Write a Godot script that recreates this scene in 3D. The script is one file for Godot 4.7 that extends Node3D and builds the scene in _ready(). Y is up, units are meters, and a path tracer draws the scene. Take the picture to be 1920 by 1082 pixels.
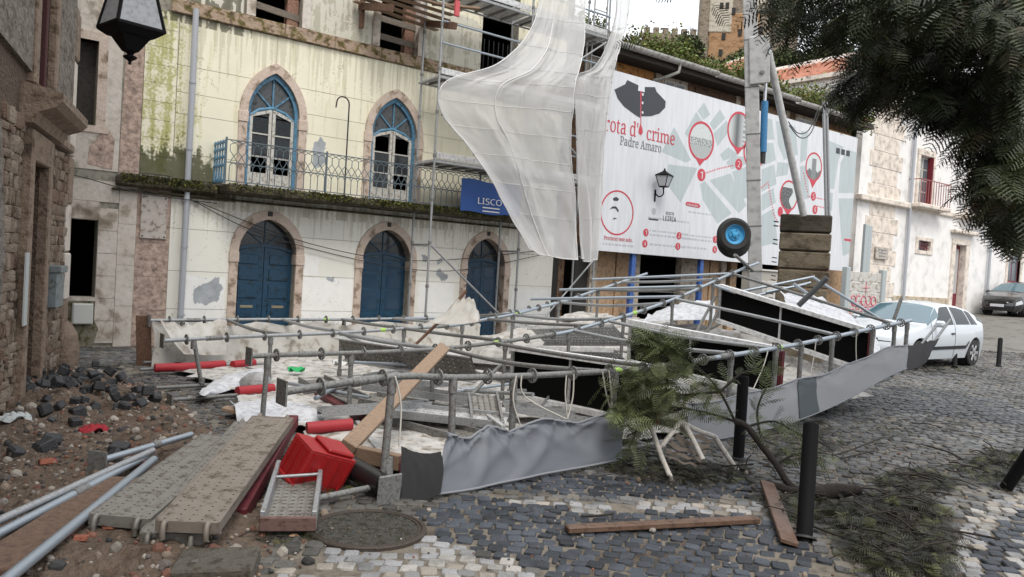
extends Node3D
# Units are metres, y up. The long street facade lies in the plane z = ZF and runs along +x; the viewer stands at the origin.
const ZF := -14.6
var rng := RandomNumberGenerator.new()
var mats := {}
var texs := {}
var used := {}

class B:
	# collects triangles of one mesh
	var v := PackedVector3Array()
	var n := PackedVector3Array()
	var uv := PackedVector2Array()
	var c := PackedColorArray()
	var col := Color.WHITE
	var has_uv := false
	var has_col := false
	func tri(a: Vector3, b: Vector3, d: Vector3, na := Vector3.ZERO, nb := Vector3.ZERO, nd := Vector3.ZERO, ua := Vector2.ZERO, ub := Vector2.ZERO, ud := Vector2.ZERO) -> void:
		var g := (b - a).cross(d - a)
		if g.length_squared() < 1e-16: return
		if na == Vector3.ZERO:
			na = g.normalized(); nb = na; nd = na
		if g.dot(na + nb + nd) < 0.0:
			v.append(a); v.append(b); v.append(d); n.append(na); n.append(nb); n.append(nd)
			uv.append(ua); uv.append(ub); uv.append(ud)
		else:
			v.append(a); v.append(d); v.append(b); n.append(na); n.append(nd); n.append(nb)
			uv.append(ua); uv.append(ud); uv.append(ub)
		c.append(col); c.append(col); c.append(col)
	func quad(a: Vector3, b: Vector3, d: Vector3, e: Vector3, nrm := Vector3.ZERO) -> void:
		tri(a, b, d, nrm, nrm, nrm); tri(a, d, e, nrm, nrm, nrm)
	func quv(p: Array, nr: Array, u: Array) -> void:
		tri(p[0], p[1], p[2], nr[0], nr[1], nr[2], u[0], u[1], u[2]); tri(p[0], p[2], p[3], nr[0], nr[2], nr[3], u[0], u[2], u[3])
	# box with chamfered edges, centre and size in the frame t
	func box(t: Transform3D, s: Vector3, ch := 0.0) -> B:
		var h := s * 0.5
		if ch <= 0.0:
			for ax in 3:
				for sg in [-1.0, 1.0]:
					var u := Vector3.ZERO; var w := Vector3.ZERO; var o := Vector3.ZERO
					o[ax] = h[ax] * sg; u[(ax + 1) % 3] = h[(ax + 1) % 3]; w[(ax + 2) % 3] = h[(ax + 2) % 3]
					quad(t * (o - u - w), t * (o + u - w), t * (o + u + w), t * (o - u + w), (t.basis * (o / maxf(absf(h[ax]), 1e-9))).normalized())
			return self
		var k := minf(ch, minf(h.x, minf(h.y, h.z)) * 0.9)
		for ax in 3:
			var a1 := (ax + 1) % 3; var a2 := (ax + 2) % 3
			for sg in [-1.0, 1.0]:
				var u := Vector3.ZERO; var w := Vector3.ZERO; var o := Vector3.ZERO
				o[ax] = h[ax] * sg; u[a1] = h[a1] - k; w[a2] = h[a2] - k
				quad(t * (o - u - w), t * (o + u - w), t * (o + u + w), t * (o - u + w), (t.basis * o).normalized())
				for s2 in [-1.0, 1.0]:
					# edge along ax between the faces a1 (sg) and a2 (s2)
					var p := Vector3.ZERO; var q := Vector3.ZERO; var e := Vector3.ZERO
					p[a1] = h[a1] * sg; p[a2] = (h[a2] - k) * s2; q[a1] = (h[a1] - k) * sg; q[a2] = h[a2] * s2; e[ax] = h[ax] - k
					var nn := Vector3.ZERO; nn[a1] = sg; nn[a2] = s2
					quad(t * (p - e), t * (p + e), t * (q + e), t * (q - e), (t.basis * nn).normalized())
		for sx in [-1.0, 1.0]:
			for sy in [-1.0, 1.0]:
				for sz in [-1.0, 1.0]:
					var cn := (t.basis * Vector3(sx, sy, sz)).normalized()
					tri(t * Vector3(h.x * sx, (h.y - k) * sy, (h.z - k) * sz), t * Vector3((h.x - k) * sx, h.y * sy, (h.z - k) * sz), t * Vector3((h.x - k) * sx, (h.y - k) * sy, h.z * sz), cn, cn, cn)
		return self
	func bar(a: Vector3, b: Vector3, w: float, h: float, up := Vector3.UP, ch := 0.0) -> B:
		var x := (b - a).normalized()
		var z := x.cross(up)
		if z.length() < 0.01: z = x.cross(Vector3.RIGHT)
		z = z.normalized()
		return box(Transform3D(Basis(x, z.cross(x), z), (a + b) * 0.5), Vector3(a.distance_to(b), h, w), ch)
	func tube(p: Array, r, sides := 8, caps := true) -> B:
		var m := p.size()
		var up := Vector3.UP
		var first: Vector3 = (p[1] - p[0]).normalized()
		if absf(first.y) > 0.95: up = Vector3.RIGHT
		var rings := []
		var side := first.cross(up).normalized()
		for i in m:
			var d: Vector3 = (p[mini(i + 1, m - 1)] - p[maxi(i - 1, 0)]).normalized()
			side = (side - d * side.dot(d)).normalized()
			var o := d.cross(side)
			var rad: float = r[i] if r is Array else r
			var ring := []
			for k in sides:
				var a := TAU * k / sides
				var dir := side * cos(a) + o * sin(a)
				ring.append([p[i] + dir * rad, dir])
			rings.append(ring)
		for i in m - 1:
			for k in sides:
				var k2 := (k + 1) % sides
				var A: Array = rings[i][k]; var C: Array = rings[i][k2]; var D: Array = rings[i + 1][k2]; var E: Array = rings[i + 1][k]
				tri(A[0], C[0], D[0], A[1], C[1], D[1]); tri(A[0], D[0], E[0], A[1], D[1], E[1])
		if caps:
			for e in [[0, -1.0], [m - 1, 1.0]]:
				var i: int = e[0]
				var d: Vector3 = (p[1] - p[0]).normalized() * -1.0 if i == 0 else (p[m - 1] - p[m - 2]).normalized()
				for k in range(1, sides - 1): tri(rings[i][0][0], rings[i][k][0], rings[i][k + 1][0], d, d, d)
		return self
	# turned shape round the y axis of t: profile of (radius, y)
	func lathe(t: Transform3D, prof: Array, sides := 16) -> B:
		for i in prof.size() - 1:
			var a: Vector2 = prof[i]; var b: Vector2 = prof[i + 1]
			var e := b - a
			if e.length() < 1e-6: continue
			var nn := Vector2(e.y, -e.x).normalized()
			for k in sides:
				var t0 := TAU * k / sides; var t1 := TAU * (k + 1) / sides
				var d0 := Vector3(cos(t0), 0, sin(t0)); var d1 := Vector3(cos(t1), 0, sin(t1))
				var n0: Vector3 = (t.basis * (d0 * nn.x + Vector3(0, nn.y, 0))).normalized(); var n1: Vector3 = (t.basis * (d1 * nn.x + Vector3(0, nn.y, 0))).normalized()
				var p0 := t * (d0 * a.x + Vector3(0, a.y, 0)); var p1 := t * (d1 * a.x + Vector3(0, a.y, 0)); var p2 := t * (d1 * b.x + Vector3(0, b.y, 0)); var p3 := t * (d0 * b.x + Vector3(0, b.y, 0))
				tri(p0, p1, p2, n0, n1, n1); tri(p0, p2, p3, n0, n1, n0)
		return self
	# polygon in the x, y plane of t, pushed from z0 back to z1; uv in metres / us + uo
	func prism(t: Transform3D, poly: PackedVector2Array, z0: float, z1: float, us := Vector2.ZERO, uo := Vector2.ZERO, back := true) -> B:
		var ix := Geometry2D.triangulate_polygon(poly)
		var nf := (t.basis * Vector3(0, 0, 1)).normalized() * signf(z0 - z1)
		var f := func(q: Vector2) -> Vector2: return Vector2((q.x - uo.x) * us.x, 1.0 - (q.y - uo.y) * us.y)
		for k in range(0, ix.size(), 3):
			var a := poly[ix[k]]; var b := poly[ix[k + 1]]; var d := poly[ix[k + 2]]
			tri(t * Vector3(a.x, a.y, z0), t * Vector3(b.x, b.y, z0), t * Vector3(d.x, d.y, z0), nf, nf, nf, f.call(a), f.call(b), f.call(d))
			if back: tri(t * Vector3(a.x, a.y, z1), t * Vector3(b.x, b.y, z1), t * Vector3(d.x, d.y, z1), -nf, -nf, -nf, f.call(a), f.call(b), f.call(d))
		var cw := -1.0 if Geometry2D.is_polygon_clockwise(poly) else 1.0
		for k in poly.size():
			var a := poly[k]; var b := poly[(k + 1) % poly.size()]
			var e := (b - a)
			var nn := (t.basis * (Vector3(e.y, -e.x, 0) * cw)).normalized()
			if nn == Vector3.ZERO: continue
			tri(t * Vector3(a.x, a.y, z0), t * Vector3(b.x, b.y, z0), t * Vector3(b.x, b.y, z1), nn, nn, nn, f.call(a), f.call(b), f.call(b))
			tri(t * Vector3(a.x, a.y, z0), t * Vector3(b.x, b.y, z1), t * Vector3(a.x, a.y, z1), nn, nn, nn, f.call(a), f.call(b), f.call(a))
		return self
	# smooth sheet through a grid of points (rows of equal length); thick > 0 gives it a back
	func sheet(rows: Array, thick := 0.0) -> B:
		var h := rows.size(); var w: int = rows[0].size()
		var nr := []
		for i in h:
			var line := []
			for j in w:
				var du: Vector3 = rows[i][mini(j + 1, w - 1)] - rows[i][maxi(j - 1, 0)]
				var dv: Vector3 = rows[mini(i + 1, h - 1)][j] - rows[maxi(i - 1, 0)][j]
				line.append(dv.cross(du).normalized())
			nr.append(line)
		for i in h - 1:
			for j in w - 1:
				quv([rows[i][j], rows[i][j + 1], rows[i + 1][j + 1], rows[i + 1][j]], [nr[i][j], nr[i][j + 1], nr[i + 1][j + 1], nr[i + 1][j]],
					[Vector2(float(j) / (w - 1), float(i) / (h - 1)), Vector2(float(j + 1) / (w - 1), float(i) / (h - 1)), Vector2(float(j + 1) / (w - 1), float(i + 1) / (h - 1)), Vector2(float(j) / (w - 1), float(i + 1) / (h - 1))])
				if thick > 0.0:
					var q := []
					for s in [[i, j], [i, j + 1], [i + 1, j + 1], [i + 1, j]]: q.append(rows[s[0]][s[1]] - nr[s[0]][s[1]] * thick)
					tri(q[0], q[1], q[2], -nr[i][j], -nr[i][j + 1], -nr[i + 1][j + 1]); tri(q[0], q[2], q[3], -nr[i][j], -nr[i + 1][j + 1], -nr[i + 1][j])
		return self
	func add(o: B, t: Transform3D) -> void:
		for i in o.v.size():
			v.append(t * o.v[i]); n.append((t.basis * o.n[i]).normalized()); uv.append(o.uv[i]); c.append(o.c[i])
	func mesh() -> ArrayMesh:
		var a := []
		a.resize(Mesh.ARRAY_MAX)
		a[Mesh.ARRAY_VERTEX] = v; a[Mesh.ARRAY_NORMAL] = n
		if has_uv: a[Mesh.ARRAY_TEX_UV] = uv
		if has_col: a[Mesh.ARRAY_COLOR] = c
		var m := ArrayMesh.new()
		if v.size(): m.add_surface_from_arrays(Mesh.PRIMITIVE_TRIANGLES, a)
		return m

func T(p := Vector3.ZERO, ry := 0.0, rx := 0.0, rz := 0.0) -> Transform3D:
	return Transform3D(Basis.from_euler(Vector3(deg_to_rad(rx), deg_to_rad(ry), deg_to_rad(rz))), p)
func V2(a: Array) -> PackedVector2Array:
	var p := PackedVector2Array()
	for k in range(0, a.size(), 2): p.append(Vector2(a[k], a[k + 1]))
	return p
func rect(x0: float, y0: float, x1: float, y1: float) -> PackedVector2Array:
	return V2([x0, y0, x1, y0, x1, y1, x0, y1])
func rr(a: float, b: float) -> float: return rng.randf_range(a, b)
func numbered(called: String) -> String:
	used[called] = used.get(called, 0) + 1
	return called if used[called] == 1 else "%s_%03d" % [called, used[called] - 1]
func tag(o: Node, label: String, category: String, group := "", kind := "") -> Node:
	if label: o.set_meta("label", label)
	if category: o.set_meta("category", category)
	if group: o.set_meta("group", group)
	if kind: o.set_meta("kind", kind)
	return o
func obj(called: String, b, m: Material, parent: Node = self) -> MeshInstance3D:
	var o := MeshInstance3D.new()
	o.name = numbered(called) if parent == self else called
	o.mesh = b.mesh() if b is B else b
	o.material_override = m
	parent.add_child(o, true)
	return o
func thing(called: String, label: String, category: String, at := Vector3.ZERO, turn := 0.0, group := "") -> Node3D:
	var o := Node3D.new()
	o.name = numbered(called)
	add_child(o)
	o.position = at; o.rotation_degrees.y = turn
	tag(o, label, category, group)
	return o
func struct(called: String, b, m: Material) -> MeshInstance3D:
	var o := obj(called, b, m)
	o.set_meta("kind", "structure")
	return o
# ---- materials: base colours are given as linear values
func lin(r: float, g: float, b: float, a := 1.0) -> Color:
	var q := Color(r, g, b).linear_to_srgb()
	q.a = a
	return q
func noise_tex(key: String, sd: int, freq: float, oct: int, ramp: Array, type := FastNoiseLite.TYPE_SIMPLEX_SMOOTH, size := 512, warp := 0.0) -> Texture2D:
	if texs.has(key): return texs[key]
	var f := FastNoiseLite.new()
	f.seed = sd; f.frequency = freq; f.noise_type = type; f.fractal_octaves = oct; f.fractal_gain = 0.58
	if warp > 0.0:
		f.domain_warp_enabled = true; f.domain_warp_amplitude = warp; f.domain_warp_frequency = freq * 2.0
	var t := NoiseTexture2D.new()
	t.width = size; t.height = size; t.seamless = true; t.noise = f; t.normalize = true
	var g := Gradient.new()
	var offs := PackedFloat32Array(); var cols := PackedColorArray()
	for r in ramp:
		offs.append(r[0]); cols.append(r[1])
	g.offsets = offs; g.colors = cols
	t.color_ramp = g
	texs[key] = t
	return t
func G1(x: float) -> Color: return Color(x, x, x)
func shared(key: String) -> Texture2D:
	match key:
		"fine": return noise_tex("fine", 3, 0.05, 6, [[0.0, G1(0.82)], [0.45, G1(0.96)], [1.0, G1(1.0)]])
		"mottle": return noise_tex("mottle", 5, 0.018, 6, [[0.0, G1(0.66)], [0.35, G1(0.88)], [0.6, G1(0.96)], [1.0, G1(1.0)]])
		"blotch": return noise_tex("blotch", 8, 0.013, 7, [[0.0, Color(0.52, 0.48, 0.43)], [0.26, Color(0.74, 0.71, 0.67)], [0.38, Color(0.93, 0.92, 0.9)], [1.0, G1(1.0)]], FastNoiseLite.TYPE_SIMPLEX_SMOOTH, 512, 14.0)
		"moss": return noise_tex("moss", 12, 0.02, 5, [[0.0, Color(0.4, 0.44, 0.2)], [0.3, Color(0.62, 0.63, 0.42)], [0.45, Color(0.93, 0.91, 0.86)], [1.0, G1(1.0)]], FastNoiseLite.TYPE_SIMPLEX_SMOOTH, 512, 15.0)
		"rust": return noise_tex("rust", 17, 0.03, 5, [[0.0, Color(0.55, 0.4, 0.3)], [0.25, Color(0.8, 0.74, 0.68)], [0.4, G1(0.95)], [1.0, G1(1.0)]])
		"speck": return noise_tex("speck", 21, 0.09, 3, [[0.0, G1(0.5)], [0.35, G1(0.85)], [0.6, G1(0.95)], [1.0, G1(1.0)]])
		"bump": return noise_tex("bump", 31, 0.03, 6, [[0.0, G1(0.0)], [1.0, G1(1.0)]])
		"weave": return noise_tex("weave", 41, 0.2, 2, [[0.0, G1(0.0)], [1.0, G1(1.0)]], FastNoiseLite.TYPE_CELLULAR, 256)
	return null
# m("key", colour, roughness, {tex, s (repeats per metre), bump (cm), metal, alpha, back, coat, detail, ds})
func m(key: String, col := Color.WHITE, rough := 0.8, o := {}) -> StandardMaterial3D:
	if mats.has(key): return mats[key]
	var q := StandardMaterial3D.new()
	q.resource_name = key
	q.albedo_color = col; q.roughness = rough; q.metallic = o.get("metal", 0.0)
	if o.has("spec"): q.metallic_specular = o.spec
	if o.has("tex"): q.albedo_texture = o.tex if o.tex is Texture2D else shared(o.tex)
	if o.get("tri", true):
		q.uv1_triplanar = true; q.uv1_world_triplanar = o.get("world", true)
		q.uv1_scale = o.s if o.get("s") is Vector3 else Vector3.ONE * o.get("s", 0.5)
	if o.has("bump"):
		q.heightmap_enabled = true; q.heightmap_scale = o.bump; q.heightmap_texture = shared(o.get("btex", "bump"))
	if o.has("alpha"):
		q.transparency = BaseMaterial3D.TRANSPARENCY_ALPHA
		q.albedo_color.a = o.alpha
	if o.has("back"):
		q.backlight_enabled = true; q.backlight = o.back
	if o.has("coat"):
		q.clearcoat_enabled = true; q.clearcoat = o.coat; q.clearcoat_roughness = 0.05
	if o.has("detail"):
		q.detail_enabled = true; q.detail_albedo = shared(o.detail); q.detail_blend_mode = BaseMaterial3D.BLEND_MODE_MUL
		q.detail_uv_layer = BaseMaterial3D.DETAIL_UV_2
		q.uv2_triplanar = true; q.uv2_world_triplanar = true; q.uv2_scale = Vector3.ONE * o.get("ds", 0.2)
	if o.get("vcol", false): q.vertex_color_use_as_albedo = true
	mats[key] = q
	return q
func picture(w: int, h: int, f: Callable) -> ImageTexture:
	var im := Image.create(w, h, false, Image.FORMAT_RGB8)
	for y in h:
		for x in w: im.set_pixel(x, y, f.call(x, y))
	return ImageTexture.create_from_image(im)
func curve_row(p: Array, steps: int) -> Array:
	# Catmull-Rom through points
	var out := []
	for i in p.size() - 1:
		var a: Vector3 = p[maxi(i - 1, 0)]; var d: Vector3 = p[mini(i + 2, p.size() - 1)]
		for k in steps: out.append((p[i] as Vector3).cubic_interpolate(p[i + 1], a, d, float(k) / steps))
	out.append(p[p.size() - 1])
	return out
func grid(rows: Array, su: int, sv: int) -> Array:
	var fine := []
	for r in rows: fine.append(curve_row(r, su))
	var cols := []
	for j in fine[0].size():
		var line := []
		for i in fine.size(): line.append(fine[i][j])
		cols.append(curve_row(line, sv))
	var out := []
	for i in cols[0].size():
		var line := []
		for j in cols.size(): line.append(cols[j][i])
		out.append(line)
	return out
func gh(x: float, _z: float) -> float:
	# the street climbs towards the far right
	return 0.92 * smoothstep(21.5, 35.0, x) + maxf(0.0, x - 35.0) * 0.03

func _ready() -> void:
	var cam := Camera3D.new()
	cam.name = "camera"
	add_child(cam)
	cam.position = Vector3(0, 1.75, 0)
	cam.rotation_degrees = Vector3(-1.58, -37.5, 3.5)
	cam.fov = 39.91; cam.near = 0.05; cam.far = 900.0; cam.current = true
	var we := WorldEnvironment.new()
	we.name = "environment"
	var env := Environment.new()
	var sky := Sky.new()
	var sm := ProceduralSkyMaterial.new()
	sm.sky_top_color = lin(0.92, 0.95, 1.0); sm.sky_horizon_color = lin(0.55, 0.57, 0.6); sm.sky_curve = 0.35
	sm.ground_horizon_color = lin(0.3, 0.3, 0.3); sm.ground_bottom_color = lin(0.12, 0.12, 0.12)
	sm.sun_angle_max = 1.0
	sky.sky_material = sm
	env.background_mode = Environment.BG_SKY; env.sky = sky
	env.background_energy_multiplier = 1.08
	env.tonemap_mode = Environment.TONE_MAPPER_LINEAR
	env.tonemap_exposure = 1.85
	env.sdfgi_enabled = true; env.ssao_enabled = true; env.ssil_enabled = true
	we.environment = env
	add_child(we)
	var sun := DirectionalLight3D.new()
	sun.name = "sun"
	sun.light_energy = 0.48; sun.light_angular_distance = 25.0; sun.light_color = Color(1.0, 0.98, 0.95); sun.shadow_enabled = true
	add_child(sun)
	sun.rotation_degrees = Vector3(-55, -25, 0)
	rng.seed = 77
	common()
	build_ground()
	main_building()
	hoarding_building()
	right_building()
	left_building()
	castle_hill()
	standing_scaffold()
	crane()
	collapsed_scaffold()
	foreground()
	cars()
	vegetation()

func cobble_mesh(sd: int) -> ArrayMesh:
	# roughly squared sett about one unit wide: worn top, chipped corners
	var r := RandomNumberGenerator.new()
	r.seed = sd
	var b := B.new()
	var k := 8
	var lo := []; var hi := []; var top := []
	for i in k:
		# two points near each corner of the square
		var ca := PI * 0.25 + PI * 0.5 * int(i / 2)
		var a := ca + (-0.11 if i % 2 == 0 else 0.11) + r.randf_range(-0.06, 0.06)
		var q := 0.5 / maxf(absf(cos(a)), absf(sin(a))) * r.randf_range(0.93, 1.03)
		var p := Vector3(cos(a) * q, 0, sin(a) * q)
		lo.append(p + Vector3(0, -0.3, 0)); hi.append(p + Vector3(0, r.randf_range(0.0, 0.02), 0))
		top.append(p * r.randf_range(0.87, 0.94) + Vector3(0, 0.055 + r.randf_range(-0.025, 0.025), 0))
	var mid := Vector3(r.randf_range(-0.1, 0.1), 0.085 + r.randf_range(-0.02, 0.02), r.randf_range(-0.1, 0.1))
	for i in k:
		var j := (i + 1) % k
		var ni: Vector3 = Vector3(hi[i].x, 0.1, hi[i].z).normalized(); var nj: Vector3 = Vector3(hi[j].x, 0.1, hi[j].z).normalized()
		var ti: Vector3 = (ni * 0.1 + Vector3.UP).normalized(); var tj: Vector3 = (nj * 0.1 + Vector3.UP).normalized()
		b.tri(lo[i], lo[j], hi[j], ni, nj, nj); b.tri(lo[i], hi[j], hi[i], ni, nj, ni)
		b.tri(hi[i], hi[j], top[j]); b.tri(hi[i], top[j], top[i])
		b.tri(top[i], top[j], mid, ti, tj, Vector3.UP)
	return b.mesh()

func build_ground() -> void:
	var b := B.new()
	var xs := [-300.0, -60.0, -15.0, -6.0]
	for k in 90: xs.append(-4.0 + k * 0.6)
	xs.append_array([55.0, 70.0, 120.0, 500.0])
	var zs := [-300.0, -120.0, -40.0, -22.0]
	for k in 30: zs.append(-18.0 + k * 0.8)
	zs.append_array([12.0, 40.0, 200.0])
	for i in xs.size() - 1:
		for j in zs.size() - 1:
			var p := []
			for s in [[0, 0], [1, 0], [1, 1], [0, 1]]:
				var x: float = xs[i + s[0]]; var z: float = zs[j + s[1]]
				p.append(Vector3(x, gh(x, z) - 0.012, z))
			b.tri(p[0], p[1], p[2]); b.tri(p[0], p[2], p[3])
	var gm := m("joint_sand", lin(0.2, 0.175, 0.145), 0.9, {"tex": "mottle", "s": 0.7, "bump": 1.2, "detail": "blotch", "ds": 0.11})
	var ground := struct("ground", b, gm)
	# setts laid in rows; the tone of a sett follows the bands of the paving pattern
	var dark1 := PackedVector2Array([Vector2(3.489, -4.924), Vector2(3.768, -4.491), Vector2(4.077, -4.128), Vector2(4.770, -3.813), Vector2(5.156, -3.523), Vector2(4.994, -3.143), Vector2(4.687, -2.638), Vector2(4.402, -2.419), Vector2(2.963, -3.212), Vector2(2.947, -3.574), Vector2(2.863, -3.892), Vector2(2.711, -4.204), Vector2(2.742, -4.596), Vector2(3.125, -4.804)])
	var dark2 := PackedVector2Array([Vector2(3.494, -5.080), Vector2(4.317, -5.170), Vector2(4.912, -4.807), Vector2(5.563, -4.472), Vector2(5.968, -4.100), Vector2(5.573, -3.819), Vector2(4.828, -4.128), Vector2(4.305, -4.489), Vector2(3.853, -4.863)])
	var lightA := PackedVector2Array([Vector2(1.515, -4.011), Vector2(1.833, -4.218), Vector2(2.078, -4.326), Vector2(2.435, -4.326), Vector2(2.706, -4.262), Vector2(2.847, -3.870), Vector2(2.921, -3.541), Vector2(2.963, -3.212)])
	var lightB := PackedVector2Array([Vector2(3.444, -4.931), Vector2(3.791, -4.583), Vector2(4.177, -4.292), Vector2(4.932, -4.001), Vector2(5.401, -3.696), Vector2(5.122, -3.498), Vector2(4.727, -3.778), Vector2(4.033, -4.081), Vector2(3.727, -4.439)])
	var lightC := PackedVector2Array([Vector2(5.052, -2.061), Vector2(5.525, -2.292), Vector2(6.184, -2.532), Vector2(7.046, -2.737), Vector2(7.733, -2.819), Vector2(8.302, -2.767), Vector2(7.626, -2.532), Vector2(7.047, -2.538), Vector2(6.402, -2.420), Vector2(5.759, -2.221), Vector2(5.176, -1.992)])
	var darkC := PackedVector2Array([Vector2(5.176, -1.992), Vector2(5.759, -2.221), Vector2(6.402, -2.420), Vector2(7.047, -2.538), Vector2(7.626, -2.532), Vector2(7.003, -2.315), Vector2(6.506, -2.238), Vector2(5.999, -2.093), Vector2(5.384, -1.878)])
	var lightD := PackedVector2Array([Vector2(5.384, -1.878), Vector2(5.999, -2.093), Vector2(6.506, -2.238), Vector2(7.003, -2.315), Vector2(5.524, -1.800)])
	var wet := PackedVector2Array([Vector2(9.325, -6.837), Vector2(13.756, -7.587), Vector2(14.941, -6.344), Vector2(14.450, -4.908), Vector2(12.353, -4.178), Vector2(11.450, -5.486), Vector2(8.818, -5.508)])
	var shapes := []
	for k in 6: shapes.append(cobble_mesh(100 + k))
	var cm := m("sett_stone", Color.WHITE, 0.55, {"spec": 0.35, "tex": "speck", "s": 2.2, "bump": 0.5, "vcol": true, "detail": "mottle", "ds": 0.35})
	var cell := 0.107
	var laid := []
	var hole := PackedVector2Array([Vector2(2.437, -4.547)])[0]
	var n1 := FastNoiseLite.new()
	n1.seed = 4; n1.frequency = 0.25
	var n2 := FastNoiseLite.new()
	n2.seed = 9; n2.frequency = 0.9
	var eye := Vector2(0, 0)
	var fw := Vector2(sin(deg_to_rad(37.5)), -cos(deg_to_rad(37.5)))
	var phi := deg_to_rad(44.0)
	for i in range(-95, 190):
		for j in range(-275, 0):
			# courses run askew to the street and sway like the arcs of the real paving
			var a := i * cell * 1.06 + (cell * 0.53 if j % 2 else 0.0) + 0.02 * sin(j * 1.7)
			var b2 := j * cell
			b2 += 0.16 * sin(a * 1.1 + b2 * 0.3)
			var x := a * cos(phi) - b2 * sin(phi)
			var z := a * sin(phi) + b2 * cos(phi)
			var p := Vector2(x, z)
			if x < 0.3 or z > -1.0 or z < -14.5 or p.distance_to(hole) < 0.41: continue
			var d := p - eye
			var depth := d.dot(fw)
			if depth < 3.0: continue
			var off := atan2(fw.x * d.y - fw.y * d.x, depth)
			if absf(off) > 0.66: continue
			var dist := d.length()
			if dist > 17.0 and not (x > 11.0 and dist < 27.0): continue
			var patchy := n1.get_noise_2d(x, z); var small := n2.get_noise_2d(x, z)
			var tone: Color
			var size := cell
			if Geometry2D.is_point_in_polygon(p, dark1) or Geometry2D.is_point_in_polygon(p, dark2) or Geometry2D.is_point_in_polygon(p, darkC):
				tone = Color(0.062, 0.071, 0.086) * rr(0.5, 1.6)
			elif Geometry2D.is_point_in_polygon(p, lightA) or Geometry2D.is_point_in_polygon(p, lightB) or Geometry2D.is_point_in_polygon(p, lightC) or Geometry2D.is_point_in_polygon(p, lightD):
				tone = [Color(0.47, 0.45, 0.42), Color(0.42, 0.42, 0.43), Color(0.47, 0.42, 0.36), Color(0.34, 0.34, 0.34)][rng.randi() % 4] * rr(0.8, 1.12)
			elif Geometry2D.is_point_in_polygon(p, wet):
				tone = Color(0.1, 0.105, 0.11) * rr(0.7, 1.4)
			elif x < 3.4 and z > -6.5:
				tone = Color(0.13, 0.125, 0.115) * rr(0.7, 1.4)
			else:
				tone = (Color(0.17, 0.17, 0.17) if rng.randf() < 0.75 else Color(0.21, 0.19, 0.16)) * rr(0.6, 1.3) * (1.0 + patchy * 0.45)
				if small < -0.32: tone = tone * 0.6
			if small > 0.42 and rng.randf() < 0.6: continue
			var s := size * rr(0.9, 1.0)
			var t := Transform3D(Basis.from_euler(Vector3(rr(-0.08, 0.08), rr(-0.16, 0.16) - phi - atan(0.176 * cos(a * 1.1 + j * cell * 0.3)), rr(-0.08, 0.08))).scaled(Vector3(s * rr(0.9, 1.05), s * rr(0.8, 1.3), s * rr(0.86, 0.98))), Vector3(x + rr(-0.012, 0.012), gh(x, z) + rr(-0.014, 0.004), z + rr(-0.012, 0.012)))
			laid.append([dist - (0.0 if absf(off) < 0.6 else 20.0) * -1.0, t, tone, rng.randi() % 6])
	laid.sort_custom(func(a, c): return a[0] < c[0])
	# the nearest ones are pieces of their own, the rest one field for each stone shape
	var tones := {}
	for k in mini(300, laid.size()):
		var L: Array = laid[k]
		var q: Color = L[2]
		var key := "sett_%d_%d" % [int(clampf(q.r * 24.0, 0, 9)), 1 if q.r > q.b * 1.05 else 0]
		if not tones.has(key):
			tones[key] = m(key, lin(q.r, q.g, q.b), 0.55, {"spec": 0.35, "tex": "speck", "s": 2.2, "bump": 0.5, "detail": "mottle", "ds": 0.35})
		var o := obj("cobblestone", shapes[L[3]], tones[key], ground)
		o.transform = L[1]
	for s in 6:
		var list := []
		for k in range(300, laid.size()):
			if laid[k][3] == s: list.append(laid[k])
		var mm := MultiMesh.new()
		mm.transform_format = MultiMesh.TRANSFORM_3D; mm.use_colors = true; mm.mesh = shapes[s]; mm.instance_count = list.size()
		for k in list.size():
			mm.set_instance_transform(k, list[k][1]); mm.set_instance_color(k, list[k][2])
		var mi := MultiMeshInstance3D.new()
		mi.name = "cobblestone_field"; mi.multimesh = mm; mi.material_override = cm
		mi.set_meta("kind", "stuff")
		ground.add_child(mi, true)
	print("setts ", laid.size())
	# farther up the street the single setts can no longer be told apart
	var fp := B.new()
	for i in 40:
		for j in 16:
			var p := []
			for s in [[0, 0], [1, 0], [1, 1], [0, 1]]:
				var x: float = 13.0 + (i + s[0]) * 1.2; var z: float = -14.8 + (j + s[1]) * 1.0
				p.append(Vector3(x, gh(x, z) - 0.008, z))
			fp.tri(p[0], p[1], p[2]); fp.tri(p[0], p[2], p[3])
	struct("far_paving", fp, m("far_setts", lin(0.2, 0.19, 0.175), 0.6, {"tex": "speck", "s": 0.9, "bump": 1.5, "detail": "blotch", "ds": 0.15}))
	# manhole cover: cast ring, recessed tray filled with small stone
	var mh := thing("manhole_cover", "round paved manhole cover with rusty ring in the cobbles", "manhole cover", Vector3(2.437, 0, -4.547) + Vector3(0, 0.004, 0))
	var ring := B.new()
	ring.lathe(T(), [Vector2(0.38, -0.03), Vector2(0.38, 0.004), Vector2(0.372, 0.01), Vector2(0.35, 0.01), Vector2(0.345, 0.002), Vector2(0.34, 0.008), Vector2(0.325, 0.007), Vector2(0.322, -0.02)], 48)
	obj("ring", ring, m("cast_iron", lin(0.07, 0.055, 0.045), 0.6, {"tex": "rust", "s": 3.0, "bump": 0.4, "metal": 0.4}), mh)
	var tray := B.new()
	tray.lathe(T(), [Vector2(0.324, 0.002), Vector2(0.18, 0.004), Vector2(0.0, 0.004)], 40)
	obj("cover_plate", tray, m("manhole_fill", lin(0.1, 0.095, 0.085), 0.75, {"tex": "speck", "s": 3.0, "bump": 2.2, "detail": "moss", "ds": 1.2}), mh)
	var peb := MultiMesh.new()
	peb.transform_format = MultiMesh.TRANSFORM_3D; peb.use_colors = true; peb.mesh = shapes[2]; peb.instance_count = 420
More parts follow.
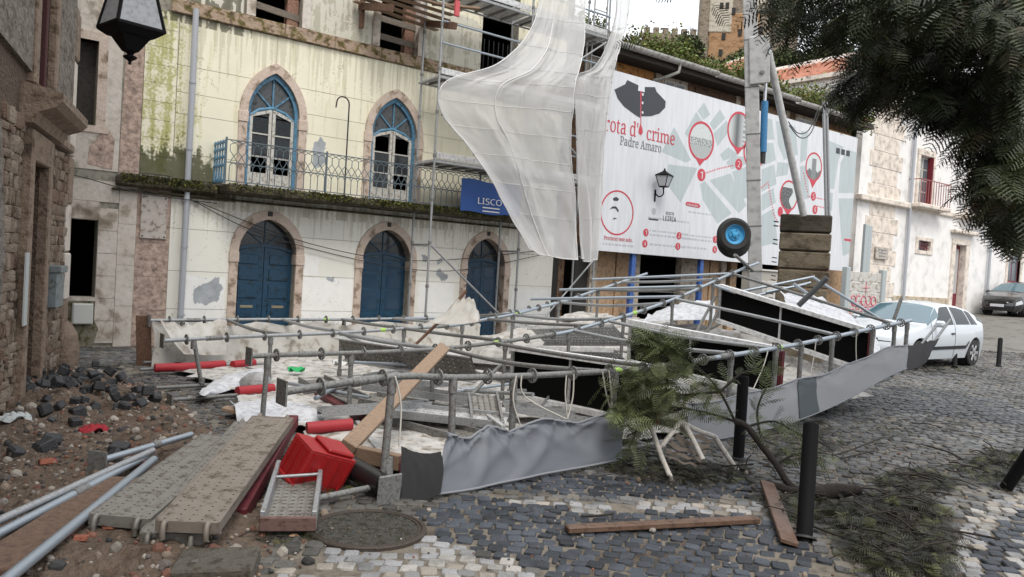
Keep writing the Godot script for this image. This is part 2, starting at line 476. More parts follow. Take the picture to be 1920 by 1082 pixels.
	for k in 420:
		var a := rr(0, TAU); var q := sqrt(rng.randf()) * 0.32; var s := rr(0.005, 0.016)
		peb.set_instance_transform(k, Transform3D(Basis.from_euler(Vector3(rr(-0.4, 0.4), rr(0, 6), rr(-0.4, 0.4))).scaled(Vector3(s, s * 2.0, s)), Vector3(cos(a) * q, 0.004, sin(a) * q)))
		var g := rr(0.04, 0.13)
		peb.set_instance_color(k, Color(g, g * 0.97, g * 0.9))
	var pi := MultiMeshInstance3D.new()
	pi.name = "pebble_fill"; pi.multimesh = peb; pi.material_override = cm; pi.set_meta("kind", "stuff")
	mh.add_child(pi)

func common() -> void:
	m("galvanised", lin(0.4, 0.42, 0.44), 0.48, {"metal": 0.45, "tex": "rust", "s": 2.4, "detail": "fine", "ds": 5.0})
	m("galvanised_dull", lin(0.26, 0.265, 0.26), 0.6, {"metal": 0.3, "tex": "rust", "s": 1.7, "detail": "mottle", "ds": 3.0})
	m("galvanised_new", lin(0.34, 0.385, 0.43), 0.42, {"metal": 0.5, "tex": "fine", "s": 3.0})
	m("dark_iron", lin(0.02, 0.02, 0.02), 0.6)
	m("casement_white", lin(0.55, 0.55, 0.53), 0.6, {"tex": "blotch", "s": 1.6})
	m("cable_black", lin(0.03, 0.03, 0.03), 0.7)
	m("rope", lin(0.55, 0.53, 0.48), 0.9)
	m("red_foam", lin(0.36, 0.016, 0.026), 0.6, {"tex": "fine", "s": 3.0, "bump": 0.3})
	m("raw_timber", lin(0.34, 0.235, 0.16), 0.8, {"tex": "mottle", "s": Vector3(1.4, 8.0, 8.0), "bump": 0.3, "detail": "fine", "ds": 2.0})
	m("brown_timber", lin(0.15, 0.08, 0.05), 0.8, {"tex": "mottle", "s": 1.5, "bump": 0.4})
	m("wet_plank", lin(0.13, 0.075, 0.05), 0.55, {"tex": "blotch", "s": 1.6, "bump": 0.4})
	m("black_ply", lin(0.006, 0.006, 0.006), 0.9, {"spec": 0.15})
	m("net_white", lin(0.62, 0.63, 0.64), 0.9, {"tri": true, "tex": "mottle", "s": 0.7, "alpha": 0.8, "back": lin(0.5, 0.5, 0.5)})
	m("net_cloth", lin(0.6, 0.59, 0.57), 0.9, {"tex": "blotch", "s": 0.45, "alpha": 0.93, "back": lin(0.3, 0.3, 0.3)})
	m("sheet_white", lin(0.62, 0.63, 0.66), 0.95, {"tex": "mottle", "s": 0.9, "spec": 0.2})
	m("net_grey", lin(0.16, 0.175, 0.2), 0.6, {"tri": false, "alpha": 0.9, "back": lin(0.1, 0.1, 0.1)})
	m("net_black", lin(0.02, 0.02, 0.022), 0.85, {"tex": "fine", "s": 1.0, "alpha": 0.94})
	m("steel_deck", lin(0.27, 0.26, 0.245), 0.55, {"metal": 0.3, "tex": "blotch", "s": 1.3, "detail": "fine", "ds": 4.0})
	m("aluminium", lin(0.62, 0.62, 0.62), 0.45, {"metal": 0.4, "tex": "mottle", "s": 1.2})
	m("deck_hole", lin(0.02, 0.02, 0.02), 0.9)
	m("green_tape", lin(0.3, 0.5, 0.08), 0.5)
	m("brick_red", lin(0.3, 0.1, 0.06), 0.85, {"tex": "mottle", "s": 3.0, "bump": 0.5})
	m("lime_chip", lin(0.42, 0.38, 0.33), 0.9, {"tex": "blotch", "s": 3.0, "bump": 0.6})
	m("basalt", lin(0.035, 0.036, 0.04), 0.6, {"tex": "speck", "s": 3.0, "bump": 0.6})

func arch(cx: float, hw: float, y0: float, ys: float, ya: float, seg := 10) -> PackedVector2Array:
	# pointed arch: jambs from y0 to the springing ys, two arcs meeting at ya
	var h := ya - ys
	var d := (h * h - hw * hw) / (2.0 * hw)
	var R := hw + d
	var p := PackedVector2Array([Vector2(cx - hw, y0)])
	var a1 := atan2(h, d)
	for k in seg + 1:
		var a := a1 * k / seg
		p.append(Vector2(cx - hw + R - R * cos(a), ys + R * sin(a)))
	for k in seg:
		var a := a1 * (seg - 1 - k) / seg
		p.append(Vector2(cx + hw - R + R * cos(a), ys + R * sin(a)))
	p.append(Vector2(cx + hw, y0))
	return p
func clip_all(poly: PackedVector2Array, holes: Array) -> Array:
	var list := [poly]
	for h in holes:
		var nxt := []
		for q in list:
			for r in Geometry2D.clip_polygons(q, h): nxt.append(r)
		list = nxt
	return list
func panel(parent: Node, called: String, poly: PackedVector2Array, holes: Array, z0: float, z1: float, mat: Material, us := Vector2.ZERO, uo := Vector2.ZERO) -> void:
	for q in clip_all(poly, holes):
		var b := B.new()
		b.has_uv = us != Vector2.ZERO
		b.prism(T(), q, z0, z1, us, uo)
		obj(called, b, mat, parent)
func band(a: PackedVector2Array, b: PackedVector2Array, i0: int, i1: int) -> PackedVector2Array:
	var p := PackedVector2Array()
	for k in range(i0, i1 + 1): p.append(a[k])
	for k in range(i1, i0 - 1, -1): p.append(b[k])
	return p
func bx(x0: float, y0: float, z0: float, x1: float, y1: float, z1: float, ch := 0.0) -> B:
	return B.new().box(T(Vector3((x0 + x1) / 2, (y0 + y1) / 2, (z0 + z1) / 2)), Vector3(absf(x1 - x0), absf(y1 - y0), absf(z1 - z0)), ch)

func facade_picture() -> ImageTexture:
	var n := FastNoiseLite.new()
	n.seed = 2; n.frequency = 1.0; n.fractal_octaves = 4
	var st := FastNoiseLite.new()
	st.seed = 6; st.frequency = 1.0; st.fractal_octaves = 3
	var patches := [V2([4.08, 1.03, 4.2, 1.06, 4.3, 1.13, 4.54, 1.24, 4.56, 1.12, 4.62, 1.04, 4.55, 0.92, 4.52, 0.8, 4.3, 0.74, 4.1, 0.76]), V2([6.2, 3.9, 6.3, 4.02, 6.42, 3.95, 6.44, 3.6, 6.35, 3.44, 6.2, 3.45, 6.16, 3.7]),
		V2([9.15, 1.62, 9.38, 1.5, 9.42, 1.4, 9.25, 1.36, 9.12, 1.5]), V2([9.1, 1.78, 9.24, 1.85, 9.28, 1.74, 9.14, 1.7]), V2([6.6, 1.32, 6.78, 1.34, 6.75, 1.24, 6.62, 1.26]), V2([8.72, 1.9, 8.86, 1.86, 8.84, 1.72, 8.74, 1.74])]
	var white := [rect(6.12, 1.34, 6.42, 1.72), rect(6.1, 0.0, 7.2, 1.3), rect(8.7, 0.2, 9.6, 1.3), rect(3.95, 0.0, 4.65, 1.25), rect(11.2, 0.2, 12.6, 1.25)]
	return picture(896, 688, func(px: int, py: int) -> Color:
		var x := 1.4 + px * 0.0125
		var y := 8.6 - py * 0.0125
		var p := Vector2(x, y)
		var big := n.get_noise_2d(x * 0.7, y * 0.7)
		var fine := n.get_noise_2d(x * 4.0 + 40.0, y * 4.0)
		var run := st.get_noise_2d(x * 7.0, y * 0.55)
		var grit := n.get_noise_2d(x * 17.0 + 3.0, y * 17.0)
		var c := Color(0.76, 0.725, 0.58)
		if y < 2.8: c = Color(0.76, 0.745, 0.68)
		if y > 5.9: c = Color(0.56, 0.54, 0.46) if y < 7.0 + big * 0.4 else Color(0.68, 0.64, 0.5)
		c = c * (1.0 + 0.06 * big + 0.025 * fine)
		for w in white:
			if Geometry2D.is_point_in_polygon(p + Vector2(fine, big) * 0.05, w): c = Color(0.8, 0.795, 0.77) * (1.0 + 0.05 * fine)
		# run-off stains and algae, broken up by their own grain
		if y > 2.9 and y < 5.75 and run > 0.3 + 0.4 * fine: c = c.lerp(Color(0.56, 0.52, 0.32), clampf((run - 0.3) * 2.0, 0.0, 0.4))
		if x > 3.0 and x < 4.55 and y > 3.0:
			var green := 0.68 - absf(x - 3.38) * 1.25 + run * 0.7 + fine * 0.6 + grit * 0.7
			if green > 0.2: c = c.lerp(Color(0.34, 0.34, 0.08), clampf((green - 0.2) * 1.3, 0.0, 0.8))
		# drips that start at the ledges and run down in streaks of uneven length
		for led in [[5.74, 1.1], [2.7, 0.7], [8.6, 1.5]]:
			var fall: float = led[0] - y
			var reach: float = led[1] * maxf(0.0, st.get_noise_2d(x * 11.0 + led[0] * 7.0, 3.0) + 0.18) * 1.6
			if fall > 0.0 and fall < reach * (1.0 + 0.5 * grit): c = c.lerp(Color(0.3, 0.28, 0.17), 0.32)
		if y > 5.9 and run + fine * 0.6 > 0.12 + (0.0 if y < 6.8 else 0.3): c = c.lerp(Color(0.24, 0.22, 0.15), 0.45)
		if x < 4.9 and y > 5.6 and run * 0.8 + fine * 0.6 > -0.18: c = c.lerp(Color(0.06, 0.055, 0.03), 0.75)
		var low := 3.5 - 0.6 * smoothstep(4.0, 4.6, x) + 0.25 * big
		if x > 3.0 and y > 2.6 and x < 4.75:
			var wet := low + 0.3 * run + 0.25 * fine + 0.22 * grit - y
			if wet > 0.0: c = c.lerp(Color(0.06, 0.062, 0.022) * (1.0 + 0.5 * grit), clampf(wet * 5.0, 0.0, 0.9))
		if y < 2.75 and y > 2.45 and run + fine * 0.4 > 0.1: c = c.lerp(Color(0.3, 0.28, 0.2), 0.5)
		if y < 0.45 and fine + run * 0.5 > -0.1: c = c.lerp(Color(0.3, 0.28, 0.24), 0.5)
		for q in patches:
			if Geometry2D.is_point_in_polygon(p + Vector2(fine, run) * 0.05, q): c = Color(0.34, 0.36, 0.38) * (1.0 + 0.3 * fine + 0.15 * big)
		if absf(n.get_noise_2d(x * 1.6 + 9.0, y * 1.6)) < 0.006 and big > 0.0: c = c * 0.6
		return c.clamp().linear_to_srgb())

func main_building() -> void:
	var bd := thing("old_townhouse", "derelict cream townhouse with pointed blue doors and a mossy balcony", "building")
	var us := Vector2(1.0 / 11.2, 1.0 / 8.6)
	var uo := Vector2(1.4, 0.0)
	var plaster := m("cream_plaster", Color.WHITE, 0.85, {"tex": facade_picture(), "tri": false})
	var core_m := m("wall_core", lin(0.3, 0.28, 0.23), 0.9, {"tex": "mottle", "s": 0.8})
	var stone := m("pink_stone", lin(0.64, 0.53, 0.46), 0.8, {"tex": "fine", "s": 0.7, "bump": 0.5, "detail": "blotch", "ds": 0.4})
	var lime := m("limestone", lin(0.66, 0.61, 0.56), 0.8, {"tex": "fine", "s": 0.3, "bump": 0.6, "detail": "blotch", "ds": 0.17})
	var pink := m("pink_render", lin(0.55, 0.41, 0.34), 0.9, {"tex": "mottle", "s": 0.6, "bump": 1.2, "detail": "mottle", "ds": 0.9})
	var blue := m("door_blue", lin(0.01, 0.052, 0.105), 0.4, {"tex": "blotch", "s": 1.1, "bump": 0.15})
	var sky_blue := m("frame_blue", lin(0.1, 0.26, 0.42), 0.55, {"tex": "blotch", "s": 1.5})
	var white := m("casement_white", lin(0.55, 0.55, 0.53), 0.6, {"tex": "blotch", "s": 1.6})
	var glass := m("old_glass", lin(0.035, 0.04, 0.045), 0.12, {"tex": "mottle", "s": 1.5, "spec": 0.5})
	var dark := m("dark_room", lin(0.03, 0.028, 0.026), 0.95)
	var doors := [[5.4, 0.55], [7.9, 0.55], [10.42, 0.52]]
	var wins := [[5.38, 0.49], [7.92, 0.52]]
	var d_in := []; var d_out := []; var w_in := []; var w_out := []
	for d in doors:
		d_in.append(arch(d[0], d[1], -0.05, 1.72, 2.35)); d_out.append(arch(d[0], d[1] + 0.155, -0.05, 1.72, 2.53))
	for w in wins:
		w_in.append(arch(w[0], w[1], 2.9, 4.28, 5.06)); w_out.append(arch(w[0], w[1] + 0.15, 2.9, 4.28, 5.24))
	var l_door := rect(2.05, 0.82, 2.53, 2.09)
	var l_win := rect(2.07, 3.63, 2.42, 5.0)
	# wall core, bay by bay, with the openings cut through
	var core := B.new()
	for bay in [[0.6, 2.3, -0.1, 0.0], [3.03, 5.4], [5.4, 7.9], [7.9, 10.42], [10.42, 12.4]]:
		if bay.size() == 2:
			for q in clip_all(rect(bay[0], -0.1, bay[1], 2.75), d_in): core.prism(T(), q, ZF - 0.012, ZF - 0.3)
	for q in clip_all(rect(0.6, -0.1, 2.29, 2.75), [l_door]) + clip_all(rect(2.29, -0.1, 3.03, 2.75), [l_door]): core.prism(T(), q, ZF - 0.012, ZF - 0.3)
	for q in [rect(0.6, 2.75, 12.4, 2.9)]: core.prism(T(), q, ZF - 0.012, ZF - 0.3)
	for bay in [[3.03, 5.38], [5.38, 7.92], [7.92, 12.4]]:
		for q in clip_all(rect(bay[0], 2.9, bay[1], 5.74), w_in): core.prism(T(), q, ZF - 0.012, ZF - 0.3)
	for q in clip_all(rect(0.6, 2.9, 2.25, 5.74), [l_win]) + clip_all(rect(2.25, 2.9, 3.03, 5.74), [l_win]): core.prism(T(), q, ZF - 0.012, ZF - 0.3)
	core.prism(T(), rect(0.6, 5.74, 12.4, 6.0), ZF - 0.012, ZF - 0.3)
	var up := [rect(4.94, 6.0, 5.82, 7.4), rect(7.46, 6.0, 8.34, 7.4), rect(9.95, 5.98, 10.95, 8.2)]
	for q in clip_all(rect(0.6, 6.0, 12.4, 10.5), up): core.prism(T(), q, ZF - 0.012, ZF - 0.3)
	obj("wall", core, core_m, bd)
	var shell := B.new()
	for s in [[0.6, -0.1, -20.0, 12.4, 10.5, -20.2], [0.4, -0.1, -20.2, 0.6, 10.5, ZF - 0.02], [12.4, -0.1, -20.2, 12.6, 10.5, ZF - 0.02], [0.6, 10.5, -20.2, 12.4, 10.7, ZF], [0.6, 2.76, -20.0, 12.4, 2.88, ZF - 0.31], [0.6, 5.78, -20.0, 12.4, 5.9, ZF - 0.31], [0.6, -0.1, -20.0, 12.4, -0.02, ZF - 0.31]]:
		shell.box(T(Vector3((s[0] + s[3]) / 2, (s[1] + s[4]) / 2, (s[2] + s[5]) / 2)), Vector3(absf(s[3] - s[0]), absf(s[4] - s[1]), absf(s[5] - s[2])))
	obj("interior", shell, dark, bd)
	# rendered panels between scored joints
	var g := 0.004
	for row in [[0.0, 0.65], [0.65, 1.32], [1.32, 2.06], [2.06, 2.75]]:
		for col in [[3.65, 5.4], [5.4, 7.9], [7.9, 10.42], [10.42, 12.4]]:
			panel(bd, "render_panel", rect(col[0] + g, row[0] + g, col[1] - g, row[1] - g), d_out, ZF, ZF - 0.011, plaster, us, uo)
	for row in [[2.92, 3.36], [3.36, 4.05], [4.05, 4.42], [4.42, 4.88], [4.88, 5.74]]:
		for col in [[3.65, 5.38], [5.38, 7.92], [7.92, 10.2], [10.2, 12.4]]:
			panel(bd, "render_panel", rect(col[0] + g, row[0] + g, col[1] - g, row[1] - g), w_out, ZF, ZF - 0.011, plaster, us, uo)
	for row in [[6.0, 6.9], [6.9, 8.2], [8.2, 10.5]]:
		for col in [[0.6, 3.0], [3.0, 4.94], [4.94, 5.82], [5.82, 7.46], [7.46, 8.34], [8.34, 9.95], [9.95, 10.95], [10.95, 12.4]]:
			panel(bd, "render_panel", rect(col[0] + g, row[0] + g, col[1] - g, row[1] - g), up, ZF + (0.0 if col[1] - col[0] > 1.0 else 0.004), ZF - 0.011, plaster, us, uo)
	for k in 9:
		panel(bd, "render_panel", rect(3.12, 2.95 + k * 0.31 + 0.003, 3.64, 2.95 + (k + 1) * 0.31 - 0.003), [], ZF + 0.006 + rr(-0.002, 0.002), ZF - 0.011, plaster, us, uo)
	# corner strip: exposed stone blocks and pink render
	for row in 6:
		var y0 := row * 0.375 + 0.06
		if y0 + 0.37 < 2.75:
			panel(bd, "quoin_stone", rect(2.535, y0, 2.825, y0 + 0.368), [], ZF + 0.012 + rr(-0.004, 0.004), ZF - 0.011, lime)
	for row in 4:
		panel(bd, "quoin_stone", rect(2.83, row * 0.69, 3.105, row * 0.69 + 0.684), [], ZF + 0.016 + rr(-0.004, 0.004), ZF - 0.011, lime)
	panel(bd, "render_panel", rect(0.6, 2.1, 2.53, 2.4), [], ZF + 0.008, ZF - 0.011, lime)
	panel(bd, "render_panel", rect(0.6, 2.405, 2.825, 2.75), [], ZF + 0.01, ZF - 0.011, lime)
	panel(bd, "render_panel", rect(0.6, 0.83, 2.045, 2.095), [], ZF + 0.006, ZF - 0.011, lime)
	for row in [[0.0, 0.62], [0.62, 1.2], [1.2, 1.78], [1.78, 2.75]]:
		panel(bd, "render_panel", rect(3.11, row[0] + 0.003, 3.645, row[1] - 0.003), [], ZF + 0.006, ZF - 0.011, pink)
	panel(bd, "cement_apron", V2([0.6, 0.0, 2.53, 0.0, 2.6, 0.3, 2.5, 0.52, 2.53, 0.81, 0.6, 0.81]), [], ZF + 0.02, ZF - 0.011, m("wet_cement", lin(0.2, 0.185, 0.15), 0.9, {"tex": "moss", "s": 0.5, "bump": 1.0}))
	for q in clip_all(rect(0.6, 2.92, 2.24, 5.74), [l_win]) + clip_all(rect(2.24, 2.92, 2.79, 5.74), [l_win]): panel(bd, "render_panel", q, [], ZF + 0.002, ZF - 0.011, lime)
	panel(bd, "render_panel", V2([2.8, 2.92, 3.11, 2.92, 3.11, 5.74, 2.84, 5.74]), [], ZF - 0.004, ZF - 0.011, pink)
	panel(bd, "bare_patch", V2([2.33, 3.0, 2.7, 2.95, 2.72, 3.45, 2.6, 3.62, 2.5, 3.6, 2.46, 3.4, 2.35, 3.3]), [], ZF + 0.008, ZF - 0.002, pink)
	# stone frame of the left window and door
	for s in [[2.0, 3.52, 2.62, 3.63], [2.42, 3.63, 2.56, 5.0], [1.9, 5.0, 2.56, 5.14], [1.92, 3.63, 2.07, 5.0]]:
		panel(bd, "window_surround", rect(s[0], s[1], s[2], s[3]), [], ZF + 0.03, ZF - 0.28, stone)
	obj("window_shutter", bx(2.07, 3.63, ZF - 0.2, 2.42, 5.0, ZF - 0.23), m("dusty_board", lin(0.05, 0.045, 0.04), 0.9, {"tex": "mottle", "s": 1.0}), bd)
	panel(bd, "door_sill", rect(1.98, 0.76, 2.56, 0.82), [], ZF + 0.03, ZF - 0.28, lime)
	var mb := obj("meter_box", bx(2.2, 0.38, ZF + 0.11, 2.5, 0.72, ZF - 0.0, 0.012), m("meter_white", lin(0.5, 0.5, 0.47), 0.5), bd)
	obj("lid", bx(2.215, 0.395, ZF + 0.118, 2.485, 0.705, ZF + 0.109, 0.004), m("meter_white"), mb)
	# pointed stone surrounds
	var sets := []
	for k in 3: sets.append([d_out[k], d_in[k], doors[k][0], doors[k][1], 1.72, -0.05])
	for k in 2: sets.append([w_out[k], w_in[k], wins[k][0], wins[k][1], 4.28, 2.9])
	for s in sets:
		var o: PackedVector2Array = s[0]; var i: PackedVector2Array = s[1]
		for c in [[1, 6], [6, 11], [11, 16], [16, 21]]:
			var b := B.new()
			b.prism(T(), band(o, i, c[0], c[1]), ZF + 0.035 + rr(-0.003, 0.003), ZF - 0.26)
			obj("arch_stone", b, stone, bd)
		for sd in [-1.0, 1.0]:
			var xi: float = s[2] + sd * s[3]; var xo: float = s[2] + sd * (s[3] + 0.155)
			obj("jamb_stone", bx(minf(xi, xo), s[5], ZF + 0.034, maxf(xi, xo), s[4] - 0.2, ZF - 0.26, 0.004), stone, bd)
			obj("impost_stone", bx(minf(xi, xo) - 0.012, s[4] - 0.199, ZF + 0.05, maxf(xi, xo) + 0.012, s[4] - 0.001, ZF - 0.25, 0.008), stone, bd)
	# doors
	for k in 3:
		var cx: float = doors[k][0]; var hw: float = doors[k][1]
		var inn: PackedVector2Array = d_in[k]
		for sd in [-1.0, 1.0]:
			var leaf := PackedVector2Array()
			for q in [[0.006, 0.0], [hw, 0.0], [hw, 1.72], [hw * 0.6, 1.79], [0.006, 1.83]]: leaf.append(Vector2(cx + sd * q[0], q[1]))
			var lf := B.new()
			lf.prism(T(), leaf, ZF - 0.17, ZF - 0.22)
			var lo := obj("door_leaf", lf, blue, bd)
			for r in ([[0.12, 0.42], [0.5, 0.78], [0.86, 1.12], [1.2, 1.42], [1.5, 1.68]] if k == 0 else [[0.12, 0.62], [0.7, 1.08], [1.14, 1.42], [1.48, 1.68]]):
				var xa: float = cx + sd * 0.1; var xb: float = cx + sd * (hw - 0.07)
				if k == 0 or r[1] < 0.7:
					obj("door_panel", bx(minf(xa, xb), r[0], ZF - 0.152, maxf(xa, xb), r[1], ZF - 0.175, 0.016), blue, lo)
				else:
					obj("door_pane", bx(minf(xa, xb), r[0], ZF - 0.166, maxf(xa, xb), r[1], ZF - 0.172), m("blue_glass", lin(0.02, 0.05, 0.09), 0.15), lo)
			if k == 0: obj("letter_slot", bx(cx + sd * 0.3 - 0.12, 0.68, ZF - 0.14, cx + sd * 0.3 + 0.12, 0.73, ZF - 0.16, 0.006), m("dull_brass", lin(0.5, 0.42, 0.3), 0.35, {"metal": 0.9}), lo)
		var tr := B.new()
		tr.prism(T(), V2([cx - hw, 1.73, cx - hw * 0.6, 1.8, cx, 1.84, cx + hw * 0.6, 1.8, cx + hw, 1.73, cx + hw, 1.79, cx + hw * 0.6, 1.86, cx, 1.9, cx - hw * 0.6, 1.86, cx - hw, 1.79]), ZF - 0.15, ZF - 0.22)
		obj("transom", tr, blue, bd)
		var fg := B.new()
		for q in Geometry2D.clip_polygons(inn, rect(cx - 1, -1, cx + 1, 1.78)): fg.prism(T(), q, ZF - 0.2, ZF - 0.206)
		var fo := obj("fanlight", fg, glass, bd)
		for a in [35.0, 90.0, 145.0]:
			var br := B.new()
			br.bar(Vector3(cx, 1.86, ZF - 0.19), Vector3(cx + cos(deg_to_rad(a)) * 0.44, 1.86 + sin(deg_to_rad(a)) * 0.47, ZF - 0.19), 0.022, 0.022)
			obj("glazing_bar", br, blue, fo)
		obj("threshold", bx(cx - hw - 0.15, -0.05, ZF + 0.22, cx + hw + 0.15, 0.06, ZF - 0.2, 0.01), lime, bd)
		obj("number_plate", bx(cx - 0.045, 2.41, ZF + 0.05, cx + 0.045, 2.5, ZF + 0.035, 0.004), m("dark_iron", lin(0.02, 0.02, 0.02), 0.6), bd)
	# balcony windows: blue frame, white casements, dark panes
	for k in 2:
		var cx: float = wins[k][0]; var hw: float = wins[k][1]
		var f_in := arch(cx, hw - 0.065, 2.9, 4.28, 4.96)
		var w_i: PackedVector2Array = w_in[k]
		for c in [[0, 11], [11, 22]]:
			var b := B.new()
			b.prism(T(), band(w_i, f_in, c[0], c[1]), ZF - 0.04, ZF - 0.14)
			obj("window_frame", b, sky_blue, bd)
		var tb := B.new()
		tb.tube([Vector3(cx - hw + 0.04, 4.2, ZF - 0.09), Vector3(cx - hw * 0.5, 4.36, ZF - 0.09), Vector3(cx, 4.42, ZF - 0.09), Vector3(cx + hw * 0.5, 4.36, ZF - 0.09), Vector3(cx + hw - 0.04, 4.2, ZF - 0.09)], 0.035, 6)
		obj("window_frame", tb, sky_blue, bd)
		var fg := B.new()
		for q in Geometry2D.clip_polygons(f_in, rect(cx - 1, 2, cx + 1, 4.25)): fg.prism(T(), q, ZF - 0.1, ZF - 0.105)
		var fo := obj("fanlight", fg, m("dusty_glass", lin(0.09, 0.1, 0.11), 0.2, {"tex": "blotch", "s": 1.2}), bd)
		for a in [38.0, 90.0, 142.0]:
			var br := B.new()
			br.bar(Vector3(cx, 4.4, ZF - 0.085), Vector3(cx + cos(deg_to_rad(a)) * 0.46, 4.4 + sin(deg_to_rad(a)) * 0.54, ZF - 0.085), 0.025, 0.03)
			obj("glazing_bar", br, sky_blue, fo)
		for sd in [-1.0, 1.0]:
			var c0: float = cx + sd * 0.008; var c1: float = cx + sd * (hw - 0.07)
			var x0 := minf(c0, c1); var x1 := maxf(c0, c1)
			var top := func(x: float) -> float: return 4.385 - 0.19 * pow(absf(x - cx) / hw, 2.0) * 1.0
			var cs := B.new()
			for st in [[c0, c0 + sd * 0.055], [c1 - sd * 0.055, c1]]:
				cs.prism(T(), V2([st[0], 2.95, st[1], 2.95, st[1], top.call(st[1]), st[0], top.call(st[0])]), ZF - 0.06, ZF - 0.11)
			cs.prism(T(), V2([x0 + 0.05, top.call(x0 + 0.05), x0 + 0.05, top.call(x0 + 0.05) - 0.06, x1 - 0.05, top.call(x1 - 0.05) - 0.06, x1 - 0.05, top.call(x1 - 0.05)]), ZF - 0.062, ZF - 0.108)
			cs.prism(T(), rect(x0 + 0.05, 2.95, x1 - 0.05, 3.2), ZF - 0.066, ZF - 0.1)
			var co := obj("casement", cs, white, bd)
			for y in [3.5, 3.92]: obj("glazing_bar", bx(x0 + 0.05, y - 0.012, ZF - 0.068, x1 - 0.05, y + 0.012, ZF - 0.1), white, co)
			for r in [[3.21, 3.49], [3.51, 3.91], [3.93, 4.22]]:
				if k == 1 and ((r[0] < 3.3 and sd > 0) or r[0] > 3.9): continue
				if k == 0 and r[0] < 3.3: continue
				obj("pane", bx(x0 + 0.05, r[0], ZF - 0.08, x1 - 0.05, r[1], ZF - 0.085), glass, co)
	# ledge and upper openings
	for k in 9:
		obj("ledge_stone", bx(3.5 + k * 1.0, 5.75, ZF + 0.06 + rr(-0.004, 0.004), 3.5 + k * 1.0 + 0.993, 5.985, ZF - 0.01, 0.012), m("ledge_pink", lin(0.42, 0.33, 0.27), 0.85, {"tex": "blotch", "s": 0.9, "bump": 0.8, "detail": "moss", "ds": 0.35}), bd)
	var wood := m("grey_wood", lin(0.2, 0.17, 0.14), 0.9, {"tex": "mottle", "s": Vector3(0.6, 6.0, 3.0), "bump": 0.4})
	for u in [[4.94, 5.82], [7.46, 8.34]]:
		for sd in [0, 1]:
			var x: float = u[sd]
			obj("window_surround", bx(x - 0.17 if sd == 0 else x, 6.0, ZF + 0.03, x if sd == 0 else x + 0.17, 7.4, ZF - 0.25, 0.006), lime, bd)
		for y in [6.25, 6.62]: obj("board", B.new().bar(Vector3(u[0], y + rr(-0.03, 0.03), ZF - 0.12), Vector3(u[1], y - rr(0.0, 0.06), ZF - 0.12), 0.03, 0.12), wood, bd)
		obj("brick_pier", bx(u[1] - 0.24, 6.0, ZF - 0.12, u[1] - 0.02, 7.0, ZF - 0.28, 0.01), m("raw_brick", lin(0.3, 0.17, 0.12), 0.9, {"tex": "mottle", "s": 2.0, "bump": 0.8}), bd)
	for k in 7: obj("guard_bar", B.new().tube([Vector3(10.05 + k * 0.13, 5.99, ZF - 0.05), Vector3(10.05 + k * 0.13, 6.75, ZF - 0.05)], 0.011, 6), m("dark_iron"), bd)
	# balcony slab with moss
	var slab_m := m("mossy_slab", lin(0.09, 0.08, 0.06), 0.95, {"tex": "moss", "s": 0.6, "bump": 2.5, "detail": "blotch", "ds": 0.7})
	for k in 7: obj("balcony_slab", bx(4.4 + k * 1.0, 2.73 + rr(-0.01, 0.01), ZF + 0.66, 4.4 + k * 1.0 + 0.996, 2.885, ZF - 0.005, 0.03), slab_m, bd)
	obj("cornice", bx(2.75, 2.7, ZF + 0.2, 4.39, 2.88, ZF, 0.03), slab_m, bd)
	obj("cornice", bx(2.7, 2.62, ZF + 0.12, 12.4, 2.655, ZF, 0.01), slab_m, bd)
	var tuft := B.new()
	tuft.has_col = true
	for k in 5200:
		var x := rr(2.8, 11.3)
		var fr := ZF + (0.66 if x > 4.4 else 0.2)
		var dens := sin(x * 2.3) + sin(x * 5.1 + 1.0) + sin(x * 0.9)
		if dens < -0.5 and rng.randf() < 0.7: continue
		var p := Vector3(x, 2.885 - rr(0.0, 0.11) * float(rng.randf() < 0.6), fr - rr(-0.012, 0.12) * 0.6)
		if p.y < 2.88: p.z = fr + rr(0.0, 0.012)
		var s := rr(0.015, 0.055)
		var q := rr(0.5, 1.3)
		tuft.col = [Color(0.09, 0.11, 0.02), Color(0.05, 0.06, 0.015), Color(0.16, 0.16, 0.03), Color(0.04, 0.035, 0.02)][rng.randi() % 4] * q
		var dir := Vector3(rr(-1, 1), rr(-0.2, 1.0), rr(0.0, 1.0)).normalized() * s
		var w := Vector3(rr(-1, 1), rr(-1, 1), rr(-1, 1)).normalized() * s * 0.5
		tuft.tri(p - w, p + w, p + dir)
	var tm := obj("moss", tuft, m("moss_leaf", Color.WHITE, 0.9, {"tri": false, "vcol": true}), bd)
	tm.set_meta("kind", "stuff")
	# wrought iron railing: rails, arched balusters, crossed top frieze
	var iron := m("railing_paint", lin(0.11, 0.15, 0.18), 0.6, {"tex": "rust", "s": 3.0})
	var ZR := ZF + 0.62
	var rl := B.new()
	for y in [2.93, 3.25, 3.64]: rl.bar(Vector3(4.35, y, ZR), Vector3(11.0, y, ZR), 0.022, 0.016)
	for x in [4.35, 6.2, 8.05, 9.7, 11.0]: rl.bar(Vector3(x, 2.88, ZR), Vector3(x, 3.68, ZR), 0.028, 0.028, Vector3.RIGHT)
	var ro := obj("railing", rl, iron, bd)
	var post := B.new()
	post.tube([Vector3(0, 2.93, 0), Vector3(0, 3.17, 0)], 0.0075, 5)
	var bowl := B.new()
	var pts := []
	for k in 9: pts.append(Vector3(-0.0675 * cos(PI * k / 8.0), 3.17 + 0.075 * sin(PI * k / 8.0), 0))
	bowl.tube(pts, 0.0075, 5, false)
	post.add(bowl, T(Vector3(0.0675, 0, 0)))
	var post_mesh := post.mesh()
	var fr := B.new()
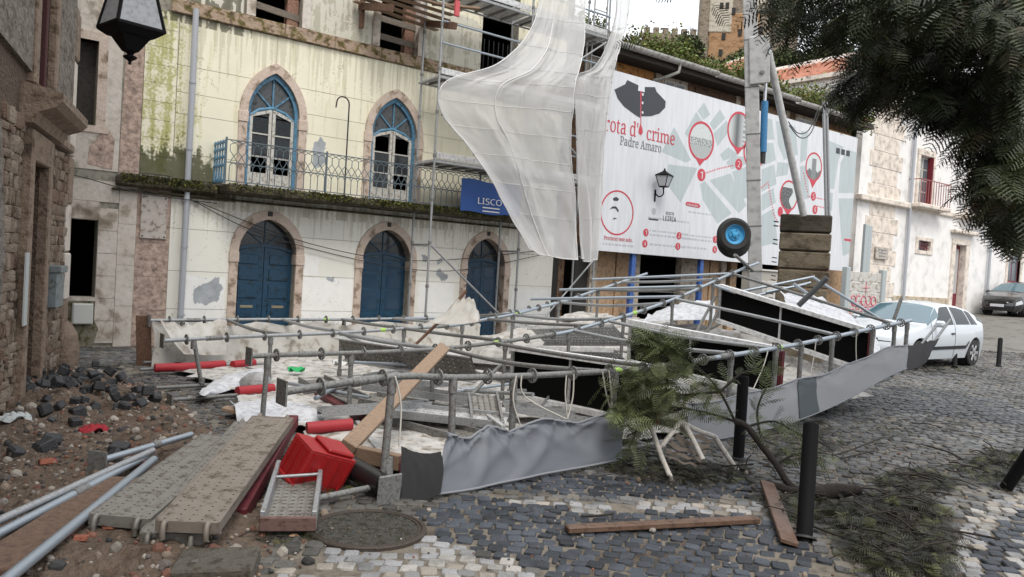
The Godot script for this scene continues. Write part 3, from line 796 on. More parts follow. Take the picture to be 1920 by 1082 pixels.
	fr.tube([Vector3(0, 3.25, 0.004), Vector3(0.06, 3.36, 0.004), Vector3(0.135, 3.45, 0.004), Vector3(0.135, 3.56, 0.004), Vector3(0.0, 3.63, 0.004)], 0.007, 5, false)
	fr.tube([Vector3(0.135, 3.25, -0.004), Vector3(0.075, 3.36, -0.004), Vector3(0.0, 3.45, -0.004), Vector3(0.0, 3.56, -0.004), Vector3(0.135, 3.63, -0.004)], 0.007, 5, false)
	var fr_mesh := fr.mesh()
	for k in 48:
		obj("baluster", post_mesh, iron, ro).position = Vector3(4.42 + k * 0.135, 0, ZR)
		obj("frieze_scroll", fr_mesh, iron, ro).position = Vector3(4.42 + k * 0.135, 0, ZR)
	var sidep := m("railing_side_blue", lin(0.13, 0.3, 0.46), 0.6, {"tex": "rust", "s": 2.0})
	for k in 5:
		obj("baluster", B.new().bar(Vector3(4.34, 2.9, ZF + 0.04 + k * 0.14), Vector3(4.34, 3.64, ZF + 0.04 + k * 0.14), 0.035, 0.02, Vector3.RIGHT), sidep, ro)
	for y in [2.93, 3.2, 3.34, 3.48, 3.6]: obj("side_rail", B.new().bar(Vector3(4.34, y, ZF), Vector3(4.34, y, ZR), 0.03, 0.04), sidep, ro)
	# downpipe
	var dp := B.new()
	dp.tube([Vector3(3.87, 0.42, ZF + 0.1), Vector3(3.88, 2.58, ZF + 0.1), Vector3(3.88, 2.62, ZF + 0.1), Vector3(3.88, 5.86, ZF + 0.1)], 0.052, 12)
	var dpo := obj("downpipe", dp, m("pipe_grey", lin(0.4, 0.42, 0.46), 0.45, {"tex": "fine", "s": 2.0}), bd)
	for y in [0.55, 1.75, 2.55, 3.45, 4.6]: obj("pipe_clamp", B.new().lathe(T(Vector3(3.88, y, ZF + 0.1)), [Vector2(0.052, -0.02), Vector2(0.062, -0.02), Vector2(0.062, 0.02), Vector2(0.052, 0.02)], 12), m("pipe_grey"), dpo)
	# memorial plaque
	var pl := thing("stone_plaque", "blank pale stone plaque with four bolts beside the downpipe", "plaque", Vector3(3.375, 2.22, ZF + 0.02))
	obj("slab", bx(-0.21, -0.37, 0.025, 0.21, 0.37, -0.01, 0.006), m("plaque_stone", lin(0.5, 0.46, 0.43), 0.6, {"tex": "blotch", "s": 0.9}), pl)
	for s in [[-1, -1], [1, -1], [1, 1], [-1, 1]]: obj("bolt", B.new().lathe(T(Vector3(s[0] * 0.175, s[1] * 0.33, 0.025), 0, 90), [Vector2(0.014, 0), Vector2(0.012, 0.012), Vector2(0, 0.016)], 10), m("dark_iron"), pl)
	# hook on the balcony
	var hk := thing("lamp_hook", "thin iron pole with a curled hook standing on the balcony", "pole", Vector3(6.74, 2.88, ZF + 0.3))
	obj("pole", B.new().tube([Vector3(0, 0, 0), Vector3(0, 1.8, 0)], 0.014, 6), m("dark_iron"), hk)
	var hp := []
	for k in 11: hp.append(Vector3(-0.13 + 0.13 * cos(PI * k / 10.0), 1.8 + 0.13 * sin(PI * k / 10.0), 0))
	hp.append(Vector3(-0.27, 1.7, 0))
	obj("hook", B.new().tube(hp, 0.014, 6), m("dark_iron"), hk)
	# wires along the ground floor
	for w in [[Vector3(3.9, 2.6, ZF + 0.07), Vector3(6.2, 1.95, ZF + 0.08), Vector3(8.6, 1.75, ZF + 0.08), Vector3(11.8, 2.15, ZF + 0.05), "upper"], [Vector3(3.95, 2.58, ZF + 0.07), Vector3(5.6, 1.98, ZF + 0.08), Vector3(9.0, 1.55, ZF + 0.08), Vector3(11.9, 2.05, ZF + 0.05), "lower"], [Vector3(0.8, 2.95, ZF + 0.06), Vector3(2.2, 2.78, ZF + 0.06), Vector3(3.1, 2.6, ZF + 0.22), Vector3(4.4, 2.55, ZF + 0.1), "left"]]:
		var o := obj("cable", B.new().tube(curve_row([w[0], w[1], w[2], w[3]], 8), 0.008, 5), m("cable_black", lin(0.03, 0.03, 0.03), 0.7))
		tag(o, {"upper": "upper sagging black cable strung over the blue doors", "lower": "lower sagging black cable strung over the blue doors", "left": "black cable under the mossy cornice by the dark left doorway"}[w[4]], "cable")

func disc_poly(cx: float, cy: float, rx: float, ry: float, n := 28) -> PackedVector2Array:
	var p := PackedVector2Array()
	for k in n: p.append(Vector2(cx + rx * cos(TAU * k / n), cy + ry * sin(TAU * k / n)))
	return p

func hoarding_print() -> ImageTexture:
	# flat print of the street map: blocks in grey green on near white, small photographs inside the pins
	var blocks := [
		PackedVector2Array([Vector2(17.045, 6.499), Vector2(17.345, 6.218), Vector2(17.050, 6.026), Vector2(16.807, 6.230)]), PackedVector2Array([Vector2(16.745, 6.191), Vector2(17.054, 5.983), Vector2(16.630, 5.389), Vector2(16.353, 5.561)]), PackedVector2Array([Vector2(17.736, 6.429), Vector2(17.992, 6.221), Vector2(17.525, 5.810), Vector2(17.326, 5.968)]), PackedVector2Array([Vector2(18.045, 6.170), Vector2(18.301, 6.003), Vector2(17.730, 5.401), Vector2(17.533, 5.738)]),
		PackedVector2Array([Vector2(15.920, 5.663), Vector2(16.681, 4.897), Vector2(16.474, 4.799), Vector2(15.494, 4.950)]), PackedVector2Array([Vector2(15.769, 4.667), Vector2(16.963, 4.718), Vector2(16.368, 3.722), Vector2(15.778, 4.153)]), PackedVector2Array([Vector2(17.096, 4.300), Vector2(17.310, 4.397), Vector2(18.561, 3.634), Vector2(17.957, 3.283), Vector2(17.274, 3.883)]), PackedVector2Array([Vector2(17.487, 4.446), Vector2(18.391, 4.744), Vector2(19.218, 3.923), Vector2(18.875, 3.662)]), PackedVector2Array([Vector2(18.434, 4.795), Vector2(19.094, 5.027), Vector2(19.242, 4.156), Vector2(18.955, 4.050)]),
		PackedVector2Array([Vector2(18.453, 5.277), Vector2(19.066, 5.268), Vector2(19.087, 5.087), Vector2(18.427, 4.854), Vector2(18.170, 5.016)]), PackedVector2Array([Vector2(17.868, 5.199), Vector2(18.218, 5.454), Vector2(18.668, 5.306), Vector2(18.026, 5.042)]),
		PackedVector2Array([Vector2(19.683, 6.525), Vector2(20.152, 6.538), Vector2(20.326, 5.969), Vector2(19.757, 5.886)]), PackedVector2Array([Vector2(20.338, 6.537), Vector2(21.356, 6.506), Vector2(21.569, 5.694), Vector2(20.875, 5.441), Vector2(20.498, 5.867)]), PackedVector2Array([Vector2(19.717, 5.787), Vector2(20.284, 5.868), Vector2(20.475, 5.389), Vector2(19.795, 5.115)]), PackedVector2Array([Vector2(20.561, 5.337), Vector2(21.158, 5.382), Vector2(21.091, 5.019), Vector2(20.534, 4.890)]), PackedVector2Array([Vector2(19.806, 5.023), Vector2(20.410, 5.255), Vector2(20.585, 4.689), Vector2(19.881, 4.377)]),
		PackedVector2Array([Vector2(19.891, 4.284), Vector2(20.439, 4.562), Vector2(20.623, 4.137), Vector2(19.945, 3.820)]), PackedVector2Array([Vector2(19.959, 3.696), Vector2(20.562, 3.972), Vector2(20.845, 2.956), Vector2(20.064, 2.793)]), PackedVector2Array([Vector2(20.868, 3.680), Vector2(21.412, 3.758), Vector2(21.554, 2.594), Vector2(21.107, 2.601)]), PackedVector2Array([Vector2(21.648, 6.437), Vector2(22.050, 6.449), Vector2(22.041, 5.593), Vector2(21.711, 5.468)]), PackedVector2Array([Vector2(21.725, 5.356), Vector2(22.119, 5.438), Vector2(22.362, 4.439), Vector2(21.908, 4.344)]),
		PackedVector2Array([Vector2(23.076, 6.368), Vector2(24.089, 6.291), Vector2(23.833, 5.825), Vector2(23.707, 4.866), Vector2(23.210, 4.864)]), PackedVector2Array([Vector2(24.355, 6.241), Vector2(24.886, 6.209), Vector2(25.068, 4.889), Vector2(23.973, 4.774), Vector2(23.969, 5.757)]), PackedVector2Array([Vector2(23.228, 4.730), Vector2(23.661, 4.741), Vector2(23.673, 4.176), Vector2(23.297, 4.193)]), PackedVector2Array([Vector2(23.995, 4.603), Vector2(25.092, 4.714), Vector2(25.330, 2.987), Vector2(24.499, 2.761)]), PackedVector2Array([Vector2(19.719, 6.221), Vector2(19.875, 6.214), Vector2(19.849, 5.993), Vector2(19.747, 5.977)])]
	var w := 1536; var h := 592
	var x0 := 13.3; var wx := 11.6; var y0 := 2.27; var hy := 4.42
	var im := Image.create(w, h, false, Image.FORMAT_RGB8)
	var n := FastNoiseLite.new()
	n.seed = 15; n.frequency = 0.02; n.fractal_octaves = 4
	for y in h:
		for x in w: im.set_pixel(x, y, Color(0.80, 0.81, 0.83) * (1.0 + 0.05 * n.get_noise_2d(x * 2.5, y * 0.25)))
	var fill := func(poly: PackedVector2Array, c: Color) -> void:
		var q := PackedVector2Array()
		var lo := Vector2(1e9, 1e9); var hi := Vector2(-1e9, -1e9)
		for p in poly:
			var t := Vector2((p.x - x0) / wx * w, (1.0 - (p.y - y0) / hy) * h)
			q.append(t); lo = lo.min(t); hi = hi.max(t)
		for y in range(maxi(0, int(lo.y)), mini(h, int(hi.y) + 2)):
			for x in range(maxi(0, int(lo.x)), mini(w, int(hi.x) + 2)):
				if Geometry2D.is_point_in_polygon(Vector2(x + 0.5, y + 0.5), q): im.set_pixel(x, y, c * (1.0 + 0.04 * n.get_noise_2d(x * 2.5, y * 0.25)))
	for bk in blocks: fill.call(bk, Color(0.67, 0.71, 0.72))
	# photographs in the pins
	for p in pins():
		for y in range(int((1.0 - (p.y + p.ry - y0) / hy) * h), int((1.0 - (p.y - p.ry - y0) / hy) * h)):
			for x in range(int((p.x - p.rx - x0) / wx * w), int((p.x + p.rx - x0) / wx * w)):
				if x < 0 or x >= w or y < 0 or y >= h: continue
				var u: float = ((float(x) / w * wx + x0) - p.x) / p.rx; var v: float = (((1.0 - float(y) / h) * hy + y0) - p.y) / p.ry
				if u * u + v * v > 1.0: continue
				var g := 0.75
				match p.kind:
					0: g = 0.78 - 0.12 * float(v < -0.2) - 0.4 * float(absf(v + 0.02) < 0.2 and n.get_noise_2d(x * 9.0, y * 9.0) > 0.05) + 0.06 * n.get_noise_2d(x * 6.0, y * 6.0)
					1: g = 0.35 + 0.4 * absf(sin(u * 2.2 + 0.4)) - 0.2 * float(u > 0.35 and fmod(absf(v) * 4.0, 1.0) < 0.4)
					2: g = 0.8 if v > 0.55 or u > 0.25 + 0.2 * sin(v * 5.0) else 0.35 + 0.25 * n.get_noise_2d(x * 5.0, y * 5.0)
					3: g = 0.5 if absf(u) < 0.28 and v < 0.62 else (0.42 if v < -0.25 + 0.1 * sin(u * 9.0) else 0.8)
				im.set_pixel(x, y, Color(g * 0.97, g, g))
	# dotted route
	for seg in [PackedVector2Array([Vector2(17.288, 4.612), Vector2(17.795, 4.791), Vector2(18.603, 5.011)]), PackedVector2Array([Vector2(19.866, 4.500), Vector2(20.158, 4.689), Vector2(20.528, 3.810), Vector2(20.894, 3.457), Vector2(21.277, 3.487)]), PackedVector2Array([Vector2(21.949, 5.170), Vector2(22.267, 4.496), Vector2(23.167, 4.486), Vector2(23.512, 4.213), Vector2(22.744, 4.242)])]:
		for k in seg.size() - 1:
			var len: float = seg[k].distance_to(seg[k + 1])
			for q in int(len / 0.085):
				var c: Vector2 = seg[k].lerp(seg[k + 1], q * 0.085 / len)
				fill.call(disc_poly(c.x, c.y, 0.026, 0.026, 8), Color(0.75, 0.2, 0.25))
	# fine print of the legend, too small to read: short grey strokes
	var r := RandomNumberGenerator.new()
	r.seed = 5
	for ln in [Vector3(15.248, 2.898, -14.2), Vector3(15.259, 2.789, -14.2), Vector3(16.539, 2.882, -14.2), Vector3(16.549, 2.783, -14.2), Vector3(15.282, 2.542, -14.2), Vector3(16.572, 2.555, -14.2), Vector3(16.692, 3.51, -14.2), Vector3(15.158, 3.221, -14.2), Vector3(18.106, 2.548, -14.2), Vector3(23.503, 6.174, -14.2), Vector3(13.614, 2.446, -14.2)]:
		var x := (ln as Vector3).x
		for k in r.randi_range(6, 12):
			var l := r.randf_range(0.05, 0.16)
			fill.call(rect(x, ln.y - 0.025, x + l, ln.y + 0.025), Color(0.68, 0.69, 0.72))
			x += l + 0.035
	return ImageTexture.create_from_image(im)

func pins() -> Array:
	var out := []
	for p in [[Vector3(17.043, 5.449, -14.2), Vector3(17.107, 4.837, -14.2), 0, 0.8], [Vector3(18.642, 5.98, -14.2), Vector3(18.761, 5.348, -14.2), 1, 0.8], [Vector3(19.394, 5.48, -14.2), Vector3(19.523, 4.803, -14.2), 1, 0.75], [Vector3(21.249, 4.408, -14.2), Vector3(21.319, 3.831, -14.2), 2, 0.7], [Vector3(22.473, 5.433, -14.2), Vector3(22.55, 4.825, -14.2), 3, 0.68]]:
		var top: Vector3 = p[0]
		out.append({"x": top.x, "y": top.y, "rx": 0.62 * p[3], "ry": 0.62 * p[3], "tip": p[1].y, "kind": p[2]})
	return out

func hoarding_building() -> void:
	var Z := -14.2
	var hb := thing("map_hoarding", "huge white billboard printed with a town map and red pins", "billboard")
	var board := B.new()
	board.has_uv = true
	board.prism(T(), rect(13.3, 2.27, 24.9, 6.69), Z, Z - 0.05, Vector2(1 / 11.6, 1 / 4.42), Vector2(13.3, 2.27))
	var bm := m("hoarding_print", Color.WHITE, 0.45, {"tex": hoarding_print(), "tri": false})
	obj("panel", board, bm, hb)
	var red := m("print_red", lin(0.5, 0.045, 0.07), 0.5)
	var ink := m("print_ink", lin(0.035, 0.04, 0.05), 0.5, {"tex": "fine", "s": 1.0})
	var wht := m("print_white", lin(0.62, 0.62, 0.63), 0.5)
	var grey := m("print_grey", lin(0.16, 0.17, 0.19), 0.5)
	var put := func(called: String, poly: PackedVector2Array, mat: Material, lift: float) -> void:
		var b := B.new()
		b.prism(T(), poly, Z + lift, Z + lift - 0.002, Vector2.ZERO, Vector2.ZERO, false)
		obj(called, b, mat, hb)
	# pins: ring and tip
	for p in pins():
		var rg := PackedVector2Array()
		var hole := PackedVector2Array()
		for k in 29:
			var a := deg_to_rad(-68.0) + deg_to_rad(316.0) * k / 28.0
			rg.append(Vector2(p.x + p.rx * 1.08 * cos(a), p.y + p.ry * 1.08 * sin(a))); hole.append(Vector2(p.x + p.rx * 0.95 * cos(a), p.y + p.ry * 0.95 * sin(a)))
		hole.reverse()
		rg.append_array(hole)
		put.call("pin_ring", rg, red, 0.004)
		put.call("pin_tip", V2([p.x - p.rx * 0.72, p.y - p.ry * 0.66, p.x - p.rx * 0.35, p.y - p.ry * 0.9, p.x, p.y - p.ry * 0.95, p.x + p.rx * 0.35, p.y - p.ry * 0.9, p.x + p.rx * 0.72, p.y - p.ry * 0.66, p.x, p.tip - 0.05]), red, 0.0055)
	# numbered dots on the map and in the legend
	for d in [[Vector3(17.137, 4.551, -14.2), "1", 0.17], [Vector3(18.722, 5.041, -14.2), "2", 0.16], [Vector3(21.275, 3.503, -14.2), "4", 0.14], [Vector3(22.558, 4.526, -14.2), "5", 0.14], [Vector3(22.699, 4.121, -14.2), "6", 0.14], [Vector3(15.115, 2.833, -14.2), "1", 0.1], [Vector3(16.392, 2.843, -14.2), "2", 0.1], [Vector3(15.103, 2.544, -14.2), "4", 0.1], [Vector3(16.378, 2.557, -14.2), "5", 0.1], [Vector3(17.91, 2.848, -14.2), "3", 0.1], [Vector3(17.917, 2.566, -14.2), "6", 0.1]]:
		var c: Vector3 = d[0]
		put.call("number_dot", disc_poly(c.x, c.y, d[2], d[2], 20), red, 0.0045)
		text_fit(hb, d[1], Vector3(c.x - d[2] * 0.3, c.y - d[2] * 0.55, Z + 0.009), d[2] * 0.6, d[2] * 1.1, wht, "Droid Sans")
	var hl: Vector3 = Vector3(20.87, 3.888, -14.2)
	put.call("number_dot", disc_poly(hl.x, hl.y, 0.13, 0.15, 20), red, 0.0045)
	# collar emblem with drop
	put.call("collar_emblem", PackedVector2Array([Vector2(14.092, 6.540), Vector2(14.496, 6.484), Vector2(14.490, 6.349), Vector2(14.576, 6.352), Vector2(14.629, 5.692), Vector2(14.432, 5.740), Vector2(14.041, 5.873), Vector2(13.804, 6.029), Vector2(13.676, 6.227), Vector2(14.028, 6.423)]), ink, 0.005)
	put.call("collar_emblem", PackedVector2Array([Vector2(14.624, 6.354), Vector2(14.741, 6.355), Vector2(14.728, 6.487), Vector2(15.097, 6.549), Vector2(15.167, 6.446), Vector2(15.529, 6.264), Vector2(15.525, 6.098), Vector2(15.320, 5.913), Vector2(15.011, 5.794), Vector2(14.663, 5.737)]), ink, 0.005)
	put.call("button_line", PackedVector2Array([Vector2(14.576, 6.352), Vector2(14.624, 6.354), Vector2(14.691, 5.446), Vector2(14.668, 5.443)]), red, 0.0045)
	for q in [Vector3(14.669, 6.288, -14.2), Vector3(14.68, 6.076, -14.2), Vector3(14.702, 5.838, -14.2)]: put.call("button", disc_poly(q.x, q.y, 0.035, 0.035, 10), wht, 0.008)
	put.call("drop", PackedVector2Array([Vector2(14.660, 5.562), Vector2(14.741, 5.427), Vector2(14.760, 5.336), Vector2(14.689, 5.258), Vector2(14.606, 5.312), Vector2(14.607, 5.407)]), red, 0.006)
	text_fit(hb, "rota d'", Vector3(13.423, 5.212, -14.2) + Vector3(0, -0.02, 0.006), 1.16, 0.38, red, "Droid Serif")
	text_fit(hb, "crime", Vector3(14.911, 5.182, -14.2) + Vector3(0, 0, 0.006), 1.06, 0.36, red, "Droid Serif")
	text_fit(hb, "Padre Amaro", Vector3(13.978, 4.928, -14.2) + Vector3(0, 0, 0.006), 1.5, 0.23, grey, "Droid Serif")
	# seal
	var sc: Vector3 = Vector3(14.039, 3.244, -14.2)
	var ring := PackedVector2Array(); var inner := PackedVector2Array()
	for k in 41:
		var a := TAU * k / 40.0 + 0.001 * k
		ring.append(Vector2(sc.x + 0.58 * cos(a), sc.y + 0.56 * sin(a))); inner.append(Vector2(sc.x + 0.54 * cos(a), sc.y + 0.52 * sin(a)))
	for k in 4:
		var q := PackedVector2Array()
		for j in range(k * 10, k * 10 + 11): q.append(ring[j])
		for j in range(k * 10 + 10, k * 10 - 1, -1): q.append(inner[j])
		put.call("seal_ring", q, red, 0.004)
	put.call("seal_mark", PackedVector2Array([Vector2(13.860, 3.584), Vector2(13.966, 3.634), Vector2(14.081, 3.593), Vector2(14.031, 3.535), Vector2(13.883, 3.533)]), ink, 0.004)
	put.call("seal_mark", PackedVector2Array([Vector2(13.775, 3.299), Vector2(13.859, 3.386), Vector2(13.987, 3.398), Vector2(14.088, 3.315), Vector2(14.076, 3.247), Vector2(13.974, 3.344), Vector2(13.864, 3.334)]), ink, 0.004)
	put.call("seal_mark", PackedVector2Array([Vector2(13.889, 3.059), Vector2(13.957, 3.117), Vector2(14.052, 3.099), Vector2(13.961, 3.078)]), ink, 0.004)
	text_fit(hb, "Procurar este selo.", Vector3(13.641, 2.553, -14.2) + Vector3(0, 0, 0.006), 1.0, 0.1, red, "Droid Serif")
	text_fit(hb, "VISITE", Vector3(15.814, 3.361, -14.2) + Vector3(0, 0, 0.006), 0.32, 0.075, ink, "Droid Sans Mono")
	text_fit(hb, "LEIRIA", Vector3(15.727, 3.2, -14.2) + Vector3(0, 0, 0.006), 0.5, 0.125, ink, "Droid Sans Mono")
	text_fit(hb, "Informações", Vector3(16.633, 3.662, -14.2) + Vector3(0, -0.01, 0.011), 0.44, 0.085, wht, "Droid Sans")
	put.call("info_pill", PackedVector2Array([Vector2(16.581, 3.743), Vector2(16.643, 3.778), Vector2(17.107, 3.765), Vector2(17.179, 3.714), Vector2(17.161, 3.669), Vector2(17.097, 3.648), Vector2(16.633, 3.662), Vector2(16.564, 3.699)]), red, 0.005)
	put.call("name_strip", PackedVector2Array([Vector2(15.179, 3.209), Vector2(15.541, 3.212), Vector2(15.545, 3.171), Vector2(15.183, 3.168)]), ink, 0.004)
	put.call("crest", PackedVector2Array([Vector2(15.276, 3.451), Vector2(15.351, 3.499), Vector2(15.437, 3.452), Vector2(15.427, 3.341), Vector2(15.371, 3.294), Vector2(15.286, 3.342)]), m("print_pale", lin(0.4, 0.41, 0.44), 0.5), 0.004)
	for k in 3: put.call("logo_tile", rect(23.66 + k * 0.3, 6.02, 23.88 + k * 0.3, 6.2), ink, 0.004)
	put.call("info_pill", PackedVector2Array([Vector2(24.519, 3.342), Vector2(24.947, 3.336), Vector2(24.957, 3.266), Vector2(24.528, 3.272)]), red, 0.004)
	# blue posts that carry the billboard
	var pb := m("post_blue", lin(0.05, 0.13, 0.42), 0.5, {"tex": "mottle", "s": 1.0})
	for q in [Vector3(14.819, 1.663, -14.3), Vector3(17.504, 1.771, -14.3), Vector3(20.05, 1.874, -14.3)]:
		obj("support_post", bx(q.x - 0.07, 0.0, Z - 0.06, q.x + 0.07, 6.6, Z - 0.18, 0.008), pb, hb)
	for x in [13.5, 19.0, 24.7]:
		for y in [2.4, 6.5]: obj("bracket", bx(x - 0.03, y - 0.03, Z - 0.055, x + 0.03, y + 0.03, ZF - 0.2), m("galvanised"), hb)
	# wall lantern standing off the board
	lantern("wall_lantern", "small black wall lantern mounted on the white billboard", Vector3(15.36, 3.9, Z + 0.28), 0.62, Z + 0.002)
	# --- the decayed row behind
	var row := thing("decayed_row_house", "decayed brown house with a weedy roof behind the billboard", "building")
	var RZ := ZF - 0.25
	var brown := m("decayed_wall", lin(0.2, 0.12, 0.075), 0.95, {"tex": "blotch", "s": 0.5, "bump": 3.0, "detail": "mottle", "ds": 0.3})
	var ply := m("plywood_tan", lin(0.5, 0.33, 0.2), 0.8, {"tex": "mottle", "s": 0.7})
	var pale := m("pale_jamb", lin(0.48, 0.42, 0.35), 0.85, {"tex": "blotch", "s": 0.9})
	var dk := m("dark_room")
	obj("wall", bx(12.6, 2.4, RZ, 25.9, 7.15, RZ - 0.4), brown, row)
	obj("back_wall", bx(12.4, -0.1, RZ - 5.0, 26.0, 7.2, RZ - 5.2), dk, row)
	obj("side_wall", bx(25.6, -0.1, RZ, 25.95, 7.15, RZ - 5.0), brown, row)
	obj("floor_slab", bx(12.6, 2.3, RZ - 0.4, 25.6, 2.4, RZ - 5.0), dk, row)
	# ground floor: pilasters, boarded bays, dark doorways
	for s in [[12.6, 12.95, brown], [13.3, 13.75, dk], [13.75, 13.98, pale], [14.0, 14.7, ply], [14.75, 15.3, ply], [15.3, 15.55, pale], [17.2, 17.9, pale], [17.95, 18.5, ply], [18.55, 18.95, ply], [18.95, 19.2, pale], [19.5, 19.8, ply], [21.8, 22.2, brown], [22.2, 25.6, ply]]:
		obj("pilaster" if s[2] == pale else "board_panel", bx(s[0], -0.05, RZ + (0.12 if s[2] == pale else 0.04), s[1], 2.39, RZ - 0.1, 0.006), s[2], row)
	var orange := m("orange_board", lin(0.6, 0.25, 0.04), 0.7, {"tex": "fine", "s": 1.0})
	obj("orange_board", bx(20.75, 0.0, RZ + 0.06, 21.75, 2.0, RZ - 0.05), orange, row)
	for y in [0.5, 0.9, 1.3, 1.7]: obj("gate_wire", B.new().tube([Vector3(15.5, y, RZ + 0.02), Vector3(17.3, y, RZ + 0.02)], 0.012, 5), m("galvanised", lin(0.36, 0.37, 0.38), 0.42, {"metal": 0.55, "tex": "rust", "s": 2.4, "detail": "fine", "ds": 5.0}), row)
	# upper band of the wall: windows and coloured patches
	for wx in [13.35, 16.1, 22.35]:
		obj("window_surround", bx(wx - 0.12, 6.45, RZ + 0.05, wx + 0.95, 7.12, RZ - 0.05, 0.01), pale, row)
		for k in 2:
			var wf := obj("window", bx(wx + k * 0.42, 6.5, RZ + 0.07, wx + 0.4 + k * 0.42, 7.02, RZ, 0.004), m("casement_white"), row)
			obj("pane", bx(wx + 0.05 + k * 0.42, 6.55, RZ + 0.074, wx + 0.35 + k * 0.42, 6.97, RZ + 0.05), m("old_glass"), wf)
	for s in [[14.2, 6.6, 15.7, 7.14, Color(0.45, 0.22, 0.07)], [17.4, 6.5, 19.2, 7.1, Color(0.12, 0.07, 0.045)], [20.4, 6.5, 21.6, 7.1, Color(0.3, 0.2, 0.12)], [23.5, 6.45, 25.5, 6.95, Color(0.55, 0.33, 0.08)]]:
		obj("render_patch", bx(s[0], s[1], RZ + 0.03, s[2], s[3], RZ - 0.02, 0.01), m("patch_%d" % int(s[0] * 10), lin(s[4].r, s[4].g, s[4].b), 0.95, {"tex": "blotch", "s": 0.6, "bump": 2.0}), row)
	for x in [15.85, 19.3, 20.2, 21.8]: obj("pilaster", bx(x - 0.1, 5.0, RZ + 0.06, x + 0.1, 7.14, RZ - 0.02, 0.01), pale, row)
	# roof: eaves boards, gutter, rows of tiles, weeds
	var eaves := B.new()
	eaves.prism(Transform3D(Basis(Vector3(0, 0, 1), Vector3(0, 1, 0), Vector3(-1, 0, 0)), Vector3(12.4, 0, 0)), V2([RZ + 0.55, 7.16, RZ + 0.5, 7.34, RZ - 5.2, 8.8, RZ - 5.2, 8.55, RZ, 7.16]), 0.0, -13.7)
	obj("eaves", eaves, m("eaves_wood", lin(0.05, 0.04, 0.032), 0.95, {"tex": "mottle", "s": 1.0}), row)
	var gut := B.new()
	var gp := PackedVector2Array()
	for k in 9: gp.append(Vector2(0.12 * cos(PI + PI * k / 8.0), 0.12 * sin(PI + PI * k / 8.0)))
	for k in 9: gp.append(Vector2(0.1 * cos(TAU - PI * k / 8.0), 0.1 * sin(TAU - PI * k / 8.0)))
	for s in [[12.4, 17.5, 0.03], [17.52, 21.4, 0.0], [21.42, 24.0, -0.06]]:
		var gb := B.new()
		gb.prism(Transform3D(Basis(Vector3(0, 0, 1), Vector3(0, 1, 0), Vector3(-1, 0, 0)), Vector3(s[0], 7.38 + s[2], RZ + 0.64)), gp, 0.0, -(s[1] - s[0]))
		obj("gutter", gb, m("gutter_grey", lin(0.5, 0.5, 0.5), 0.5, {"tex": "blotch", "s": 1.0}), row)
	obj("gutter_spout", B.new().tube([Vector3(16.0, 7.32, RZ + 0.64), Vector3(16.0, 7.12, RZ + 0.62), Vector3(15.8, 6.98, RZ + 0.3), Vector3(15.6, 6.9, RZ + 0.1)], 0.045, 8), m("casement_white"), row)
	var tile_m := [m("roof_tile_a", lin(0.33, 0.14, 0.075), 0.85, {"tex": "blotch", "s": 1.4, "bump": 0.8}), m("roof_tile_b", lin(0.26, 0.13, 0.08), 0.9, {"tex": "moss", "s": 1.2, "bump": 0.8})]
	var tl := B.new()
	var prof := []
	for k in 7: prof.append(Vector2(0.105 * cos(PI * k / 6.0), 0.075 * sin(PI * k / 6.0)))
	for k in 6:
		tl.quad(Vector3(prof[k].x, prof[k].y, 0), Vector3(prof[k + 1].x, prof[k + 1].y, 0), Vector3(prof[k + 1].x * 0.85, prof[k + 1].y * 0.85 + 0.015, -0.44), Vector3(prof[k].x * 0.85, prof[k].y * 0.85 + 0.015, -0.44))
	var tlm := tl.mesh()
	var slope := atan2(1.46, 5.7)
	for i in 58:
		for j in 5:
			var o := obj("roof_tile", tlm, tile_m[rng.randi() % 2], row)
			o.transform = Transform3D(Basis.from_euler(Vector3(slope, rr(-0.05, 0.05), rr(-0.05, 0.05))), Vector3(12.6 + i * 0.232, 7.36 + j * 0.105 + rr(-0.01, 0.02), RZ + 0.54 - j * 0.41))
	var weeds := B.new()
	weeds.has_col = true
	for k in 22000:
		var x := rr(12.5, 26.0)
		var zz := RZ + 0.66 - absf(rng.randfn(0.0, 0.45))
		var hgt := 0.55 + 0.45 * sin(x * 1.7) + 0.3 * sin(x * 4.3 + 1.0)
		if rng.randf() > 0.35 + 0.5 * hgt: continue
		var y := 7.4 + (RZ + 0.5 - zz) * 0.255 + absf(rng.randfn(0.0, 0.19)) * (0.6 + hgt)
		if x > 24.5 and rng.randf() < 0.4: y -= rr(0.0, 0.5)
		weeds.col = [Color(0.1, 0.14, 0.025), Color(0.07, 0.1, 0.02), Color(0.17, 0.2, 0.05), Color(0.13, 0.1, 0.035)][rng.randi() % 4] * rr(0.7, 1.3)
		leaf(weeds, Vector3(x, y, zz), rr(0.05, 0.13))
	obj("roof_weeds", weeds, m("weed_leaf", Color.WHITE, 0.7, {"tri": false, "vcol": true, "back": lin(0.1, 0.14, 0.03)}), row).set_meta("kind", "stuff")

func leaf(b: B, p: Vector3, s: float) -> void:
	var d := Vector3(rr(-1, 1), rr(-0.5, 1), rr(-1, 1)).normalized()
	var w := d.cross(Vector3(rr(-1, 1), rr(-1, 1), rr(-1, 1))).normalized() * s * 0.3
	b.tri(p, p + d * s * 0.5 + w, p + d * s); b.tri(p, p + d * s, p + d * s * 0.5 - w)

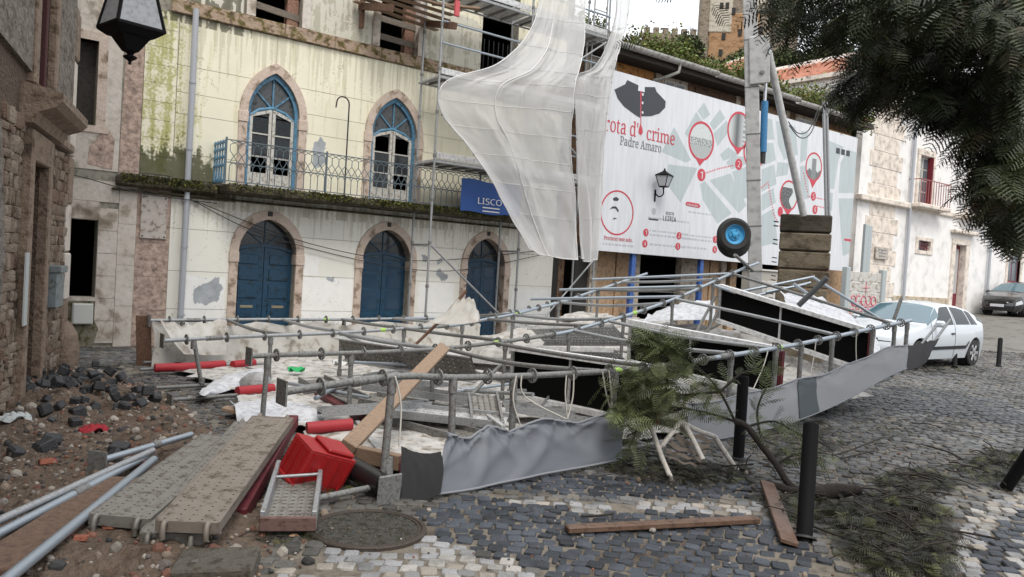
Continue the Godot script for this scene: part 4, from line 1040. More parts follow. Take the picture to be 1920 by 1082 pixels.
# four-sided street lantern: finial, cap, glass panes, frame, tapered base; wall_z gives the plate of its bracket
func lantern(called: String, label: String, at: Vector3, h: float, wall_z: float) -> Node3D:
	var t := thing(called, label, "lantern", at)
	var iron := m("lantern_black", lin(0.007, 0.007, 0.008), 0.6, {"spec": 0.25})
	var glass := m("lantern_glass", lin(0.55, 0.56, 0.58), 0.35, {"alpha": 0.75})
	var y0 := 0.2 * h; var y1 := 0.66 * h
	var r0 := 0.14 * h; var r1 := 0.27 * h
	var c := []
	for s in [[-1, -1], [1, -1], [1, 1], [-1, 1]]: c.append(Vector3(s[0], 0, s[1]).rotated(Vector3.UP, 0.3))
	for k in 4:
		var a: Vector3 = c[k]; var b: Vector3 = c[(k + 1) % 4]
		var g := B.new()
		g.quad(a * r0 + Vector3(0, y0, 0), b * r0 + Vector3(0, y0, 0), b * r1 + Vector3(0, y1, 0), a * r1 + Vector3(0, y1, 0))
		obj("pane", g, glass, t)
		obj("frame_bar", B.new().bar(a * r0 + Vector3(0, y0, 0), a * r1 + Vector3(0, y1, 0), 0.018, 0.018), iron, t)
		obj("frame_bar", B.new().bar(a * r1 + Vector3(0, y1, 0), b * r1 + Vector3(0, y1, 0), 0.025, 0.025), iron, t)
		obj("frame_bar", B.new().bar(a * r0 + Vector3(0, y0, 0), b * r0 + Vector3(0, y0, 0), 0.025, 0.025), iron, t)
		var cap := B.new()
		cap.quad(a * r1 * 1.12 + Vector3(0, y1, 0), b * r1 * 1.12 + Vector3(0, y1, 0), b * r1 * 0.3 + Vector3(0, y1 + 0.16 * h, 0), a * r1 * 0.3 + Vector3(0, y1 + 0.16 * h, 0))
		obj("cap_side", cap, iron, t)
	obj("finial", B.new().lathe(T(Vector3(0, y1 + 0.15 * h, 0)), [Vector2(0.09 * h, 0), Vector2(0.07 * h, 0.05 * h), Vector2(0.03 * h, 0.08 * h), Vector2(0.04 * h, 0.11 * h), Vector2(0.0, 0.17 * h)], 8), iron, t)
	obj("socket", B.new().lathe(T(), [Vector2(0, y0 - 0.12 * h), Vector2(0.05 * h, y0 - 0.1 * h), Vector2(0.03 * h, y0 - 0.05 * h), Vector2(r0, y0)], 8), iron, t)
	var dz := wall_z - at.z
	obj("bracket_arm", B.new().tube(curve_row([Vector3(0, y0 - 0.1 * h, 0), Vector3(0, -0.12 * h, 0), Vector3(0, -0.2 * h, dz * 0.5), Vector3(0, -0.08 * h, dz * 0.9), Vector3(0, -0.1 * h, dz)], 5), 0.018, 6), iron, t)
	obj("wall_plate", bx(-0.03, -0.4 * h, dz + 0.012, 0.03, 0.1 * h, dz, 0.004), iron, t)
	return t

func right_building() -> void:
	var Z := -14.9
	var rb := thing("white_corner_house", "white house with stone quoins and a dark red door on the right", "building")
	var wall := m("white_wash", lin(0.82, 0.805, 0.79), 0.85, {"tex": "fine", "s": 0.06})
	var stone := m("quoin_beige", lin(0.76, 0.68, 0.6), 0.85, {"tex": "mottle", "s": 0.3, "bump": 0.6})
	var red := m("door_red", lin(0.16, 0.015, 0.025), 0.5)
	var glass := m("house_glass", lin(0.1, 0.12, 0.14), 0.12)
	var white := m("casement_white")
	var holes := [rect(30.62, 5.05, 31.62, 6.95), rect(30.98, 3.34, 31.95, 3.72), rect(34.1, 1.0, 35.05, 3.76), rect(39.4, 2.4, 40.8, 3.85), rect(34.9, 5.05, 35.9, 6.95)]
	var w := B.new()
	for s in [[29.0, 0.0, 31.2, 5.05], [31.2, 0.0, 34.6, 5.05], [34.6, 0.0, 40.0, 5.05], [40.0, 0.0, 60.0, 5.05], [29.0, 5.05, 31.1, 9.2], [31.1, 5.05, 35.4, 9.2], [35.4, 5.05, 60.0, 9.2]]:
		for q in clip_all(rect(s[0], s[1], s[2], s[3]), holes): w.prism(T(), q, Z, Z - 0.35)
	obj("wall", w, wall, rb)
	obj("interior", bx(26.6, 0, Z - 4.0, 60, 9.2, Z - 4.2), m("dark_room"), rb)
	obj("gable_wall", bx(26.2, 0.0, Z - 0.2, 29.0, 9.2, Z - 4.2), wall, rb)
	obj("floor_slab", bx(29.0, 4.95, Z - 0.36, 60, 5.04, Z - 4.0), m("dark_room"), rb)
	obj("roof_slab", bx(26.0, 9.2, Z + 0.1, 60, 9.35, Z - 4.2), stone, rb)
	# corner pilasters of cut stone with plastered faces between
	obj("corner_plaster", bx(26.4, 0.0, Z + 0.02, 29.2, 9.0, Z - 0.19), wall, rb)
	for row in 15:
		var y := 0.3 + row * 0.58
		var long := row % 2 == 0
		obj("quoin_stone", bx(27.2 - (0.22 if long else 0.0), y, Z + 0.04 + rr(-0.006, 0.006), 29.0 + (0.3 if long else 0.0), y + 0.57, Z - 0.1, 0.015), stone, rb)
	for x in [[26.3, 29.8, 0.22], [29.82, 37.0, 0.1], [37.02, 46.0, 0.1]]: obj("string_course", bx(x[0], 4.82, Z + x[2], x[1], 5.03, Z - 0.05, 0.03), stone, rb)
	for x in [[26.0, 34.0], [34.02, 48.0]]: obj("cornice", bx(x[0], 8.3, Z + 0.3, x[1], 8.6, Z - 0.05, 0.05), stone, rb)
	# balcony windows
	for x in [30.62, 34.9]:
		for s in [[x - 0.2, 5.04, x, 6.95], [x + 1.0, 5.04, x + 1.2, 6.95], [x - 0.2, 6.96, x + 1.2, 7.2]]: obj("window_surround", bx(s[0], s[1], Z + 0.06, s[2], s[3], Z - 0.2, 0.01), stone, rb)
		for k in 2:
			var wf := obj("window_sash", bx(x + 0.02 + k * 0.49, 5.06, Z - 0.12, x + 0.48 + k * 0.49, 6.94, Z - 0.17, 0.01), white, rb)
			for j in 4: obj("pane", bx(x + 0.09 + k * 0.49, 5.2 + j * 0.43, Z - 0.112, x + 0.41 + k * 0.49, 5.58 + j * 0.43, Z - 0.13), glass, wf)
		obj("shutter_edge", bx(x + 0.9, 5.06, Z + 0.1, x + 0.96, 6.94, Z - 0.1), red, rb)
		obj("balcony_slab", bx(x - 0.7, 4.9, Z + 0.5, x + 1.8, 5.06, Z + 0.02, 0.03), stone, rb)
		var rl := obj("railing", B.new().bar(Vector3(x - 0.65, 5.95, Z + 0.45), Vector3(x + 1.75, 5.95, Z + 0.45), 0.03, 0.03), m("faded_red_iron", lin(0.3, 0.1, 0.1), 0.6), rb)
		for k in 13: obj("baluster", B.new().bar(Vector3(x - 0.65 + k * 0.2, 5.06, Z + 0.45), Vector3(x - 0.65 + k * 0.2, 5.95, Z + 0.45), 0.02, 0.02, Vector3.RIGHT), m("faded_red_iron"), rl)
		for sx in [x - 0.65, x + 1.75]: obj("side_rail", B.new().bar(Vector3(sx, 5.95, Z + 0.45), Vector3(sx, 5.95, Z), 0.03, 0.03), m("faded_red_iron"), rl)
	# small barred window
	for s in [[30.78, 3.2, 30.98, 3.86], [31.95, 3.2, 32.15, 3.86], [30.98, 3.2, 31.95, 3.34], [30.98, 3.72, 31.95, 3.86]]: obj("window_surround", bx(s[0], s[1], Z + 0.04, s[2], s[3], Z - 0.2, 0.008), stone, rb)
	obj("pane", bx(30.98, 3.34, Z - 0.16, 31.95, 3.72, Z - 0.18), glass, rb)
	for k in 4: obj("window_bar", B.new().bar(Vector3(31.1 + k * 0.24, 3.34, Z - 0.05), Vector3(31.1 + k * 0.24, 3.72, Z - 0.05), 0.025, 0.025, Vector3.RIGHT), red, rb)
	for k in 2: obj("window_bar", B.new().bar(Vector3(30.98, 3.46 + k * 0.13, Z - 0.05), Vector3(31.95, 3.46 + k * 0.13, Z - 0.05), 0.025, 0.025), red, rb)
	# door with stone surround and hood
	for s in [[33.8, 1.0, 34.1, 3.76], [35.05, 1.0, 35.4, 3.76], [33.8, 3.77, 35.4, 4.0]]: obj("door_surround", bx(s[0], s[1], Z + 0.06, s[2], s[3], Z - 0.3, 0.01), stone, rb)
	obj("door_hood", bx(33.6, 4.2, Z + 0.25, 35.7, 4.36, Z, 0.04), stone, rb)
	for k in 2:
		var lf := obj("door_leaf", bx(34.11 + k * 0.47, 1.0, Z - 0.2, 34.57 + k * 0.47, 3.75, Z - 0.25, 0.01), red, rb)
		obj("pane", bx(34.2 + k * 0.47, 1.75, Z - 0.192, 34.48 + k * 0.47, 3.6, Z - 0.21), m("frosted", lin(0.4, 0.4, 0.4), 0.5), lf)
	for s in [[39.2, 2.25, 39.4, 4.0], [40.8, 2.25, 41.0, 4.0], [39.4, 3.85, 40.8, 4.0], [39.4, 2.25, 40.8, 2.4]]: obj("window_surround", bx(s[0], s[1], Z + 0.05, s[2], s[3], Z - 0.2, 0.01), stone, rb)
	obj("window_sash", bx(39.4, 2.4, Z - 0.1, 40.8, 3.85, Z - 0.16), red, rb)
	for k in 2: obj("pane", bx(39.5 + k * 0.65, 2.5, Z - 0.09, 40.05 + k * 0.65, 3.75, Z - 0.12), glass, rb)
	for x in [29.93, 37.2]: obj("downpipe", B.new().tube([Vector3(x, 1.2, Z + 0.12), Vector3(x, 8.3, Z + 0.12)], 0.06, 8), m("pipe_grey"), rb)
	obj("plinth", bx(29.3, 0.2, Z + 0.05, 33.8, 1.55, Z - 0.05, 0.02), m("plinth_beige", lin(0.52, 0.45, 0.36), 0.9, {"tex": "blotch", "s": 0.4}), rb)
	# street plate, wall lamp on the second balcony
	var sp := thing("street_plate", "small white stone street plate on the quoined corner", "sign", Vector3(28.1, 3.05, Z + 0.1))
	obj("plate", bx(-0.42, -0.22, 0.04, 0.42, 0.22, -0.02, 0.01), m("plaque_stone"), sp)
	for k in 3: obj("lettering_line", bx(-0.3 + k * 0.05, 0.09 - k * 0.11, 0.043, 0.3 - k * 0.05, 0.13 - k * 0.11, 0.03), m("print_grey"), sp)
	lantern("wall_lantern", "black wall lantern beside the right balcony of the white house", Vector3(34.2, 5.75, Z + 0.55), 0.9, Z + 0.002)
	# steel hoarding panel with graffiti, service cabinets
	var hz := -13.4
	var gp := thing("site_fence_panel", "white slatted site fence panel sprayed with pink graffiti", "fence panel", Vector3(24.5, 0.0, hz))
	var fm := m("fence_white", lin(0.55, 0.54, 0.52), 0.6, {"tex": "blotch", "s": 0.7})
	for k in 6: obj("slat", bx(-0.95, 0.35 + k * 0.32, 0.02, 1.05, 0.35 + k * 0.32 + 0.3, -0.02, 0.012), fm, gp)
	for x in [-1.08, 1.14]: obj("post", bx(x - 0.13, 0.0, 0.09, x + 0.1, 2.38, -0.09, 0.015), m("fence_post_grey", lin(0.36, 0.4, 0.41), 0.5), gp)
	var pinkm := m("spray_pink", lin(0.55, 0.07, 0.14), 0.7)
	for ln in [[0.0, 0.0], [0.0, -0.42]]:
		for k in 5:
			var pts := []
			for j in 9:
				var a := TAU * j / 8.0 * (0.85 if k % 2 else 1.0) + k
				pts.append(Vector3(-0.62 + k * 0.31 + 0.15 * cos(a), 1.35 + ln[1] + 0.15 * sin(a) + 0.02 * sin(k * 3.0), 0.026))
			obj("graffiti_stroke", B.new().tube(pts, 0.016, 4, false), pinkm, gp)
	obj("graffiti_stroke", B.new().tube([Vector3(-0.7, 1.18, 0.027), Vector3(0, 1.13, 0.027), Vector3(0.95, 1.2, 0.027)], 0.014, 4), pinkm, gp)
	obj("graffiti_stroke", B.new().tube([Vector3(0.1, 1.95, 0.027), Vector3(0.1, 1.6, 0.027)], 0.012, 4), pinkm, gp)
	obj("graffiti_stroke", B.new().tube([Vector3(-0.1, 1.75, 0.027), Vector3(0.32, 1.77, 0.027)], 0.012, 4), pinkm, gp)
	for s in [[17.45, 18.5, 2.08, "tall beige service cabinet behind the fallen scaffold", 0.0], [18.56, 19.4, 1.98, "lower beige service cabinet beside the stacked concrete blocks", 0.02]]:
		var cb := thing("service_cabinet", s[3], "cabinet", Vector3((s[0] + s[1]) / 2, 0, -12.7 + s[4]))
		var hw: float = (s[1] - s[0]) / 2
		obj("body", bx(-hw, 0, 0.2, hw, s[2] - 0.05, -0.2, 0.01), m("cabinet_beige", lin(0.45, 0.42, 0.37), 0.6, {"tex": "fine", "s": 1.0}), cb)
		obj("lid", bx(-hw - 0.03, s[2] - 0.049, 0.24, hw + 0.03, s[2], -0.24, 0.01), m("cabinet_lid", lin(0.55, 0.53, 0.5), 0.6), cb)
		obj("door_plate", bx(-hw * 0.8, 0.4, 0.212, -0.02, s[2] - 0.3, 0.19, 0.004), m("cabinet_lid"), cb)
		obj("door_plate", bx(0.02, 0.4, 0.212, hw * 0.8, s[2] - 0.3, 0.19, 0.004), m("cabinet_lid"), cb)
	# two grey planks standing against the corner
	for k in 2:
		var o := obj("sheet_post", bx(25.55 + k * 0.28, 0.0, -14.05 - k * 0.03, 25.77 + k * 0.28, 3.9 - k * 0.03, -14.15 - k * 0.03, 0.01), m("fence_post_grey"))
		tag(o, ["narrow grey sheet post nearest the billboard edge", "narrow grey sheet post nearest the quoined corner"][k], "post", "sheet posts by the corner")

func left_building() -> void:
	var fr := Transform3D(Basis(Vector3(0.276, 0, -0.961), Vector3.UP, Vector3(0.961, 0, 0.276)), Vector3(1.7, 0, -11.9))
	var lb := thing("ruined_house", "ruined stone house with crumbling plaster on the left edge", "building")
	lb.transform = fr
	var dirt := m("ruin_plaster", lin(0.22, 0.195, 0.17), 0.95, {"tex": "blotch", "s": 0.45, "bump": 4.0, "detail": "mottle", "ds": 0.9})
	var rub := m("rubble_core", lin(0.13, 0.09, 0.062), 0.95, {"tex": "mottle", "s": 1.2, "bump": 4.0})
	var lime := m("limestone")
	var warm := m("warm_stone", lin(0.26, 0.195, 0.15), 0.9, {"tex": "blotch", "s": 0.9, "bump": 1.5, "detail": "fine", "ds": 2.5})
	var wd := m("old_red_wood", lin(0.075, 0.02, 0.02), 0.8, {"tex": "mottle", "s": 2.0})
	var door := rect(-2.85, 0.0, -2.05, 2.5); var win := rect(-2.75, 3.35, -1.85, 5.4)
	var w := B.new()
	for s in [[-14.0, 0.0, -2.45, 3.0], [-2.45, 0.0, -0.16, 3.0], [-14.0, 3.0, -2.3, 9.0], [-2.3, 3.0, -0.16, 9.0]]:
		for q in clip_all(rect(s[0], s[1], s[2], s[3]), [door, win]): w.prism(T(), q, 0.0, -0.45)
	obj("wall", w, rub, lb)
	obj("end_wall", bx(-0.5, 0, -0.46, -0.02, 9, -5.0), dirt, lb)
	obj("interior", bx(-14, 0, -4.0, -0.5, 9.0, -4.2), m("dark_room"), lb)
	obj("roof_slab", bx(-14, 9.0, 0.2, 0.0, 9.2, -5.0), m("dark_room"), lb)
	# corner pilaster blocks and surviving plaster
	for k in 14: obj("quoin_stone", bx(-0.32 + rr(-0.01, 0.01), k * 0.62 + 0.35, 0.045 + rr(-0.012, 0.012), 0.02, k * 0.62 + 0.955, -0.4, 0.02), lime if k % 3 else warm, lb)
	obj("guard_stone", B.new().lathe(T(Vector3(-0.05, 0.0, 0.0)), [Vector2(0.2, 0.0), Vector2(0.22, 0.25), Vector2(0.19, 0.5), Vector2(0.1, 0.66), Vector2(0.0, 0.7)], 12), warm, lb)
	for q in [V2([-1.85, 3.3, -0.36, 3.28, -0.34, 8.8, -1.6, 8.8, -1.62, 5.6]), V2([-4.4, 3.4, -2.95, 3.35, -2.98, 8.8, -4.4, 8.8]), V2([-5.2, 0.3, -4.0, 0.1, -3.75, 1.6, -4.1, 2.7, -5.2, 2.8])]:
		var b := B.new()
		b.prism(T(), q, 0.05, -0.01)
		obj("plaster_sheet", b, dirt, lb)
	# exposed rubble stones, piece by piece
	var sh := []
	for k in 5: sh.append(cobble_mesh(300 + k))
	var tones := [m("rubble_a", lin(0.23, 0.175, 0.13), 0.95, {"tex": "mottle", "s": 2.0, "bump": 1.2}), m("rubble_b", lin(0.19, 0.145, 0.11), 0.95, {"tex": "blotch", "s": 2.0, "bump": 1.2}), m("rubble_c", lin(0.27, 0.22, 0.175), 0.95, {"tex": "blotch", "s": 1.6, "bump": 1.2}), m("rubble_d", lin(0.19, 0.125, 0.09), 0.95, {"tex": "mottle", "s": 2.4, "bump": 1.2})]
	for zone in [[-2.0, -0.38, 0.15, 2.75], [-3.95, -2.9, 0.1, 2.9]]:
		var y: float = zone[2]
		while y < zone[3]:
			var hgt := rr(0.06, 0.17)
			var x: float = zone[0] + rr(0, 0.1)
			while x < zone[1]:
				var wd2 := rr(0.07, 0.26)
				var o := obj("rubble_stone", sh[rng.randi() % 5], tones[rng.randi() % 4], lb)
				o.transform = Transform3D(Basis.from_euler(Vector3(PI / 2 + rr(-0.12, 0.12), 0, rr(-0.3, 0.3))).scaled_local(Vector3(wd2, rr(0.2, 0.5), hgt)), Vector3(x + wd2 / 2, y + hgt / 2, rr(-0.015, 0.012)))
				x += wd2 * 0.98
			y += hgt * 0.97
	# door frame, hood, upper window posts
	for s in [[-3.02, 0.0, -2.86, 2.66], [-2.04, 0.0, -1.86, 2.66]]: obj("jamb_stone", bx(s[0], s[1], 0.1, s[2], s[3], -0.4, 0.015), warm, lb)
	obj("lintel_stone", bx(-3.02, 2.5, 0.102, -1.86, 2.8, -0.4, 0.015), warm, lb)
	for s in [[-2.84, 0.0, -2.74, 2.49], [-2.15, 0.0, -2.06, 2.49], [-2.74, 2.38, -2.15, 2.49]]: obj("door_frame", bx(s[0], s[1], -0.05, s[2], s[3], -0.2, 0.01), wd, lb)
	obj("door_leaf", bx(-2.74, 0.0, -0.25, -2.15, 2.38, -0.3), wd, lb)
	var hood := B.new()
	hood.prism(Transform3D(Basis(Vector3(0, 0, 1), Vector3(0, 1, 0), Vector3(-1, 0, 0)), Vector3(-3.2, 0, 0)), V2([0.0, 2.82, 0.12, 2.84, 0.16, 2.94, 0.3, 3.0, 0.36, 3.06, 0.36, 3.14, 0.0, 3.22]), 0.0, -1.75)
	obj("door_hood", hood, warm, lb)
	obj("string_course", bx(-1.44, 2.84, 0.09, -0.34, 2.95, -0.02, 0.02), warm, lb)
	for s in [[-2.95, -2.76], [-1.84, -1.66]]: obj("jamb_stone", bx(s[0], 3.25, 0.08, s[1], 8.8, -0.3, 0.015), warm, lb)
	for s in [[-2.72, -2.5, 0.0], [-2.45, -2.2, -0.06], [-2.15, -1.95, -0.02]]: obj("shutter_board", bx(s[0], 3.36, -0.08 + s[2], s[1], 5.4, -0.12 + s[2], 0.006), m("shutter_grey", lin(0.17, 0.17, 0.17), 0.9, {"tex": "blotch", "s": 1.5}), lb)
	obj("window_rail", bx(-2.0, 3.36, 0.0, -1.9, 5.4, -0.06, 0.01), wd, lb)
	var bxo := obj("letter_box", bx(-1.62, 0.95, 0.16, -1.2, 1.42, 0.02, 0.02), m("zinc_box", lin(0.22, 0.26, 0.28), 0.5, {"metal": 0.3, "tex": "blotch", "s": 1.5}), lb)
	obj("lid", bx(-1.64, 1.36, 0.19, -1.18, 1.44, 0.02, 0.01), m("zinc_box"), bxo)
	obj("notice_sheet", bx(-3.2, 0.9, 0.115, -3.05, 1.6, 0.1), m("paper_white", lin(0.4, 0.42, 0.42), 0.8), lb)
	# big lantern hanging out from the ruined wall on an arm above the view
	var L: Vector3 = Vector3(1.156, 2.935, -5.837)
	var ln := thing("street_lantern", "large black street lantern with frosted panes hanging at top left", "lantern", L)
	ln.rotation_degrees.y = 12.0
	ln.scale = Vector3.ONE * 0.9
	var iron := m("lantern_black")
	var fros := m("lantern_frost", lin(0.5, 0.52, 0.56), 0.6, {"alpha": 0.85, "back": lin(0.4, 0.4, 0.4), "tex": "mottle", "s": 2.0})
	obj("finial", B.new().lathe(T(), [Vector2(0.0, 0.0), Vector2(0.012, 0.008), Vector2(0.01, 0.024), Vector2(0.02, 0.035), Vector2(0.045, 0.05), Vector2(0.05, 0.062), Vector2(0.02, 0.075), Vector2(0.03, 0.09)], 14), iron, ln)
	var prev := 0.0
	var c4 := func(r: float, y: float) -> Array:
		var q := []
		for s in [[-1, -1], [1, -1], [1, 1], [-1, 1]]: q.append(Vector3(s[0] * r * 0.72, y, s[1] * r * 0.72))
		return q
	var levels := [[0.03, 0.09], [0.06, 0.1], [0.14, 0.2], [0.17, 0.205], [0.24, 0.245], [0.25, 0.26]]
	for k in levels.size() - 1:
		var a: Array = c4.call(levels[k][0], levels[k][1]); var b: Array = c4.call(levels[k + 1][0], levels[k + 1][1])
		var cup := B.new()
		for j in 4: cup.quad(a[j], a[(j + 1) % 4], b[(j + 1) % 4], b[j])
		obj("base_cup", cup, iron, ln)
	var lo: Array = c4.call(0.235, 0.262); var hi: Array = c4.call(0.13, 0.66)
	for j in 4:
		var g := B.new()
		g.quad(lo[j], lo[(j + 1) % 4], hi[(j + 1) % 4], hi[j])
		obj("pane", g, fros, ln)
		obj("frame_bar", B.new().bar(lo[j], hi[j], 0.02, 0.02), iron, ln)
		obj("frame_bar", B.new().bar(lo[j], lo[(j + 1) % 4], 0.026, 0.02), iron, ln)
		obj("frame_bar", B.new().bar(hi[j], hi[(j + 1) % 4], 0.026, 0.02), iron, ln)
	obj("cap", B.new().lathe(T(), [Vector2(0.16, 0.66), Vector2(0.15, 0.7), Vector2(0.06, 0.78), Vector2(0.03, 0.84), Vector2(0.0, 0.86)], 12), iron, ln)
	obj("bracket_arm", B.new().tube([Vector3(0, 0.84, 0), Vector3(-0.1, 1.05, 0), Vector3(-0.9, 1.1, 0.1), Vector3(-1.75, 1.0, 0.1)], 0.025, 8), iron, ln)

func castle_hill() -> void:
	# wooded castle hill, a ridge of terrain
	var hb := B.new()
	var hill := func(x: float, z: float) -> float:
		var d := Vector2(x - 150.0, z + 118.0)
		return 47.0 * exp(-(d.x * d.x / 4200.0 + d.y * d.y / 3000.0)) - 1.0
	for i in 36:
		for j in 26:
			var p := []
			for s in [[0, 0], [1, 0], [1, 1], [0, 1]]:
				var x: float = 60.0 + (i + s[0]) * 6.0; var z: float = -220.0 + (j + s[1]) * 8.0
				p.append(Vector3(x, hill.call(x, z), z))
			hb.tri(p[0], p[1], p[2]); hb.tri(p[0], p[2], p[3])
	struct("hill", hb, m("hill_soil", lin(0.05, 0.06, 0.03), 0.95, {"tex": "mottle", "s": 0.05}))
	var stone := m("castle_stone", lin(0.3, 0.25, 0.2), 0.95, {"tex": "blotch", "s": 0.12, "bump": 10.0, "detail": "mottle", "ds": 0.4})
	var ochre := m("castle_ochre", lin(0.45, 0.27, 0.15), 0.95, {"tex": "blotch", "s": 0.1, "bump": 6.0, "detail": "mottle", "ds": 0.5})
	var lime := m("castle_lime", lin(0.5, 0.46, 0.4), 0.95, {"tex": "blotch", "s": 0.15, "bump": 4.0})
	var tw := thing("castle_keep", "tall stone castle keep on the hill above the roofs", "castle", Vector3(137.6, 42.0, -105.5), -47.0)
	obj("wall", bx(-9, 0, 9, 9, 24, -9), stone, tw)
	obj("wall_face", bx(-7.5, 0, 9.25, 2.0, 12.5, 8.9, 0.2), ochre, tw)
	obj("wall_face", bx(-7.8, 8.6, 9.4, -3.2, 16.0, 8.9, 0.2), lime, tw)
	obj("wall_face", bx(-1.0, 12.6, 9.3, 6.5, 17.0, 8.9, 0.2), lime, tw)
	for x in [-8.6, 8.6]: obj("corner_buttress", bx(x - 0.9, 0, 9.7, x + 0.9, 24, 8.0, 0.2), stone, tw)
	for s in [[-5.4, 13.2], [-4.3, 13.2], [-3.0, 12.2], [-1.5, 8.0], [2.5, 8.6], [-4.6, 7.2], [-5.0, 4.0], [3.5, 15.0]]: obj("window_slit", bx(s[0] - 0.35, s[1], 9.45, s[0] + 0.35, s[1] + 1.3, 8.8), m("dark_room"), tw)
	var lw := thing("castle_wall", "low battlemented castle wall left of the keep", "wall", Vector3(121.0, 38.0, -110.0), -38.0)
	obj("wall", bx(-6, 0, 1.2, 7, 12.0, -1.2), stone, lw)
	for k in 7: obj("merlon", bx(-5.8 + k * 1.85, 12.0, 1.2, -4.7 + k * 1.85, 13.1, 0.3), stone, lw)
	# roofs between the row and the hill
	var tile := m("far_tile", lin(0.36, 0.14, 0.085), 0.85, {"tex": "blotch", "s": 0.4})
	for h in [[Vector3(26.21, 9.139, -19.235), Vector3(33.127, 8.959, -17.703), Vector3(28.602, 10.521, -20.6), Vector3(35.945, 12.915, -19.462), "red tiled hip roof seen right of the crane mast"], [Vector3(26.562, 10.178, -21.522), Vector3(28.644, 10.212, -21.187), Vector3(29.289, 11.403, -23.256), Vector3(30.291, 11.915, -22.505), "small red tiled roof seen left of the crane mast"]]:
		var rt := thing("tiled_roof", h[4], "roof")
		var n := int((h[1] - h[0]).length() / 0.3)
		for k in n:
			var u := (k + 0.5) / n
			var a: Vector3 = h[0].lerp(h[1], u); var b: Vector3 = h[2].lerp(h[3], u)
			obj("tile_row", B.new().tube([a, b], 0.13, 6), tile, rt)
		var base := B.new()
		base.quad(h[0] - Vector3(0, 0.05, 0), h[1] - Vector3(0, 0.05, 0), h[3] - Vector3(0, 0.05, 0), h[2] - Vector3(0, 0.05, 0))
		obj("roof_plane", base, tile, rt)
		obj("ridge", B.new().tube([h[2], h[3]], 0.16, 8), m("ridge_lime", lin(0.5, 0.42, 0.38), 0.9), rt)
		var gw := B.new()
		gw.quad(h[0] - Vector3(0, 0.1, 0), h[1] - Vector3(0, 0.1, 0), Vector3(h[1].x, 0, h[1].z), Vector3(h[0].x, 0, h[0].z))
		obj("house_wall", gw, m("white_wash"), rt)
	# trees on the hill
	var k := 0
	for p in [Vector3(112.198, 44.434, -104.534), Vector3(113.973, 43.967, -103.156), Vector3(115.799, 44.409, -101.77), Vector3(116.965, 45.506, -100.914), Vector3(116.125, 46.75, -101.601), Vector3(119.465, 42.375, -98.887), Vector3(121.233, 42.109, -97.52), Vector3(123.277, 43.273, -95.993), Vector3(124.653, 42.775, -94.919), Vector3(124.988, 44.814, -94.733), Vector3(128.226, 43.654, -92.209), Vector3(130.582, 45.044, -90.449), Vector3(133.002, 44.424, -88.57), Vector3(136.157, 45.875, -86.2), Vector3(139.331, 46.724, -83.794), Vector3(142.556, 45.965, -81.293), Vector3(145.723, 47.014, -78.899), Vector3(137.639, 49.614, -85.193), Vector3(142.412, 50.485, -81.561), Vector3(148.016, 50.413, -77.258)]:
		var q := p as Vector3
		var names := ["bushy tree", "round tree", "dark tree", "scrubby tree"]
		var t := thing("hill_tree", "dark green tree number %d" % k, "tree", Vector3(q.x, q.y - 5.5, q.z), 0.0, "trees on the castle hill")
		t.set_meta("label", "dark green tree on the wooded castle hill")
		var cr := B.new()
		cr.has_col = true
		for j in 900:
			var d := Vector3(rng.randfn(), rng.randfn() * 0.8, rng.randfn()).limit_length(1.8)
			cr.col = Color(0.045, 0.06, 0.02) * rr(0.5, 1.6)
			leaf(cr, Vector3(0, 4.4, 0) + d * 1.15, rr(0.4, 0.9))
		obj("crown", cr, m("hill_leaf", Color.WHITE, 0.8, {"tri": false, "vcol": true}), t)
		obj("trunk", B.new().tube([Vector3(0, -3, 0), Vector3(0.2, 4, 0)], [0.4, 0.2], 6), m("bark", lin(0.06, 0.045, 0.035), 0.95), t)
		k += 1

